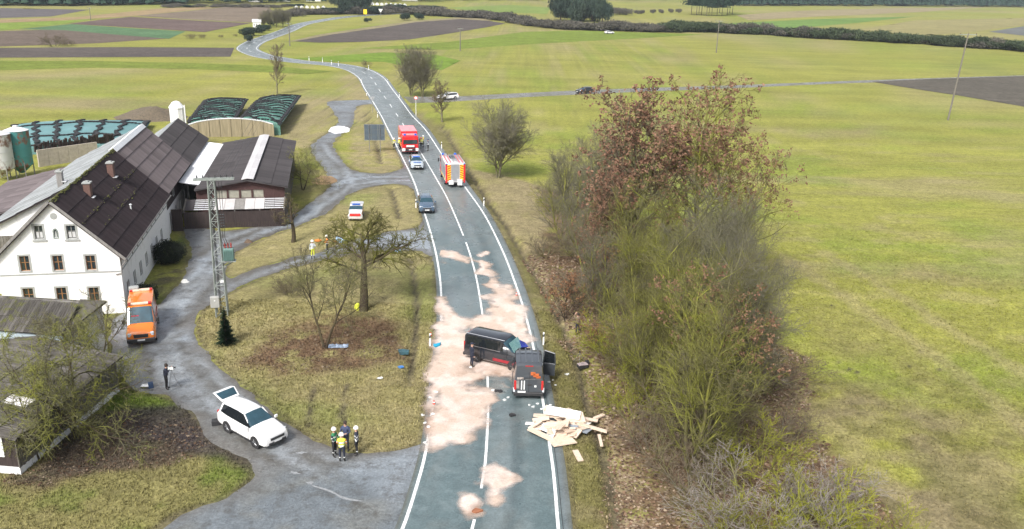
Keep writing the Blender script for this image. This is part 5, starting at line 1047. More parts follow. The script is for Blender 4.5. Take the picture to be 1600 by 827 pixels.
def arches(root, xs_, W, r):
    for x in xs_:
        for s in (1, -1):
            MB().lathe([(r * .8, -.02), (r * 1.13, -.02), (r * 1.13, .012), (r * .8, .012)], (x, s * (W / 2 - .003), r), 22, axis='y').obj('wheel_arch', M_blackp, root)
def mirror(root, x, y, z, m):
    for s in (1, -1): MB().cbox((x, s * (y + .13), z), (.10, .22, .15), ch=.03).obj('mirror', m, root)
SUV_ST = [(2.33, .50, .42, .58, .66, .72, .45), (2.28, .74, .34, .66, .78, .86, .62), (2.12, .86, .28, .74, .86, .93, .70), (1.75, .895, .26, .82, .94, 1.0, .76), (1.15, .90, .26, .90, 1.02, 1.09, .78), (.95, .90, .26, .92, 1.04, 1.12, .78), (.18, .90, .26, .93, 1.06, 1.60, .60), (-.35, .90, .26, .94, 1.07, 1.66, .61), (-.38, .90, .26, .94, 1.07, 1.665, .61), (-1.22, .90, .26, .95, 1.09, 1.64, .60), (-1.25, .90, .26, .95, 1.09, 1.64, .60), (-1.90, .88, .28, .96, 1.15, 1.57, .56), (-2.02, .88, .30, .97, 1.12, 1.58, .56), (-2.26, .84, .34, .92, 1.08, 1.16, .62), (-2.34, .76, .42, .80, .95, 1.02, .60)]
def car(name, label, cat, loc, yaw, col, st=SUV_ST, wheels=(1.42, -1.25), r=.35, scale=1.0, group=None, grille=True, win=(5, 6, 7, 8, 9, 10), ws=5, rw=12, tail=True):
    root = thing(name, label, cat, (loc[0], loc[1], 0), yaw, group); root.scale = (scale,) * 3
    loft(root, st, col, win, ws, rw); W = max(s[1] for s in st) * 2; xf = st[0][0]; xb = st[-1][0]
    arches(root, wheels, W, r)
    for x in wheels:
        for s in (1, -1): wheel(root, x, s * (W / 2 - .105), r, side=s)
    zt = st[2][4]
    for s in (1, -1):
        MB().slab([(xf - .10, s * .46, .74), (xf - .34, s * .80, .76), (xf - .36, s * .79, .90), (xf - .12, s * .46, .86)] if s > 0 else [(xf - .12, s * .46, .86), (xf - .36, s * .79, .90), (xf - .34, s * .80, .76), (xf - .10, s * .46, .74)], -.05).obj('headlight', M_lampw, root)
        MB().cbox((xb + .12, s * .68, .98), (.16, .26, .20), ch=.03).obj('tail_light', M_lampr, root)
        MB().tube([(.95, s * .74, zt + .14), (.56, s * .68, zt + (st[6][5] - zt) * .5 + .05), (.18, s * .60, st[6][5] - .02)], .035, 6).obj('pillar', col, root)
        for x in (.1, -.85): MB().cbox((x, s * (W / 2 + .005), .88), (.17, .03, .03)).obj('door_handle', col, root)
        for x in (.85, -.34, -1.2): MB().cbox((x, s * (W / 2 - .004), .62), (.018, .012, .52)).obj('door_seam', M_seam, root)
        MB().cbox((-.1, s * (W / 2 - .03), .30), (2.2, .10, .10)).obj('side_skirt', M_blackp, root)
        MB().tube([(.0, s * .56, zt + .78), (-1.7, s * .54, zt + .77)], .022, 6).obj('roof_rail', M_rim, root)
    MB().cbox((xf - .01, 0, .68), (.10, .92, .13), ch=.02).obj('grille', M_blackp, root); MB().cbox((xf - .03, 0, .42), (.14, 1.15, .14), ch=.02).obj('lower_grille', M_blackp, root)
    MB().cbox((xf + .05, 0, .52), (.02, .50, .11)).obj('number_plate', M_plate, root); MB().cbox((xb - .01, 0, .80), (.03, .50, .11)).obj('number_plate', M_plate, root)
    MB().cbox((xf - .02, 0, .76), (.09, .95, .025)).obj('chrome_bar', M_rim, root); MB().cbox((xb + .04, 0, .42), (.16, 1.5, .2), ch=.03).obj('bumper', M_blackp, root)
    mirror(root, .88, W / 2 - .02, 1.10, col); return root
Mwhite = paint('white_car_paint', (.80, .80, .80)); Mblue = paint('dark_blue_car_paint', (.065, .105, .16)); Msilver = paint('silver_blue_car_paint', (.42, .47, .52)); Mblack = paint('black_van_paint', (.020, .023, .030), .2); Mgreyv = paint('anthracite_van_paint', (.055, .062, .072), .28)
def facing(p_from, p_to): return math.atan2(p_to[1] - p_from[1], p_to[0] - p_from[0])
# white SUV with its tailgate up
a, b = P(352, 668), P(399, 700); fR = P(441, 690); c0 = ((P(350, 655)[0] + P(441, 690)[0]) / 2 + .25, (P(345, 655)[1] + fR[1]) / 2 - .05)
yaw = facing(P(355, 676), P(394, 698)) ; rw_, fw_ = P(357, 676), P(394, 699); mid = ((rw_[0] + fw_[0]) / 2, (rw_[1] + fw_[1]) / 2)
cx_, cy_ = mid[0] - math.sin(yaw) * .9, mid[1] + math.cos(yaw) * .9
suv = car('parked_car', 'white SUV with its tailgate raised, parked on the farm track', 'car', (cx_, cy_), yaw, Mwhite, rw=99, scale=1.0)
tg = MB().slab([(-2.62, .68, 1.96), (-2.62, -.68, 1.96), (-2.0, -.58, 1.64), (-2.0, .58, 1.64)], .06).slab([(-2.88, .62, 1.92), (-2.88, -.62, 1.92), (-2.62, -.68, 1.96), (-2.62, .68, 1.96)], .06).obj('tailgate', Mwhite, suv); MB().slab([(-2.58, .60, 1.965), (-2.58, -.60, 1.965), (-2.10, -.50, 1.715), (-2.10, .50, 1.715)], .03).obj('rear_window', M_bglass, tg)
MB().cbox((-2.335, 0, .92), (.04, 1.15, .42)).obj('luggage_shade', M_shade, suv)  # dark plate on the closed tail: shade of the open boot put into colour
Q = P(668, 337); yw = facing(P(652, 270), P(668, 337))
EST_ST = [(x, w, zs, zsh * .93, zb * .92, .96 * zt if zt < 1.2 else zt - .22, wr) for (x, w, zs, zsh, zb, zt, wr) in SUV_ST]
def onroad(px, py, s): q = P(px, py); return q
ya = facing(P(661, 300), P(669, 337)); q = P(667.5, 335); car('estate_car', 'dark blue estate car standing in the left lane near the side road', 'car', (q[0] - math.cos(ya) * 2.25, q[1] - math.sin(ya) * 2.25), ya, Mblue, EST_ST)
ya = facing(P(640, 232), P(652.5, 267)); q = P(652.5, 266.5); pc = car('police_car', 'silver-blue police estate car standing in front of the red fire engine', 'car', (q[0] - math.cos(ya) * 2.25, q[1] - math.sin(ya) * 2.25), ya, Msilver, EST_ST)
MB().cbox((.15, 0, 1.50), (.22, 1.0, .10), ch=.02).obj('beacon_bar', M_blue, pc)
for s in (1, -1): MB().cbox((-.3, s * .905, .72), (2.6, .012, .16)).obj('side_stripe', mat('police_blue', (.02, .12, .42), .4, .05, 4), pc)
MB().cbox((1.45, 0, 1.0), (.8, 1.0, .015)).obj('bonnet_stripe', mat('police_blue', (.02, .12, .42), .4, .05, 4), pc)
q = P(700, 155.5); car('parked_car', 'white saloon on the farm lane beside the small bare tree', 'car', q, facing(P(714, 154), P(686, 156)), Mwhite, EST_ST)
q = P(913, 146); car('parked_car', 'dark compact car driving on the farm lane across the meadow', 'car', q, facing(P(925, 144.8), P(902, 146.5)), paint('black_car_paint', (.02, .022, .028)), [(x * .9,) + s for (x, *s) in [(a[0], *a[1:]) for a in EST_ST]] if False else [((a[0] * .92,) + tuple(a[1:])) for a in EST_ST], wheels=(1.3, -1.15))
q = P(952, 53); car('parked_car', 'tiny white car far off at the foot of the hedge', 'car', q, .3, Mwhite, EST_ST)

# vans
def van_st(L=5.3, H=2.5, hw=.99, nose=1.05):
    f = L / 2; return [(f, .62, .45, .62, .72, .80, .55), (f - .06, .84, .36, .72, .88, .98, .70), (f - .22, .95, .30, .82, .98, 1.12, .78), (f - .55, hw, .28, .92, 1.10, 1.24, .84), (f - nose, hw, .28, 1.0, 1.18, 1.36, .86), (f - nose - .72, hw, .28, 1.05, 1.24, H - .10, .80), (f - nose - .95, hw, .28, 1.05, 1.26, H, .82), (f - nose - 1.55, hw, .28, 1.06, 1.27, H, .84), (f - nose - 1.65, hw, .28, 1.06, 1.27, H, .84), (-.20 * f, hw, .28, 1.06, 1.27, H, .84), (-.24 * f, hw, .28, 1.06, 1.27, H, .84), (-f + .35, hw, .30, 1.06, 1.27, H, .84), (-f + .12, hw * .98, .32, 1.05, 1.26, H - .03, .82), (-f, hw * .95, .36, 1.0, 1.22, H - .12, .78)]
def van(name, label, loc, yaw, m, L=5.3, H=2.5, wheels=(1.7, -1.45), r=.34, win=(5, 6, 8, 10), deform=None, group=None, hw=.99):
    root = thing(name, label, 'van', (loc[0], loc[1], 0), yaw, group); st = van_st(L, H, hw)
    loft(root, st, m, win, 4, 99, deform=deform); f = L / 2
    arches(root, wheels, hw * 2, r)
    for x in wheels:
        for s in (1, -1): wheel(root, x, s * (hw - .11), r, side=s)
    for s in (1, -1):
        MB().cbox((-f - .0, s * (hw * .84), 1.05), (.10, .15, .62), ch=.02).obj('tail_light', M_lampr, root)
        for x in (.95, -.1, -1.25): MB().cbox((x, s * (hw - .002), .95), (.02, .012, 1.1)).obj('door_seam', M_seam, root)
    MB().cbox((-f - .04, 0, .45), (.16, hw * 1.85, .22), ch=.03).obj('bumper', M_blackp, root); MB().cbox((-f - .015, 0, 1.2), (.02, .025, 1.5)).obj('door_seam', M_seam, root)
    MB().cbox((-f - .02, 0, H - .14), (.03, .5, .05)).obj('brake_light', M_lampr, root)
    return root
# anthracite van, rear towards the camera
q0 = ((P(799, 624)[0] + P(852, 627)[0]) / 2, P(825, 625)[1]); tvy = facing((q0[0], q0[1]), (q0[0] - .05, q0[1] + 4)); Lg = 4.15
tv = van('crashed_van', 'anthracite van with its rear to the camera and the right front door open', (q0[0] + math.cos(tvy) * Lg / 2, q0[1] + math.sin(tvy) * Lg / 2), tvy, Mgreyv, L=Lg, H=2.52, wheels=(1.15, -1.05), hw=1.03,
         deform=lambda p: p + Vector((-.9 * max(0, p.x - .9) * .35, .12 * max(0, p.x - .9), .05 * math.sin(p.y * 5) * max(0, p.x - .9))))
xb = -Lg / 2
rwn = MB().slab([(xb - .005, .80, 1.42), (xb + .04, .74, 2.10), (xb + .04, -.74, 2.10), (xb - .005, -.80, 1.42)], -.03).obj('rear_window', mat('tinted_rear_glass', (.075, .08, .085), .12, col2=(.14, .14, .14), scale=3, spec=.9), tv)
for (y, z, s1, s2) in ((-.45, 1.75, .36, .24), (-.25, 1.86, .3, .22), (-.58, 1.62, .3, .14)): MB().cbox((xb - .02, y, z), (.03, s1, s2), ch=.01).obj('load_behind_glass', mat('orange_load', (.48, .115, .03), .6, .35, 9), rwn)
MB().cbox((xb - .025, .55, 1.52), (.02, .4, .14)).obj('load_behind_glass', mat('pale_load', (.38, .33, .30), .7, .4, 9), rwn)
MB().slab([(xb - .035, .84, 1.34), (xb - .035, .62, 1.38), (xb - .02, .60, .80), (xb - .02, .86, .80)], -.008).obj('dust_patch', mat('dusty_bodywork', (.30, .28, .26), .7, col2=(.12, .12, .12), scale=4, thr=(.4, .7)), tv)
for y in (.46, .29): MB().cbox((xb - .03, y, 1.05), (.02, .075, .62)).obj('white_stripe', M_plate, tv)
MB().cbox((xb - .03, -.42, .98), (.02, .13, .13)).obj('white_sticker', M_plate, tv); MB().cbox((xb - .11, .45, .62), (.02, .5, .12)).obj('number_plate', M_plate, tv)
MB().cbox((xb - .03, -.05, 1.08), (.05, .28, .06), ch=.01).obj('door_handle', M_blackp, tv); MB().tube([(xb - .03, -.1, 1.55), (xb - .04, .5, 1.48)], .015, 5).obj('wiper', M_blackp, tv)
for s in (1, -1): MB().cbox((xb + .02, s * .93, .72), (.1, .12, .3)).obj('lower_lamp', M_lampw, tv)
dr = MB().slab([(.85, -1.03, .45), (.85, -1.03, 1.25), (.6, -1.82, 1.25), (.6, -1.82, .45)], .07).obj('open_door', Mgreyv, tv)
mb = MB(); o_ = Vector((.85, -1.03, 0)); e_ = Vector((.6, -1.82, 0))
for a_, b_ in (((0, 1.25), (0.08, 2.18)), ((0.08, 2.18), (.92, 2.05)), ((.92, 2.05), (1.0, 1.25)), ((0, 1.28), (1, 1.28))): mb.tube([o_.lerp(e_, a_[0]) + Vector((0, 0, a_[1])), o_.lerp(e_, b_[0]) + Vector((0, 0, b_[1]))], .045, 6)
mb.obj('window_frame', Mgreyv, dr); MB().slab([o_.lerp(e_, t) + Vector((0, 0, z)) for t, z in ((.04, 1.3), (.1, 2.13), (.9, 2.0), (.96, 1.3))], .02).obj('pane', M_cglass, dr); MB().slab([(.80, -1.15, .55), (.80, -1.15, 1.2), (.60, -1.75, 1.2), (.60, -1.75, .55)], .02).obj('door_trim', M_blackp, dr)
MB().cbox((1.0, -1.25, 1.5), (.1, .25, .3), ch=.03).obj('mirror', M_blackp, tv); [MB().cbox((-.75, y, 2.53), (2.2, .10, .03), ch=.01).obj('roof_rib', Mgreyv, tv) for y in (-.6, -.2, .2, .6)]
# black van, broadside, crushed nose behind the anthracite van
r1, f1 = P(742, 567), P(792, 579); by = facing(r1, f1) ; bm_ = ((r1[0] + f1[0]) / 2, (r1[1] + f1[1]) / 2)
random.seed(5)
def crush(p):
    k_ = max(0, p.x - 1.35); return p + Vector((-.45 * k_, .25 * k_ + .10 * math.sin(p.z * 7 + p.y * 3) * min(1, k_ * 2), (.12 * math.sin(p.y * 6 + 1) - .12) * min(1, k_ * 1.5)))
bv = van('crashed_van', 'black minibus standing across the road with its crushed nose behind the anthracite van', (bm_[0] - math.sin(by) * .95 + .22, bm_[1] + math.cos(by) * .95), by, Mblack, L=4.8, H=1.98, wheels=(1.42, -1.45), hw=.95, deform=crush, win=(5, 6, 8, 10))
MB().cbox((.55, -.955, .56), (1.3, .02, .20)).obj('red_lower_stripe', mat('dark_red_decal', (.30, .02, .03), .4, .2, 5), bv); MB().cbox((-.7, -.962, 1.22), (2.3, .015, .03)).obj('trim_strip', M_rim, bv)
for (x, w_) in ((-1.6, 1.2), (-.3, 1.0)):
    for s in (-1,): MB().slab([(x - w_ / 2, s * .935, 1.26), (x + w_ / 2, s * .935, 1.26), (x + w_ / 2 - .04, s * .855, 1.78), (x - w_ / 2 + .04, s * .855, 1.78)], .0301).obj('side_window', M_cglass, bv)
MB().slab([(1.45, .70, 1.32), (.98, .66, 1.86), (.98, -.66, 1.86), (1.45, -.74, 1.28)], .02).obj('shattered_windscreen', mat('shattered_glass', (.30, .45, .44), .35, col2=(.10, .25, .26), scale=9, thr=(.35, .6), spec=.8), bv)
mb = MB(); rc = random.Random(4)
for i in range(16): q = Vector((rc.uniform(1.5, 2.25), rc.uniform(-.85, .85), rc.uniform(.5, 1.15))); u = Vector([rc.gauss(0, .16) for _ in range(3)]); v = Vector([rc.gauss(0, .16) for _ in range(3)]); mb.slab([q - u, q - v, q + u, q + v], .02)
mb.obj('torn_bodywork', Mblack, bv, kind='stuff')
MB().slab([(1.55, .2, 1.35), (1.8, .75, 1.25), (1.45, .9, 1.45), (1.25, .45, 1.75)], .05).obj('blue_cloth', mat('blue_cloth', (.03, .05, .30), .8, .4, 6), bv)
for s in (1, -1): MB().cbox((-2.42, s * .80, 1.15), (.05, .13, .45)).obj('tail_light', M_lampr, bv)
MB().tube([(-2.3, -.78, 2.02), (.7, -.76, 2.02)], .02, 6).obj('roof_rail', M_rim, bv)
# orange van
fo = P(222, 541); fb = P(218, 470, 2.5); fa = P(221, 505, 2.35); oyaw = facing(P(224, 440), (fo[0], fo[1] - 0)) ; oyaw = facing((-27.6 - .35, 61), (-26.1, 56.0)); Mor = paint('orange_van_paint', (.78, .20, .02))
M_redwhite = mat('red_white_warning_foil', (.75, .68, .66), .4, col2=(.62, .05, .03), scale=6, thr=(.48, .52), coord='Object')
ov = van('orange_van', 'orange emergency van with red and white warning foil parked by the farmhouse corner', (fo[0] - math.cos(oyaw) * 2.75, fo[1] - math.sin(oyaw) * 2.75), oyaw, Mor, L=5.5, H=2.45, wheels=(1.8, -1.6), win=(5, 6))
MB().slab([(2.70, .66, .93), (1.75, .70, 1.30), (1.75, -.70, 1.30), (2.70, -.66, .93)], -.02).obj('bonnet_foil', M_redwhite, ov)
for s in (1, -1): MB().cbox((2.60, s * .72, .88), (.22, .3, .24), ch=.05).obj('headlight', M_lampw, ov); MB().cbox((1.55, s * 1.13, 1.5), (.14, .24, .34), ch=.04).obj('mirror', M_blackp, ov)
MB().cbox((2.70, 0, .78), (.12, 1.0, .26), ch=.03).obj('grille', M_blackp, ov); MB().cbox((2.72, 0, .45), (.20, 1.85, .28), ch=.05).obj('bumper', M_blackp, ov); MB().cbox((2.84, 0, .50), (.02, .5, .11)).obj('number_plate', M_plate, ov)
for x in (.75, -2.2): bb = MB().cbox((x, 0, 2.53), (.28, 1.6, .12), ch=.03).obj('beacon_bar', mat('pale_orange_lens', (.75, .55, .42), .3, .2, 5), ov); [MB().cbox((x, s * .68, 2.535), (.29, .24, .125), ch=.03).obj('lens', M_lampr, bb) for s in (1, -1)]
MB().cbox((-2.4, -.5, 2.62), (.5, .7, .3), ch=.05).obj('roof_box', M_trim, ov); MB().cbox((1.25, -.35, 1.70), (.3, .5, .3)).obj('red_jacket_inside', mat('red_jacket', (.5, .03, .08), .7), ov)
MB().cbox((.3, 0, 2.475), (.5, .4, .04), ch=.01).obj('roof_hatch', mat('roof_hatch_orange', (.6, .17, .03), .5), ov)
for s in (1, -1): MB().cbox((-.7, s * .985, 1.0), (3.4, .015, .22)).obj('side_stripe', M_redwhite, ov)
# small red and white van behind the crooked tree
q = P(556, 349); av = van('ambulance', 'small red and white emergency vehicle half hidden behind the crooked fruit tree', (q[0] - .3, q[1] + 2.2), facing((q[0] - .35, q[1] + 4), q), paint('red_white_paint', (.62, .60, .60)), L=4.0, H=1.75, wheels=(1.2, -1.1), hw=.80)
av.scale = (.85, .85, .85); MB().cbox((1.86, 0, .93), (.4, 1.4, .3), ch=.08).obj('red_bonnet', paint('signal_red', (.62, .02, .02)), av); [MB().cbox((-.4, s * .805, .8), (2.8, .015, .35)).obj('side_stripe', paint('signal_red', (.62, .02, .02)), av) for s in (1, -1)]; MB().cbox((.1, 0, 1.83), (.25, 1.0, .12)).obj('beacon_bar', M_blue, av)

# fire engines
Mred = paint('fire_red', (.66, .016, .020), .3); Mfw = paint('engine_white', (.74, .73, .73), .35); M_shutter = mat('roller_shutter', (.36, .37, .39), .4, .1, 3, metal=.4); M_yel = mat('warning_yellow', (.85, .62, .02), .5, .06, 4)
def engine(name, label, loc, yaw, bodyc, rear=False):
    t = thing(name, label, 'fire engine', (loc[0], loc[1], 0), yaw); L = 7.2; f = L / 2
    MB().cbox((f - .85, 0, 1.75), (1.70, 2.42, 2.1), ch=.14).cbox((f - .83, 0, .72), (1.6, 2.36, .5), ch=.05).obj('cab', Mred, t, 40)
    MB().cbox((-.95, 0, 1.98), (5.25, 2.5, 2.35), ch=.05).cbox((-.95, 0, .78), (5.1, 2.3, .2)).obj('box_body', bodyc, t, 40)
    MB().slab([(f + .03, 1.05, 1.62), (f + .03, -1.05, 1.62), (f - .06, -1.02, 2.52), (f - .06, 1.02, 2.52)], -.02 if False else .03).obj('windscreen', mat('engine_glass', (.03, .045, .05), .06, spec=1.0), t)
    for s in (1, -1):
        MB().cbox((f - .75, s * 1.20, 2.1), (.95, .05, .72), ch=.04).obj('side_window', M_cglass, t); MB().cbox((f + .05, s * .98, .78), (.12, .46, .42), ch=.05).obj('bumper_panel', Mfw, t); MB().cbox((f + .10, s * .98, .85), (.06, .26, .16), ch=.02).obj('headlight', M_lampw, t)
        MB().cbox((f - .1, s * 1.38, 2.15), (.14, .16, .5), ch=.03).obj('mirror', M_blackp, t); MB().cbox((f - .75, s * 1.215, 1.25), (.9, .02, .9)).obj('cab_door', Mred, t); MB().cbox((f - .4, s * .8, 2.95), (.32, .35, .26), ch=.06).obj('beacon', M_blue, t)
        for i in range(3): MB().cbox((-2.6 + i * 1.65, s * 1.25, 1.85), (1.45, .03, 1.7)).obj('shutter', M_shutter if bodyc is Mfw else Mred, t)
        MB().cbox((-.95, s * 1.258, 1.05), (5.0, .02, .14)).obj('reflective_stripe', M_yel, t)
        for x in (f - 1.0, -1.6): wheel(t, x, s * 1.02, .52, .34, s)
    MB().cbox((f + .03, 0, 1.3), (.06, 1.2, .26), ch=.02).obj('grille_emblem', Mfw, t); MB().cbox((f + .035, 0, 1.05), (.05, 1.5, .14)).obj('grille', M_blackp, t); MB().cbox((f + .1, 0, .74), (.10, 1.5, .30), ch=.03).obj('bumper', M_blackp, t); MB().cbox((f + .16, 0, .78), (.02, .5, .12)).obj('number_plate', M_plate, t)
    MB().cbox((-.95, 0, .6), (5.0, 1.6, .3)).obj('chassis', M_blackp, t)
    return t
ya = facing(P(625, 205), P(643, 242)); q = P(641.5, 242); e1 = engine('fire_engine', 'red box-bodied fire engine facing the camera in the left lane, firefighters on both sides', (q[0] - math.cos(ya) * 3.6, q[1] - math.sin(ya) * 3.6), ya, Mred)
MB().cbox((-.95, 0, 3.17), (5.0, 2.3, .05), ch=.01).obj('roof_sheet', mat('pink_roof', (.66, .30, .32), .5, .15, 1.5), e1); MB().cbox((2.2, 0, 2.83), (.9, 2.2, .06), ch=.02).obj('cab_roof_panel', mat('pink_roof', (.66, .30, .32), .5, .15, 1.5), e1)  # roof sheets a paler pink than the red body
ya = facing(P(712, 297), P(690, 255)); q = P(711.5, 293.5); e2 = engine('fire_engine', 'fire engine seen from behind with yellow and red chevrons, in the right lane', (q[0] + math.cos(ya) * 3.6, q[1] + math.sin(ya) * 3.6), ya, Mfw)
bk = -3.58
MB().cbox((bk, 0, 1.95), (.05, 1.05, 2.1)).obj('rear_shutter', M_shutter, e2)
for s in (1, -1):
    MB().cbox((bk - .01, s * 1.14, 1.9), (.05, .22, 2.3)).obj('red_corner', Mred, e2); cv = MB().cbox((bk - .015, s * .79, 1.9), (.04, .44, 2.1)).obj('chevron_panel', M_yel, e2)
    for i in range(7): z = .95 + i * .29; MB().slab([(bk - .045, s * .57, z + .26), (bk - .045, s * .57, z + .12), (bk - .045, s * 1.01, z - .06), (bk - .045, s * 1.01, z + .08)], .01).obj('chevron', mat('chevron_red', (.55, .05, .02), .5), cv)
    MB().cbox((bk - .2, s * .55, .75), (.36, .62, .72 if s < 0 else .5), ch=.05).obj('hose_reel_box', Mfw, e2); MB().cbox((bk - .02, s * 1.14, .72), (.06, .2, .2)).obj('tail_light', M_lampr, e2); MB().cbox((bk - .03, s * 1.1, 3.05), (.1, .2, .14), ch=.03).obj('beacon', M_blue, e2)
    for k in range(2): MB().cbox((-.95, s * (.55 + .42 * k), 3.185), (4.8, .2, .03)).obj('roof_stripe', Mred, e2)
ld = MB()
for s in (.28, -.28): ld.tube([(-3.4, s, 3.36), (1.2, s, 3.36)], .035, 6)
for i in range(15): ld.tube([(-3.3 + i * .3, -.28, 3.36), (-3.3 + i * .3, .28, 3.36)], .02, 5)
ld.obj('ladder', M_rim, e2); MB().cbox((-.2, 0, 3.25), (1.2, .7, .12), ch=.03).obj('roof_equipment', M_blackp, e2); MB().cbox((1.0, .75, 3.28), (.9, .35, .26), ch=.05).obj('roof_locker', M_shutter, e2)

# ------------------------------------------------------------ people
SK = mat('skin', (.50, .30, .22), .6, .05, 5); M_navy = mat('navy_cloth', (.018, .022, .04), .85, .25, 9); M_blk = mat('black_cloth', (.016, .016, .018), .85, .25, 9); M_hiv = mat('hi_vis_yellow', (.62, .66, .06), .7, .1, 8); M_hio = mat('hi_vis_orange', (.75, .22, .04), .7, .1, 8); M_refl = mat('reflective_silver', (.70, .72, .70), .4, .04, 8); M_helm = mat('helmet_white', (.82, .82, .78), .3, .03, 5); M_boot = mat('boot_leather', (.015, .014, .013), .6, .2, 8); M_green = mat('green_vest', (.03, .20, .09), .7, .1, 8); M_bluj = mat('blue_jacket', (.045, .06, .12), .8, .15, 8); M_tan = mat('brown_jacket', (.19, .14, .10), .85, .2, 8); M_hair = mat('dark_hair', (.03, .02, .015), .8, .2, 12); M_palej = mat('pale_jacket', (.52, .56, .60), .8, .1, 6)
def person(px, yaw, label, top, legs, bands=True, head='helmet', arms='down', vest=None, lean=0.0, stride=.0, h=1.76, group=None, world=None, helm=None, twist=0):
    b = world or P(*px); s = h / 1.76; V = []; E = []; Rd = []; tagv = []
    def v(x, y, z, r, t): V.append(Vector((x, y, z)) * s); Rd.append(r * s); tagv.append(t); return len(V) - 1
    def chain(i, pts):
        for p in pts: j = v(*p); E.append((i, j)); i = j
        return i
    L = lambda z: lean * (z - .95)
    pel = v(0, 0, .95, .135, 'leg'); wa = chain(pel, [(L(1.12), 0, 1.12, .135, 'top')]); ch_ = chain(wa, [(L(1.30), 0, 1.30, .150, 'top'), (L(1.42), 0, 1.42, .115, 'top')]); nk = chain(ch_, [(L(1.50) + .01, 0, 1.50, .055, 'skin')]); hd = chain(nk, [(L(1.58) + .02, 0, 1.585, .085, 'skin'), (L(1.65) + .02, 0, 1.66, .092, 'skin'), (L(1.7) + .015, 0, 1.72, .065, 'skin')])
    for sd in (1, -1):
        st = stride * sd
        chain(pel, [(0, sd * .10, .88, .098, 'leg'), (st * .5 + .02, sd * .115, .50, .066, 'leg'), (st * .9 - .01, sd * .12, .28, .058, 'leg'), (st - .01, sd * .12, .10, .048, 'boot'), (st + .07, sd * .13, .045, .042, 'boot'), (st + .17, sd * .14, .038, .034, 'boot')])
        sh_ = chain(ch_, [(L(1.42), sd * .19, 1.41, .072, 'top')]); x0 = L(1.42)
        if arms == 'down': e, w_ = (x0 - .03, sd * .26, 1.13), (x0 + .06, sd * .25, .89)
        elif arms == 'front': e, w_ = (x0 + .05, sd * .26, 1.15), (x0 + .24, sd * .12, 1.14 + .03 * sd)
        elif arms == 'camera': e, w_ = (x0 + .12, sd * .25, 1.22), (x0 + .30, sd * .09, 1.50)
        elif arms == 'up': e, w_ = (x0 + .16, sd * .25, 1.42), (x0 + .24, sd * .08, 1.63)
        elif arms == 'one': e, w_ = ((x0 + .08, sd * .27, 1.15), (x0 + .28, sd * .22, 1.22)) if sd > 0 else ((x0 - .03, sd * .26, 1.13), (x0 + .05, sd * .25, .89))
        d = (Vector(w_) - Vector(e)).normalized(); wj = chain(sh_, [(*e, .050, 'top'), (*w_, .038, 'top')]); pm = Vector(w_) + d * .06; pj = chain(wj, [(*pm, .034, 'hand')])
        sdv = Vector((0, 1, 0)) if abs(d.y) < .8 else Vector((1, 0, 0))
        for k, ln in enumerate((.075, .085, .08, .062)): f0 = pm + d * .03 + sdv * (k - 1.5) * .021; f1_ = f0 + d * ln * .55; f2 = f1_ + (d * .7 + Vector((.4, -sd * .3, -.2))) * ln * .5; chain(pj, [(*f0, .012, 'hand'), (*f1_, .010, 'hand'), (*f2, .008, 'hand')])
        t0 = pm + Vector((.025, -sd * .03, 0)); chain(pj, [(*t0, .013, 'hand'), (*(t0 + d * .035 + Vector((.02, -sd * .01, 0))), .009, 'hand')])
    me = bpy.data.meshes.new('body'); me.from_pydata(V, E, []); o = bpy.data.objects.new('body', me); C.objects.link(o); o.modifiers.new('s', 'SKIN'); sub = o.modifiers.new('b', 'SUBSURF'); sub.levels = sub.render_levels = 1
    for i, sv in enumerate(me.skin_vertices[0].data): sv.radius = (Rd[i], Rd[i] * (1.25 if tagv[i] == 'top' and i < 5 else 1)); sv.use_root = i == 0
    bpy.context.view_layer.update(); dg = bpy.context.evaluated_depsgraph_get(); m2 = bpy.data.meshes.new_from_object(o.evaluated_get(dg)); bpy.data.objects.remove(o); m2.name = 'body'
    m2.materials.clear(); names = ['leg', 'top', 'skin', 'boot', 'hand', 'band', 'vest']; ms = [legs, top, SK, M_boot, SK if not bands else M_boot, M_refl, vest or top]
    for m in ms: m2.materials.append(m)
    A = np.array([x[:] for x in V]); Ta = [tagv[i] for i in range(len(V))]; seg = [(A[i], A[j], tagv[j] if tagv[j] != 'skin' or tagv[i] == 'skin' else 'top') for i, j in E]
    P0 = np.array([q[0] for q in seg]); P1 = np.array([q[1] for q in seg]); D = P1 - P0; LL = (D * D).sum(1) + 1e-9
    for p in m2.polygons:
        c = np.array(p.center); t = np.clip(((c - P0) * D).sum(1) / LL, 0, 1); dd = ((c - P0 - D * t[:, None]) ** 2).sum(1); g = seg[int(dd.argmin())][2]; z = c[2] / s
        if g == 'top' and vest and abs(c[1]) < .21 * s and z > .98: g = 'vest'
        if z > 1.50 and abs(c[1]) < .13: g = 'skin'
        if bands and (g == 'leg' and .26 < z < .34 or g in ('top', 'vest') and (1.02 < z < 1.08 or 1.24 < z < 1.29)): g = 'band'
        p.material_index = names.index(g); p.use_smooth = True
    r = thing('person', label, 'person', (b[0], b[1], 0), yaw, group); bo = link('body', m2, r); hx = (L(1.66) + .02) * s; hz_ = 1.68 * s
    MB().cbox((hx + .095 * s, 0, hz_ - .035), (.03, .022, .035)).obj('nose', SK, bo)
    MB().cbox((hx + .088 * s, .033, hz_ - .0), (.015, .022, .012)).cbox((hx + .088 * s, -.033, hz_), (.015, .022, .012)).obj('eyes', M_blk, bo); MB().cbox((hx + .085 * s, 0, hz_ - .075), (.015, .045, .010)).obj('mouth', mat('lips', (.35, .12, .10), .6), bo)
    MB().cbox((hx, .092 * s, hz_ - .02), (.04, .02, .06), ch=.006).cbox((hx, -.092 * s, hz_ - .02), (.04, .02, .06), ch=.006).obj('ears', SK, bo)
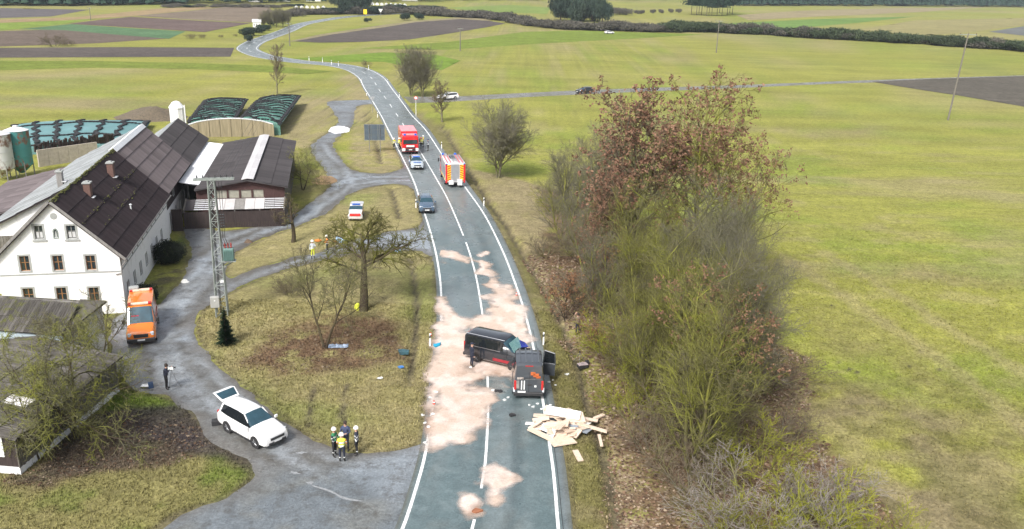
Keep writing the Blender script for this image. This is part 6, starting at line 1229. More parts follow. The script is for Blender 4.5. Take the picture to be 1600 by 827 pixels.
    if head == 'helmet':
        hm = MB().lathe([(.150, 0), (.145, .03), (.125, .09), (.075, .135), (.01, .15)], (hx - .01, 0, hz_ + .01), 16).obj('helmet', helm or M_helm, r, 60); MB().tube([(hx + .12, 0, hz_ + .06), (hx + .06, 0, hz_ + .15), (hx - .06, 0, hz_ + .16), (hx - .13, 0, hz_ + .08)], .014, 5).obj('helmet_comb', helm or M_helm, hm)
        MB().lathe([(.13, 0), (.15, -.10), (.12, -.12)], (hx - .03, 0, hz_ - .0), 12).obj('neck_guard', M_navy, hm) if False else None
    elif head == 'hair': MB().lathe([(.098, -.10), (.108, -.02), (.102, .05), (.06, .10), (.01, .112)], (hx - .022, 0, hz_ + .01), 12).obj('hair', M_hair, r, 60)
    elif head == 'cap': MB().lathe([(.112, 0), (.112, .07), (.06, .10), (.01, .105)], (hx - .01, 0, hz_ + .03), 12).slab([(hx + .05, .09, hz_ + .035), (hx + .05, -.09, hz_ + .035), (hx + .21, -.06, hz_ + .02), (hx + .21, .06, hz_ + .02)], .012).obj('cap', top, r, 60)
    return r
person((523, 713), R(-20), 'firefighter in a green vest and white helmet, left of the group of four', M_navy, M_blk, vest=M_green, arms='front')
person((535, 722), R(95), 'firefighter in a yellow vest and white helmet seen from behind, nearest of the four', M_hio, M_navy, vest=M_hiv, arms='front')
person((541, 704), R(-95), 'bareheaded person in a dark blue jacket at the back of the group of four', M_bluj, M_navy, bands=False, head='hair', arms='front', h=1.85)
person((558, 711), R(190), 'firefighter in dark jacket with silver bands and white helmet, rightmost of the four', M_navy, M_blk, arms='down')
cam_p = person((261, 608), R(8), 'camera operator in dark clothes bending to a tripod by the boarded shed', M_navy, M_blk, bands=False, head='hair', arms='camera', lean=.14)
person((737, 573), R(30), 'police officer in dark uniform standing beside the black minibus', M_navy, M_navy, bands=False, head='cap', arms='down')
person((902, 523), R(120), 'person in dark trousers and brown jacket photographing from the right verge', M_tan, M_navy, bands=False, head='hair', arms='up')
person((616, 234), R(-60), 'firefighter in yellow at the far left of the red fire engine', M_hiv, M_navy, head='helmet', arms='one')
person((624, 234), R(200), 'firefighter in yellow close beside the left flank of the red fire engine', M_hiv, M_blk, head='helmet', arms='front')
person((658, 233), R(-100), 'firefighter in yellow beside the right front of the red fire engine', M_hiv, M_navy, head='helmet', arms='down', helm=M_hio)
person((661.5, 230), R(180), 'firefighter in orange and yellow, middle of the three right of the red fire engine', M_hio, M_navy, vest=M_hiv, arms='front')
person((669, 236), R(200), 'firefighter in dark grey, rightmost beside the red fire engine', M_bluj, M_blk, head='helmet', arms='down', helm=M_bluj)
person((489, 404), R(-60), 'person in a pale jacket and yellow trousers with a white helmet behind the island tree', M_palej, M_hiv, arms='one')
person((512, 396), R(180), 'firefighter in orange beyond the island tree', M_hio, M_navy, arms='front')

# ------------------------------------------------------------ small things
def tripod(b, h, label, name='camera_tripod', rz=0, lying=False):
    t = thing(name, label, 'tripod', (b[0], b[1], 0), rz)
    for k in range(3): a = 2 * PI * k / 3 + .5; MB().tube([(0, 0, h), (math.cos(a) * .42, math.sin(a) * .42, .0)], .016, 5).obj('leg', M_rim, t)
    MB().cbox((.0, 0, h + .04), (.09, .09, .1)).obj('head', M_blackp, t); return t
tb = P(271, 608); tripod(tb, 1.35, 'tripod carrying the film camera in front of the camera operator'); cm = thing('film_camera', 'film camera with a white screen on the tripod by the shed', 'camera', (tb[0], tb[1], 1.46), R(5))
MB().cbox((0, 0, .06), (.32, .12, .14), ch=.02).obj('housing', M_blackp, cm); MB().tube([(.14, 0, .06), (.28, 0, .06)], .05, 8).obj('lens', M_blackp, cm); MB().cbox((0, -.12, .05), (.34, .02, .2)).obj('screen', M_plate, cm)
def boxthing(name, px, d, m, label, cat, rz=0, lid=None):
    b = P(*px); t = thing(name, label, cat, (b[0], b[1], 0.02), rz); MB().cbox((0, 0, d[2] / 2), d, ch=.03).obj('shell', m, t); MB().cbox((0, 0, d[2] + .015), (d[0] * .96, d[1] * .96, .04), ch=.01).obj('lid', lid or m, t); MB().tube([(-.1, 0, d[2] + .03), (0, 0, d[2] + .09), (.1, 0, d[2] + .03)], .012, 5).obj('handle', M_blackp, t); return t
boxthing('equipment_case', (338, 664), (.5, .32, .3), M_blackp, 'black equipment case on the track behind the white SUV', 'case', .3)
boxthing('equipment_case', (228, 606), (.55, .36, .14), M_blackp, 'open flat case with a white inlay beside the boarded shed', 'case', .1, M_plate); boxthing('camera_bag', (236, 606), (.3, .3, .32), mat('blue_bag', (.03, .06, .13), .8), 'dark blue camera bag next to the open flat case', 'bag', .5)
# lidded survey gear on the right verge
vb = P(911, 573); boxthing('equipment_case', (910, 574), (.72, .45, .22), M_blackp, 'open grey equipment case lying on the right verge', 'case', .35, mat('case_foam', (.33, .27, .27), .8)); tripod(P(905, 566), .75, 'small black tripod beside the open case on the right verge'); boxthing('camera_bag', (917, 570), (.3, .25, .25), M_blk, 'black bag right of the open case on the right verge', 'bag', .2)
# boards that fell from the van: every board on its own
M_board = mat('fresh_pale_board', (.58, .44, .33), .7, col2=(.70, .58, .48), scale=2.2, thr=(.35, .65), stretch=(1, 4, 1), rnd=.1); M_wb = mat('white_laminate', (.78, .76, .72), .5, .05, 3); M_gb = mat('grey_laminate', (.25, .28, .32), .5, .08, 3)
def board(px, L, W, T, rz, z, m, label, pitch=0, roll=0, group=None):
    b = P(*px, z); o = MB().cbox((0, 0, 0), (L, W, T)).obj('board', m); o.location = (b[0], b[1], z); o.rotation_euler = (roll, pitch, rz); return tag(o, label, 'board', group)
board((878, 689), 1.5, .95, .05, R(25), .13, M_board, 'wide pale board lying flat at the near edge of the pile', R(3))
board((848, 680), 2.0, .42, .05, R(-38), .22, M_board, 'long pale board sloping down to the left edge of the pile', R(4))
board((903, 712), .34, 1.15, .06, R(12), .06, M_board, 'single short pale plank lying apart on the grass below the pile')
board((938, 688), .18, 1.3, .07, R(2), .07, M_board, 'narrow pale plank standing apart right of the pile, pointing at the camera')
board((936, 651), .22, .85, .10, R(-50), .12, M_board, 'short pale block at the far upper right of the pile')
board((880, 645), 2.1, .8, .05, R(-12), .72, M_wb, 'large white board on top of the pile', R(3), R(10)); board((898, 652), 1.2, .9, .05, R(12), .58, M_board, 'square pale board leaning on the right of the pile top', R(6), R(16))
board((912, 672), .8, .62, .04, R(-35), .16, M_gb, 'blue-grey panel sticking out of the right side of the pile', R(-6)); board((892, 667), .9, .35, .04, R(-35), .38, M_gb, 'dark grey panel wedged in the middle of the pile', R(-12), R(20))
board((925, 668), 1.9, .20, .12, R(-22), .28, M_board, 'long beam running from the pile to the right', R(4)); board((845, 655), 1.0, .4, .05, R(5), .45, M_board, 'pale board jutting out at the upper left of the pile', R(-8))
board((836, 664), .95, .22, .08, R(40), .35, M_board, 'end-on plank forming the leftmost tip of the pile', R(-14)); board((858, 650), 1.9, .28, .08, R(-3), .50, M_board, 'long narrow plank just under the white board')
rb = random.Random(12)
for i in range(38):
    a_, r_ = rb.uniform(0, 6.28), rb.uniform(0, 1) ** .6; px = (877 + 44 * r_ * math.cos(a_), 664 + 21 * r_ * math.sin(a_)); L_ = rb.uniform(.6, 1.7); z = .10 + (1 - r_) * rb.uniform(.15, .60)
    board(px, L_, rb.choice((.22, .38, .5, .65)), rb.choice((.04, .05, .08)), rb.uniform(0, 3.14), z, M_board if rb.random() < .8 else M_wb, 'pale board jumbled inside the pile of boards fallen on the right lane', rb.uniform(-.34, .34), rb.uniform(-.4, .4), 'pale boards jumbled in the fallen pile')
# debris
def shard(px, s, m, label, cat, group=None, z=.03, seed=0):
    r = random.Random(seed + int(px[0] * 7 + px[1])); b = P(*px); n = 7; top = [(math.cos(2 * PI * i / n) * s * r.uniform(.5, 1.2), math.sin(2 * PI * i / n) * s * r.uniform(.3, .9)) for i in range(n)]
    mb = MB(); mb.prism(top, 'z', 0, .02 + s * .08); V2 = [(x, y, zz + (r.uniform(0, s * .35) if zz > 0 else 0)) for x, y, zz in mb.v]; mb.v = V2; o = mb.obj('debris', m); o.location = (b[0], b[1], z); return tag(o, label, cat, group)
M_scrap = mat('white_scrap', (.70, .71, .70), .5, .1, 5)
for p_ in ((827, 634), (833, 637), (840, 632), (850, 636), (860, 634), (868, 641), (788, 626), (794, 622), (864, 595), (868, 603), (858, 598), (735, 575), (770, 611), (846, 640)): shard(p_, .12 if p_[0] < 860 else .10, M_scrap, 'small white fragment scattered round the rear of the anthracite van', 'debris', 'white fragments behind the anthracite van')
for p_ in ((682, 614), (672, 622), (664, 662), (669, 668), (676, 648), (660, 650), (664, 693)): shard(p_, .13, M_scrap, 'white fragment lying along the left road edge by the sand', 'debris', 'white fragments along the left edge line')
shard((683, 541), .42, mat('turquoise_bag', (.02, .30, .48), .5, .3, 6), 'turquoise plastic bag on the left road edge', 'bag'); shard((800, 650), .3, M_blackp, 'bent black strip lying in the right lane', 'debris'); shard((779, 613), .3, M_blackp, 'dark rubber piece at the edge of the sand', 'debris'); shard((745, 800), .3, mat('brown_clod', (.25, .10, .05), .9), 'brown clod of debris on the centre line gap', 'debris')
shard((630, 552), .55, mat('blue_green_scrap', (.04, .10, .12), .6, .5, 5), 'dark torn car part on the right of the island', 'car part'); shard((594, 592), .2, M_scrap, 'white scrap alone on the island grass', 'debris'); shard((626, 575), .22, mat('blue_scrap', (.06, .2, .5), .6), 'small blue scrap on the island grass', 'debris'); shard((886, 586), .16, M_scrap, 'white scrap on the verge left of the open case', 'debris')
shard((620, 395), .5, mat('pale_blue_cloth', (.35, .50, .68), .7, .3, 5), 'pale blue cloth lying behind the crooked fruit tree', 'cloth'); shard((535, 377), .8, mat('pale_blue_cloth', (.35, .50, .68), .7, .3, 5), 'pale blue sheet on the far side of the island track', 'cloth'); shard((523, 379), .3, M_hio, 'orange bag beside the pale blue sheet', 'bag'); shard((497, 377), .35, M_hio, 'orange pack lying behind the person with the pale jacket', 'bag')
fo_ = thing('foil_blanket', 'crumpled silver-blue foil blanket on the leaves beside the forked tree', 'blanket', (*P(528, 543), .02), .1); rf_ = random.Random(2); n, m = 14, 8; V = [(-.75 + 1.5 * i / n + rf_.gauss(0, .02), -.3 + .6 * j / m + rf_.gauss(0, .02), .08 + abs(rf_.gauss(0, .06)) * (0 if i in (0, n) or j in (0, m) else 1)) for j in range(m + 1) for i in range(n + 1)]
mb = MB(); mb.add(V, [(j * (n + 1) + i, j * (n + 1) + i + 1, (j + 1) * (n + 1) + i + 1, (j + 1) * (n + 1) + i) for j in range(m) for i in range(n)]); mb.obj('foil', mat('silver_foil', (.42, .50, .62), .22, .2, 5, metal=.6), fo_)
yj = thing('yellow_jacket', 'yellow safety jacket leaning against the trunk of the crooked tree', 'jacket', (*P(559, 485), 0), .3); MB().cbox((0, 0, .32), (.32, .2, .6), ch=.09).obj('torso', M_hiv, yj); MB().tube([(.15, 0, .5), (.26, .05, .2)], .06, 6).tube([(-.15, 0, .5), (-.22, .08, .15)], .06, 6).obj('sleeve', M_hiv, yj)
for i, (x, y) in enumerate(((673, 517 + 8), (807, 462), (678, 632))): 
    t = thing('traffic_cone', ('small red-white marker at the left line above the black minibus', 'small red-white marker on the right edge line', 'red and white marker on the left line beside the sand')[i], 'marker', (*P(x, y), .03)); MB().lathe([(.09, 0), (.03, .26), (.02, .26)], n=10).obj('cone', mat('cone_red', (.65, .07, .04), .5), t, 40); MB().lathe([(.075, .10), (.055, .17)], n=10).obj('band', M_plate, t)
# delineator posts
M_dpost = mat('post_white', (.80, .80, .78), .5, .04, 5)
def delin(px, i):
    b = P(*px); t = thing('delineator_post', 'x', 'roadside post', (b[0], b[1], 0), 0, 'white delineator posts along the road'); MB().cbox((0, 0, .5), (.12, .10, 1.0), ch=.02).obj('post', M_dpost, t); MB().slab([(-.064, -.056, .62), (.064, -.056, .70), (.064, -.056, .90), (-.064, -.056, .82)], .004).cbox((0, 0, .76), (.124, .104, .14)).obj('black_band', M_blackp, t); MB().cbox((0, -.057, .76), (.05, .01, .10)).obj('reflector', M_rim, t); return t
DL = [((849, 539), 'right of the crashed vans'), ((672, 541), 'on the left edge opposite the black minibus'), ((756, 322), 'on the right verge beyond the sand'), ((650, 325), 'on the left verge beside the dark blue estate car'), ((690, 232), 'on the right verge near the three firefighters'), ((590, 184), 'on the left verge beside the signboard'), ((573, 150), 'on the left verge at the side-road mouth'), ((565, 130), 'on the left of the outer bend'), ((606, 131), 'on the right of the outer bend'), ((624, 152), 'on the right just before the farm lane'), ((650, 180), 'on the right just past the farm lane')]
for i, (p_, lb) in enumerate(DL): o = delin(p_, i); o['label'] = 'white post with black band ' + lb
for i, p_ in enumerate(((483, 95), (504, 97), (529, 103), (518, 101), (576, 109))): o = delin(p_, i); o['label'] = 'distant white roadside post on the inside of the far bend'; o['group'] = 'distant roadside posts on the bend'; o.scale = (1.3, 1.3, 1.2)
# signs
sg = thing('signboard', 'large grey back of a direction signboard on two posts beside the left lane', 'sign', (*P(586, 238), 0), R(8)); b = P(586, 238); zt = hz(b[0], b[1], 195); zb = hz(b[0], b[1], 219); wd_ = 31 / (proj(b[0] + 1, b[1], 2)[0] - proj(b[0], b[1], 2)[0])
for i in range(3):
    for j in range(3): MB().box((-wd_ / 2 + i * wd_ / 3 + .012, -.03, zb + j * (zt - zb) / 3 + .012), (-wd_ / 2 + (i + 1) * wd_ / 3 - .012, .03, zb + (j + 1) * (zt - zb) / 3 - .012)).obj('panel', mat('sign_back_grey', (.075, .10, .125), .5, .15, 2), sg)
MB().box((-wd_ / 2 - .05, -.02, zt), (wd_ / 2 + .05, .02, zt + .06)).box((-wd_ / 2 - .05, -.02, zb - .06), (wd_ / 2 + .05, .02, zb)).box((-wd_ / 2 - .05, -.02, zb), (-wd_ / 2, .02, zt)).box((wd_ / 2, -.02, zb), (wd_ / 2 + .05, .02, zt)).obj('frame', M_rim, sg)
for s in (-.27, .27): MB().tube([(s * wd_, -.08, 0), (s * wd_, -.08, zt + .1)], .05, 8).obj('post', M_rim, sg)
b = P(582, 176); s2 = thing('road_sign', 'small double sign seen from behind on a thin post past the signboard', 'sign', (*b, 0)); h_ = hz(*b, 151); MB().tube([(0, 0, 0), (0, 0, h_)], .04, 6).obj('post', M_rim, s2); MB().cbox((0, -.05, h_ - .15), (.9, .03, .25)).cbox((0, -.05, h_ - .5), (.6, .03, .25)).obj('plate', M_shutter, s2)
b = P(650, 181); s3 = thing('road_sign', 'round red-rimmed prohibition sign on a white-banded post by the farm lane', 'sign', (*b, 0)); h_ = hz(*b, 153); MB().tube([(0, 0, 0), (0, 0, h_)], .045, 6).obj('post', M_dpost, s3)
MB().lathe([(.01, -.09), (.34, -.09), (.34, -.07), (.01, -.07)], (0, 0, h_), 20, axis='y').obj('rim', Mred, s3); MB().lathe([(.01, -.10), (.24, -.10), (.24, -.095), (.01, -.095)], (0, 0, h_), 20, axis='y').obj('face', M_dpost, s3)
b = P(571, 30); s4 = thing('road_sign', 'yellow place-name sign at the far end of the road', 'sign', (*b, 0)); MB().tube([(0, 0, 0), (0, 0, 4)], .12, 6).obj('post', M_rim, s4); MB().cbox((0, -.2, 3.9), (1.9, .1, 2.6)).obj('plate', M_yel, s4)
b = P(595, 27); s5 = thing('road_sign', 'white triangular sign right of the far yellow sign', 'sign', (*b, 0)); MB().tube([(0, 0, 0), (0, 0, 4)], .12, 6).obj('post', M_rim, s5); MB().slab([(-1.3, -.2, 4.6), (0, -.2, 2.6), (1.3, -.2, 4.6)], .1).obj('plate', M_scrap, s5)
# overhead line poles
M_pole = mat('pole_wood', (.16, .145, .125), .9, .2, 5, stretch=(3, 3, .3)); M_steel = mat('galvanised_steel', (.27, .30, .28), .55, .15, 4, metal=.2)
heads = {}
def pole(px, top, label, arm=1.6, lean=0):
    b = P(*px); h = hz(b[0], b[1], top); t = thing('power_pole', label, 'pole', (*b, 0)); MB().tube([(0, 0, -.2), (lean * .5, 0, h / 2), (lean, 0, h)], [.19, .16, .12], 8).obj('pole', M_pole, t)
    MB().cbox((lean, 0, h - .25), (arm * 2, .12, .12)).obj('crossarm', M_steel, t)
    for s in (-.9, 0, .9): MB().lathe([(.05, 0), (.09, .06), (.05, .12), (.08, .18), (.03, .26)], (lean + s * arm, 0, h - .19), 8).obj('insulator', mat('brown_ceramic', (.12, .06, .04), .3), t)
    heads[label] = (b[0] + lean, b[1], h + .05); return t
pole((1481, 188), 52, 'leaning power pole in the meadow at the right', 1.7, .9); pole((1119, 83), 32, 'power pole in the middle distance right of centre', 1.4); pole((719, 80), 44, 'thin power pole beyond the roadside pair of trees', 1.0); pole((453, 72), 36, 'thin power pole on the inside of the far bend', 1.0); pole((142, 32), 12, 'thin power pole between far fields at the left', 1.0)
# lattice tower with transformer
tw = P(348, 492); th = hz(*tw, 280); tower = thing('transformer_tower', 'grey steel lattice tower carrying a small transformer beside the farm track', 'pylon', (*tw, 0), R(14))
def half(z): return .42 - .20 * z / th
for (sx_, sy_) in ((1, 1), (1, -1), (-1, 1), (-1, -1)):
    mb = MB(); mb.tube([(sx_ * half(0), sy_ * half(0), 0), (sx_ * half(th), sy_ * half(th), th)], .055, 4); mb.obj('leg', M_steel, tower)
mb = MB(); nb = 17; cs = [(1, 1), (1, -1), (-1, -1), (-1, 1)]
for i in range(nb):
    z0, z1 = th * i / nb, th * (i + 1) / nb
    for k in range(4):
        a_, b_ = cs[k], cs[(k + 1) % 4]
        if (i + k) % 2: a_, b_ = b_, a_
        mb.tube([(a_[0] * half(z0), a_[1] * half(z0), z0), (b_[0] * half(z1), b_[1] * half(z1), z1)], .028, 4)
        if i % 2: mb.tube([(cs[k][0] * half(z1), cs[k][1] * half(z1), z1), (cs[(k + 1) % 4][0] * half(z1), cs[(k + 1) % 4][1] * half(z1), z1)], .022, 4)
mb.obj('bracing', M_steel, tower)
MB().cbox((.2, -.22, th), (2.9, .1, .12)).cbox((.2, .22, th), (2.9, .1, .12)).cbox((-1.1, 0, th + .02), (.1, .5, .06)).cbox((1.5, 0, th + .02), (.1, .5, .06)).obj('crossarm', M_steel, tower)
for i in range(7): MB().lathe([(.03, 0), (.07, .05), (.03, .1), (.07, .15), (.02, .2)], (-1.0 + i * .42, .22, th + .06), 8).obj('insulator', M_blackp, tower)
for i in range(3):
    MB().tube([(.36 + .2 * i, -.5, th - .1), (.40 + .15 * i, -.55, 6.4), (.55 + .18 * i, -.4, 5.7)], .02, 5).obj('down_lead', M_blackp, tower)
    for j in range(5): MB().lathe([(.05, 0), (.10, .04), (.05, .09)], (.40 + .16 * i, -.52, 7.3 + j * .22), 8).obj('disc_insulator', M_blackp, tower)
tf = MB().cbox((.85, -.3, 5.05), (.78, .5, .95), ch=.05).obj('transformer', mat('transformer_green', (.12, .21, .19), .5, .15, 4), tower)
for i in range(6): MB().cbox((.52 + i * .13, -.57, 5.0), (.05, .1, .75)).obj('cooling_fin', mat('transformer_green', (.12, .21, .19), .5), tf)
for i in range(3): MB().lathe([(.05, 0), (.08, .08), (.05, .16), (.08, .24), (.04, .4)], (.62 + i * .22, -.3, 5.53), 8).obj('bushing', mat('red_brown_ceramic', (.30, .05, .04), .3), tf)
MB().cbox((.8, -.3, 4.5), (1.1, .6, .06)).tube([(.3, -.3, 3.9), (1.25, -.3, 4.48)], .03, 4).tube([(.3, .0, 3.9), (1.25, 0, 4.48)], .03, 4).obj('platform', M_steel, tower)
kb = MB().cbox((-.42, -.62, 1.35), (.66, .36, .85), ch=.03).obj('switch_cabinet', mat('cabinet_grey', (.36, .36, .34), .6, .1, 3), tower); MB().tube([(-.42, -.6, 0), (-.42, -.6, .95)], .07, 6).obj('cabinet_post', M_steel, kb); MB().cbox((-.42, -.805, 1.5), (.10, .01, .10)).obj('warning_plate', M_plate, kb)
for i in range(3): MB().tube([(-.2 + i * .06, .3, 0), (-.15 + i * .05, .26, th * .9)], .018, 4).obj('conduit', M_blackp, tower)
MB().cbox((.2, -.36, 2.9), (.3, .02, .22)).obj('warning_plate', M_plate, tower)
def wire(a, b, sag, label):
    L = [Vector(a).lerp(Vector(b), t / 24) - Vector((0, 0, sag * 4 * (t / 24) * (1 - t / 24))) for t in range(25)]; o = MB().tube(L, .012, 4).obj('power_line', M_blackp); return tag(o, label, 'cable', 'power lines from the lattice tower')
for i in range(3): wire((tw[0] + .3 + i * .5, tw[1] + .2, th + .1), (P(453, 72)[0] + i - 1, P(453, 72)[1], heads['thin power pole on the inside of the far bend'][2]), 4, 'thin black power line running from the lattice tower towards the far bend')

# small spruce and evergreen bushes
M_needle = mat('spruce_needles', (.012, .030, .014), .85, col2=(.028, .060, .026), scale=3, spec=.2); M_ever = mat('evergreen_leaf', (.010, .014, .010), .8, col2=(.020, .030, .014), scale=2, spec=.3); M_pine = mat('far_conifer', (.022, .045, .032), .9, col2=(.040, .070, .045), scale=.4, spec=.1, rnd=.2); M_pinetr = mat('pine_bark', (.10, .07, .055), .9, .2, 2)
def conifer_mesh(h, r, whorls, per, seed, m, key, dens=6, droop=.25):
    rc = random.Random(seed); V = []; Fc = []
    for w_ in range(whorls):
        t = w_ / (whorls - 1); z = h * (.04 + .93 * t); rad = r * (1 - t) ** .85 + .04
        for k in range(per):
            a = rc.uniform(0, 6.28); ln = rad * rc.uniform(.7, 1.15); ca, sa = math.cos(a), math.sin(a)
            for j in range(dens):
                q = (j + .6) / dens * ln; zz = z - droop * q + rc.gauss(0, .01 * h); wd = ln * .26 * (1.1 - j / dens) + .02; px_, py_ = ca * q, sa * q; o = len(V); nx_ = rc.uniform(.3, .9) * wd
                V += [(px_ - sa * wd, py_ + ca * wd, zz - nx_), (px_ + ca * wd * 1.3, py_ + sa * wd * 1.3, zz + nx_ * .4), (px_ + sa * wd, py_ - ca * wd, zz - nx_)]; Fc.append((o, o + 1, o + 2))
    return fastmesh(key, np.array(V), np.array(Fc), m)
b = P(354, 539); hs_ = hz(*b, 480); sp = thing('spruce', 'small dark spruce at the foot of the lattice tower', 'spruce', (*b, 0)); MB().tube([(0, 0, 0), (0, 0, hs_)], [.06, .01], 6).obj('trunk', M_pinetr, sp); link('crown', conifer_mesh(hs_, .85, 18, 14, 3, M_needle, 'spruce_crown', 6, .3), sp)
def leafbush(px, r, h, n, m, label, seed, cat='shrub', sz=.07):
    b = P(*px); rng = np.random.default_rng(seed); u = rng.normal(size=(n, 3)); u /= np.linalg.norm(u, axis=1)[:, None]; rr_ = rng.uniform(.55, 1.05, n)[:, None] * (1 + .22 * np.sin(u[:, :1] * 5 + seed) * np.cos(u[:, 1:2] * 6)); c = u * rr_ * np.array((r, r, h / 2)) + np.array((0, 0, h / 2)); c[:, 2] = np.abs(c[:, 2])
    a1 = rng.normal(size=(n, 3)); a1 /= np.linalg.norm(a1, axis=1)[:, None]; a2 = np.cross(a1, rng.normal(size=(n, 3))); a2 /= np.linalg.norm(a2, axis=1)[:, None]; V = np.stack([c + a1 * sz, c + a2 * sz * .5, c - a1 * sz, c - a2 * sz * .5], 1).reshape(-1, 3)
    t = thing('evergreen_bush', label, cat, (*b, 0)); MB().tube([(0, 0, 0), (.05, 0, h * .6)], [.08, .03], 6).tube([(0, 0, 0), (-.2, .1, h * .6)], [.06, .02], 6).obj('stem', M_pinetr, t); link('foliage', fastmesh('bush_foliage', V, np.arange(n * 4).reshape(-1, 4), m), t); return t
leafbush((265, 411), 1.35, 2.1, 9000, M_ever, 'round dark evergreen bush against the farmhouse side wall', 1); leafbush((228, 476), .95, 1.7, 6000, M_ever, 'dark evergreen bush behind the orange van', 2)
# hedges, copses and woods in the distance
M_hedge = mat('hedge_twigs', (.085, .080, .066), .95, col2=(.13, .122, .10), scale=.5, spec=.1, rnd=.15); M_hedgeg = mat('hedge_green', (.040, .058, .032), .95, col2=(.075, .095, .05), scale=.4, spec=.1, rnd=.2); M_copse = mat('copse_green', (.030, .050, .040), .95, col2=(.055, .075, .05), scale=.3, spec=.1, rnd=.2)
def puff(n, m, key, seed, sz=.32, flat=1.0, stem=True):
    rng = np.random.default_rng(seed); lob = rng.uniform(-.6, .6, (7, 3)) * (1, 1, .5) + (0, 0, .62); k = rng.integers(0, 7, n); u = rng.normal(size=(n, 3)); u /= np.linalg.norm(u, axis=1)[:, None]; c = lob[k] + u * rng.uniform(.25, .55, n)[:, None] * (1, 1, .8); c[:, 2] = np.clip(c[:, 2], .02, 2)
    a1 = rng.normal(size=(n, 3)) * (.6, .6, 1.3); a1 /= np.linalg.norm(a1, axis=1)[:, None]; a2 = np.cross(a1, rng.normal(size=(n, 3))); a2 /= np.linalg.norm(a2, axis=1)[:, None]; s = sz * .35; V = np.stack([c + a1 * s, c + a2 * s * .22, c - a1 * s, c - a2 * s * .22], 1).reshape(-1, 3)
    return fastmesh(key, V, np.arange(n * 4).reshape(-1, 4), m)
HM = [puff(1500, M_hedge, 'hedge_a', 1), puff(1500, M_hedge, 'hedge_b', 2), puff(1500, M_hedgeg, 'hedge_c', 3), puff(2600, M_copse, 'copse_a', 4, .34), puff(2600, M_copse, 'copse_b', 5, .34)]
_stem = MB().tube([(0, 0, 0), (.02, 0, .9)], [.05, .02], 5).mesh('stem', M_pinetr)
def far_bush(px, top, wpx, k, label, group, name='hedge_shrub', cat='shrub'):
    b = P(*px); h = hz(*b, top); h = max(.8, h); ww = wpx / (proj(b[0] + 1, b[1], 0)[0] - proj(b[0], b[1], 0)[0]); o = thing(name, label, cat, (*b, 0), rs2.uniform(0, 6), group); link('foliage', HM[k], o); link('stem', _stem, o); o.scale = (ww * .75, ww * .75, h * .72); return o
rs2 = random.Random(31)
def hedge_line(pts, n, hpx, wpx, kinds, label, group, name='hedge_shrub'):
    seg = [math.dist(a, b) for a, b in zip(pts, pts[1:])]; tot = sum(seg)
    for i in range(n):
        d = tot * (i + rs2.uniform(.2, .8)) / n; k = 0
        while d > seg[k]: d -= seg[k]; k += 1
        t = d / seg[k]; x = pts[k][0] + (pts[k + 1][0] - pts[k][0]) * t; y = pts[k][1] + (pts[k + 1][1] - pts[k][1]) * t + rs2.uniform(-.8, .8)
        far_bush((x, y), y - hpx * rs2.uniform(.65, 1.3), wpx * rs2.uniform(.8, 1.3), rs2.choice(kinds), label, group, name)
hedge_line([(640, 22), (700, 26), (760, 28), (820, 38), (870, 45), (960, 48), (1040, 50)], 60, 15, 28, (0, 1, 0), 'bare twiggy bush in the brown hedge left of the tall copse', 'bushes of the brown hedge in the middle distance')
hedge_line([(1040, 50), (1110, 50), (1180, 54), (1260, 59), (1340, 63), (1420, 68), (1500, 73), (1600, 80), (1680, 84)], 78, 17, 30, (2, 2, 2, 1), 'bush in the greenish hedge running to the right edge', 'bushes of the long hedge to the right edge')
hedge_line([(440, 27), (480, 22), (540, 22), (600, 22), (660, 17)], 30, 12, 24, (3, 0, 1), 'dark bush along the far road near the place-name sign', 'bushes along the far road')
for (x, y, t_, w_) in ((397, 56, 42, 22), (382, 58, 44, 14), (405, 52, 44, 14), (412, 48, 38, 16), (388, 66, 54, 10), (427, 40, 30, 14), (575, 35, 28, 9), (632, 32, 20, 14), (655, 31, 20, 12)): far_bush((x, y), t_, w_, 3, 'dark bush beside the far bend of the road', 'dark bushes at the far bend')
for i, (x, y, t_, w_) in enumerate(((876, 32, -6, 28), (892, 34, -10, 30), (908, 33, -8, 30), (925, 34, -8, 28), (941, 36, -4, 26), (884, 28, -12, 26), (915, 28, -14, 28))): far_bush((x, y), t_, w_, 3 + i % 2, 'tall dark evergreen of the copse left of the two middle-distance hedges meeting', 'tall dark trees of the copse', 'copse_tree', 'tree')
for i, (x, y, t_, w_) in enumerate(((955, 24, 8, 20), (968, 23, 9, 18), (978, 24, 10, 16))): far_bush((x, y), t_, w_, 0, 'low bare tree right of the tall dark copse', 'low bare trees right of the copse', 'bare_tree', 'tree')
for i, (x, y) in enumerate(((995, 22), (1003, 22), (1020, 21), (1033, 21), (1048, 20), (1060, 20))): far_bush((x, y), y - 8, 7, 0, 'small bare tree of the far row between the copses', 'row of small bare trees between the copses', 'bare_tree', 'tree')
def pine_mesh(seed): 
    rng = np.random.default_rng(seed); n = 1500; c = rng.normal(size=(n, 3)) * (.17, .17, .16) + (0, 0, .66); c[:, 2] = np.clip(c[:, 2], .4, 1.0); a1 = rng.normal(size=(n, 3)); a1 /= np.linalg.norm(a1, axis=1)[:, None]; a2 = np.cross(a1, rng.normal(size=(n, 3))); a2 /= np.linalg.norm(a2, axis=1)[:, None]; s = .035
    return fastmesh('pine_crown', np.stack([c + a1 * s, c + a2 * s * .6, c - a1 * s, c - a2 * s * .6], 1).reshape(-1, 3), np.arange(n * 4).reshape(-1, 4), M_pine)
PM = [pine_mesh(1), pine_mesh(2)]; PT = MB().tube([(0, 0, 0), (0, 0, .9)], [.014, .006], 6).mesh('pine_trunk', M_pinetr)
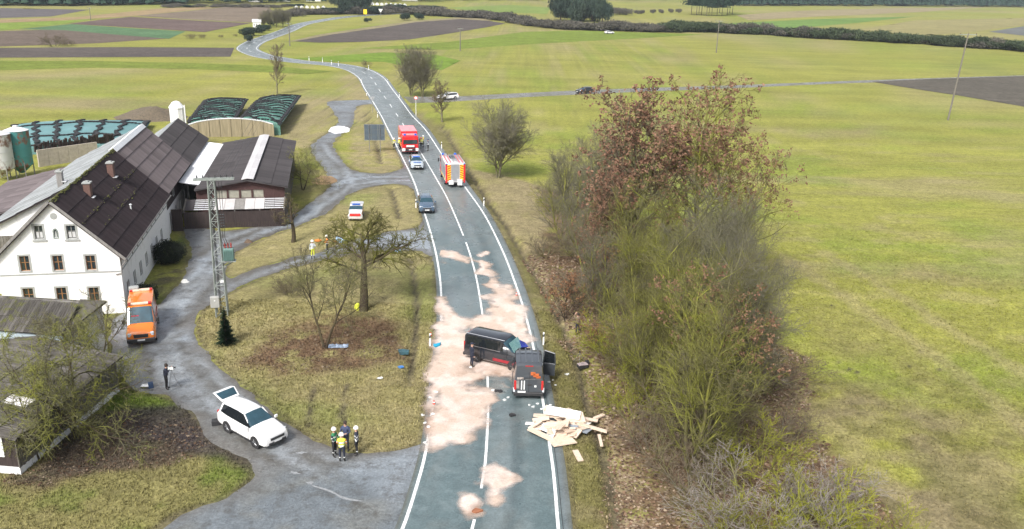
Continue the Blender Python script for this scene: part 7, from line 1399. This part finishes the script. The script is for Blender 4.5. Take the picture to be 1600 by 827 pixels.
for i, (x, y) in enumerate(((1080, 23), (1088, 24), (1096, 24), (1104, 25), (1112, 25), (1120, 25), (1128, 25), (1136, 24), (1144, 23), (1092, 21), (1108, 21), (1124, 21), (1140, 21))):
    b = P(x, y); h = 17 + rs2.uniform(-2, 3); o = thing('pine_tree', 'tall pine with a bare lower trunk in the small pine copse', 'tree', (*b, 0), rs2.uniform(0, 6), 'pines of the small copse at the top right of centre'); link('crown', PM[i % 2], o); link('trunk', PT, o); o.scale = (h * .9, h * .9, h)
# the far wood: a mass of conifers
def wood(name, rows, n, hmin, hmax, label, m, seed, col=True):
    rc = np.random.default_rng(seed); V = []; Fc = []; base = None
    for _ in range(n):
        k = rc.integers(0, len(rows)); (x0, y0), (x1, y1), dep = rows[k]; t = rc.uniform(); b = P(x0 + (x1 - x0) * t, y0 + (y1 - y0) * t); L = math.hypot(*b); d = rc.uniform(0, dep); b = (b[0] * (1 + d / L), b[1] * (1 + d / L)); h = rc.uniform(hmin, hmax); r = h * rc.uniform(.15, .22)
        for w_ in range(5):
            z0 = h * (.12 + .17 * w_); z1 = min(h, z0 + h * .36); rr1 = r * (1 - w_ * .17); o = len(V); a0 = rc.uniform(0, 6)
            for q in range(6): a = a0 + q * PI / 3; V.append((b[0] + math.cos(a) * rr1 * rc.uniform(.7, 1.2), b[1] + math.sin(a) * rr1 * rc.uniform(.7, 1.2), z0 + rc.uniform(-.05, .05) * h))
            V.append((b[0], b[1], z1)); Fc += [(o + q, o + (q + 1) % 6, o + 6) for q in range(6)]
    return link(name, fastmesh(name, np.array(V), np.array(Fc), m), kind='stuff', label=label)
wood('far_wood', [((1150, 9.5), (1420, 10), 160), ((1400, 10), (1720, 13), 160)], 1500, 17, 25, 'dark conifer wood closing the view at the top right', M_pine, 3)
wood('far_wood', [((-80, 9.5), (120, 10), 120), ((120, 10), (290, 7), 120)], 1100, 11, 17, 'dark conifer wood closing the view at the top left', M_pine, 4)
wood('far_wood', [((250, 7), (700, 3), 300), ((650, 2), (1150, 1), 500)], 1600, 14, 24, 'far dark wood behind the village at the top centre', M_pine, 6)
for (x, y) in ((531, 14), (540, 15), (549, 14), (558, 15), (566, 14), (536, 12), (553, 12)): far_bush((x, y + 2), y - 24, 22, 3, 'tall dark tree of the clump on the far side of the village road', 'tall dark trees of the far clump', 'copse_tree', 'tree')
for i in range(9): far_bush((590 + i * 12, 19 - i * .4), 8, 16, 3 if i % 2 else 0, 'dark bush behind the white sign far away', 'dark bushes behind the far signs')
hedge_line([(255, 12), (330, 11), (420, 12), (480, 10)], 16, 6, 16, (0, 1, 3), 'low bare bush on the far field edge at the top left', 'far field-edge bushes at the top left')
# white panels and small buildings far away
for i, (x, y) in enumerate([(463 + k * 8.5, 11.5) for k in range(6)] + [(575 + k * 7.2, 6.2 + k * .25) for k in range(9)]):
    b = P(x, y + 1.5); sc_ = math.hypot(*b) / F_PX; p_ = thing('greenhouse', 'small white-roofed hut in the far row' + (' left of the dark clump' if i < 6 else ' right of the dark clump'), 'hut', (*b, 0), .3, 'white-roofed huts ' + ('left' if i < 6 else 'right') + ' of the dark clump'); w_ = sc_ * 6
    MB().box((-w_ * .4, -w_ * .3, 0), (w_ * .4, w_ * .3, w_ * .3)).obj('wall', M_plaster, p_); MB().prism([(-w_ * .45, w_ * .3), (w_ * .45, w_ * .3), (0, w_ * .62)], 'y', -w_ * .35, w_ * .35).obj('roof', M_whitemetal, p_)
def house(px, w, d, h, label, m, rm, rz=0, name='house'):
    b = P(*px); t = thing(name, label, 'house', (*b, 0), rz); MB().box((-w / 2, -d / 2, 0), (w / 2, d / 2, h)).obj('wall', m, t); MB().prism([(-d / 2 - .3, h), (d / 2 + .3, h), (0, h + d * .42)], 'x', -w / 2 - .3, w / 2 + .3).obj('roof', rm, t)
    for i in range(3): MB().box((-w / 2 + w * (i + .35) / 3, -d / 2 - .04, h * .4), (-w / 2 + w * (i + .65) / 3, -d / 2 + .02, h * .75)).obj('window', M_glass, t)
    return t
house((402, 44), 3.4, 3, 2.6, 'small white shrine-like hut beside the grove at the far bend', M_plaster, M_whitemetal, .2, 'hut')
for i, (x, y, w_, c, lb) in enumerate(((400, 3, 10, M_plaster, 'leftmost white house of the far village'), (440, 2.5, 14, M_trim, 'grey barn of the far village'), (490, 2, 12, M_plaster, 'white house of the far village above the white huts'), (640, 1.5, 14, M_plaster_old, 'pale house of the far village right of the dark clump'), (1560, 3, 8, M_plaster, 'white hut on the far slope at the top right'))): house((x, y), w_, 9, 5, lb, c, M_roof_house, .2)
# thin air haze over the fields
hb = MB().box((-950, -60, -1.5), (950, 1900, 34)); hz_m = bpy.data.materials.new('air_haze'); hz_m.use_nodes = True; t = hz_m.node_tree; t.nodes.clear(); o_ = t.nodes.new('ShaderNodeOutputMaterial'); v_ = t.nodes.new('ShaderNodeVolumePrincipled'); v_.inputs['Color'].default_value = (.80, .88, 1, 1); v_.inputs['Density'].default_value = .00013; v_.inputs['Anisotropy'].default_value = .2; t.links.new(v_.outputs[0], o_.inputs['Volume'])
hob = hb.obj('haze', hz_m, kind='stuff'); hob['label'] = 'thin bluish winter haze over the distant fields'
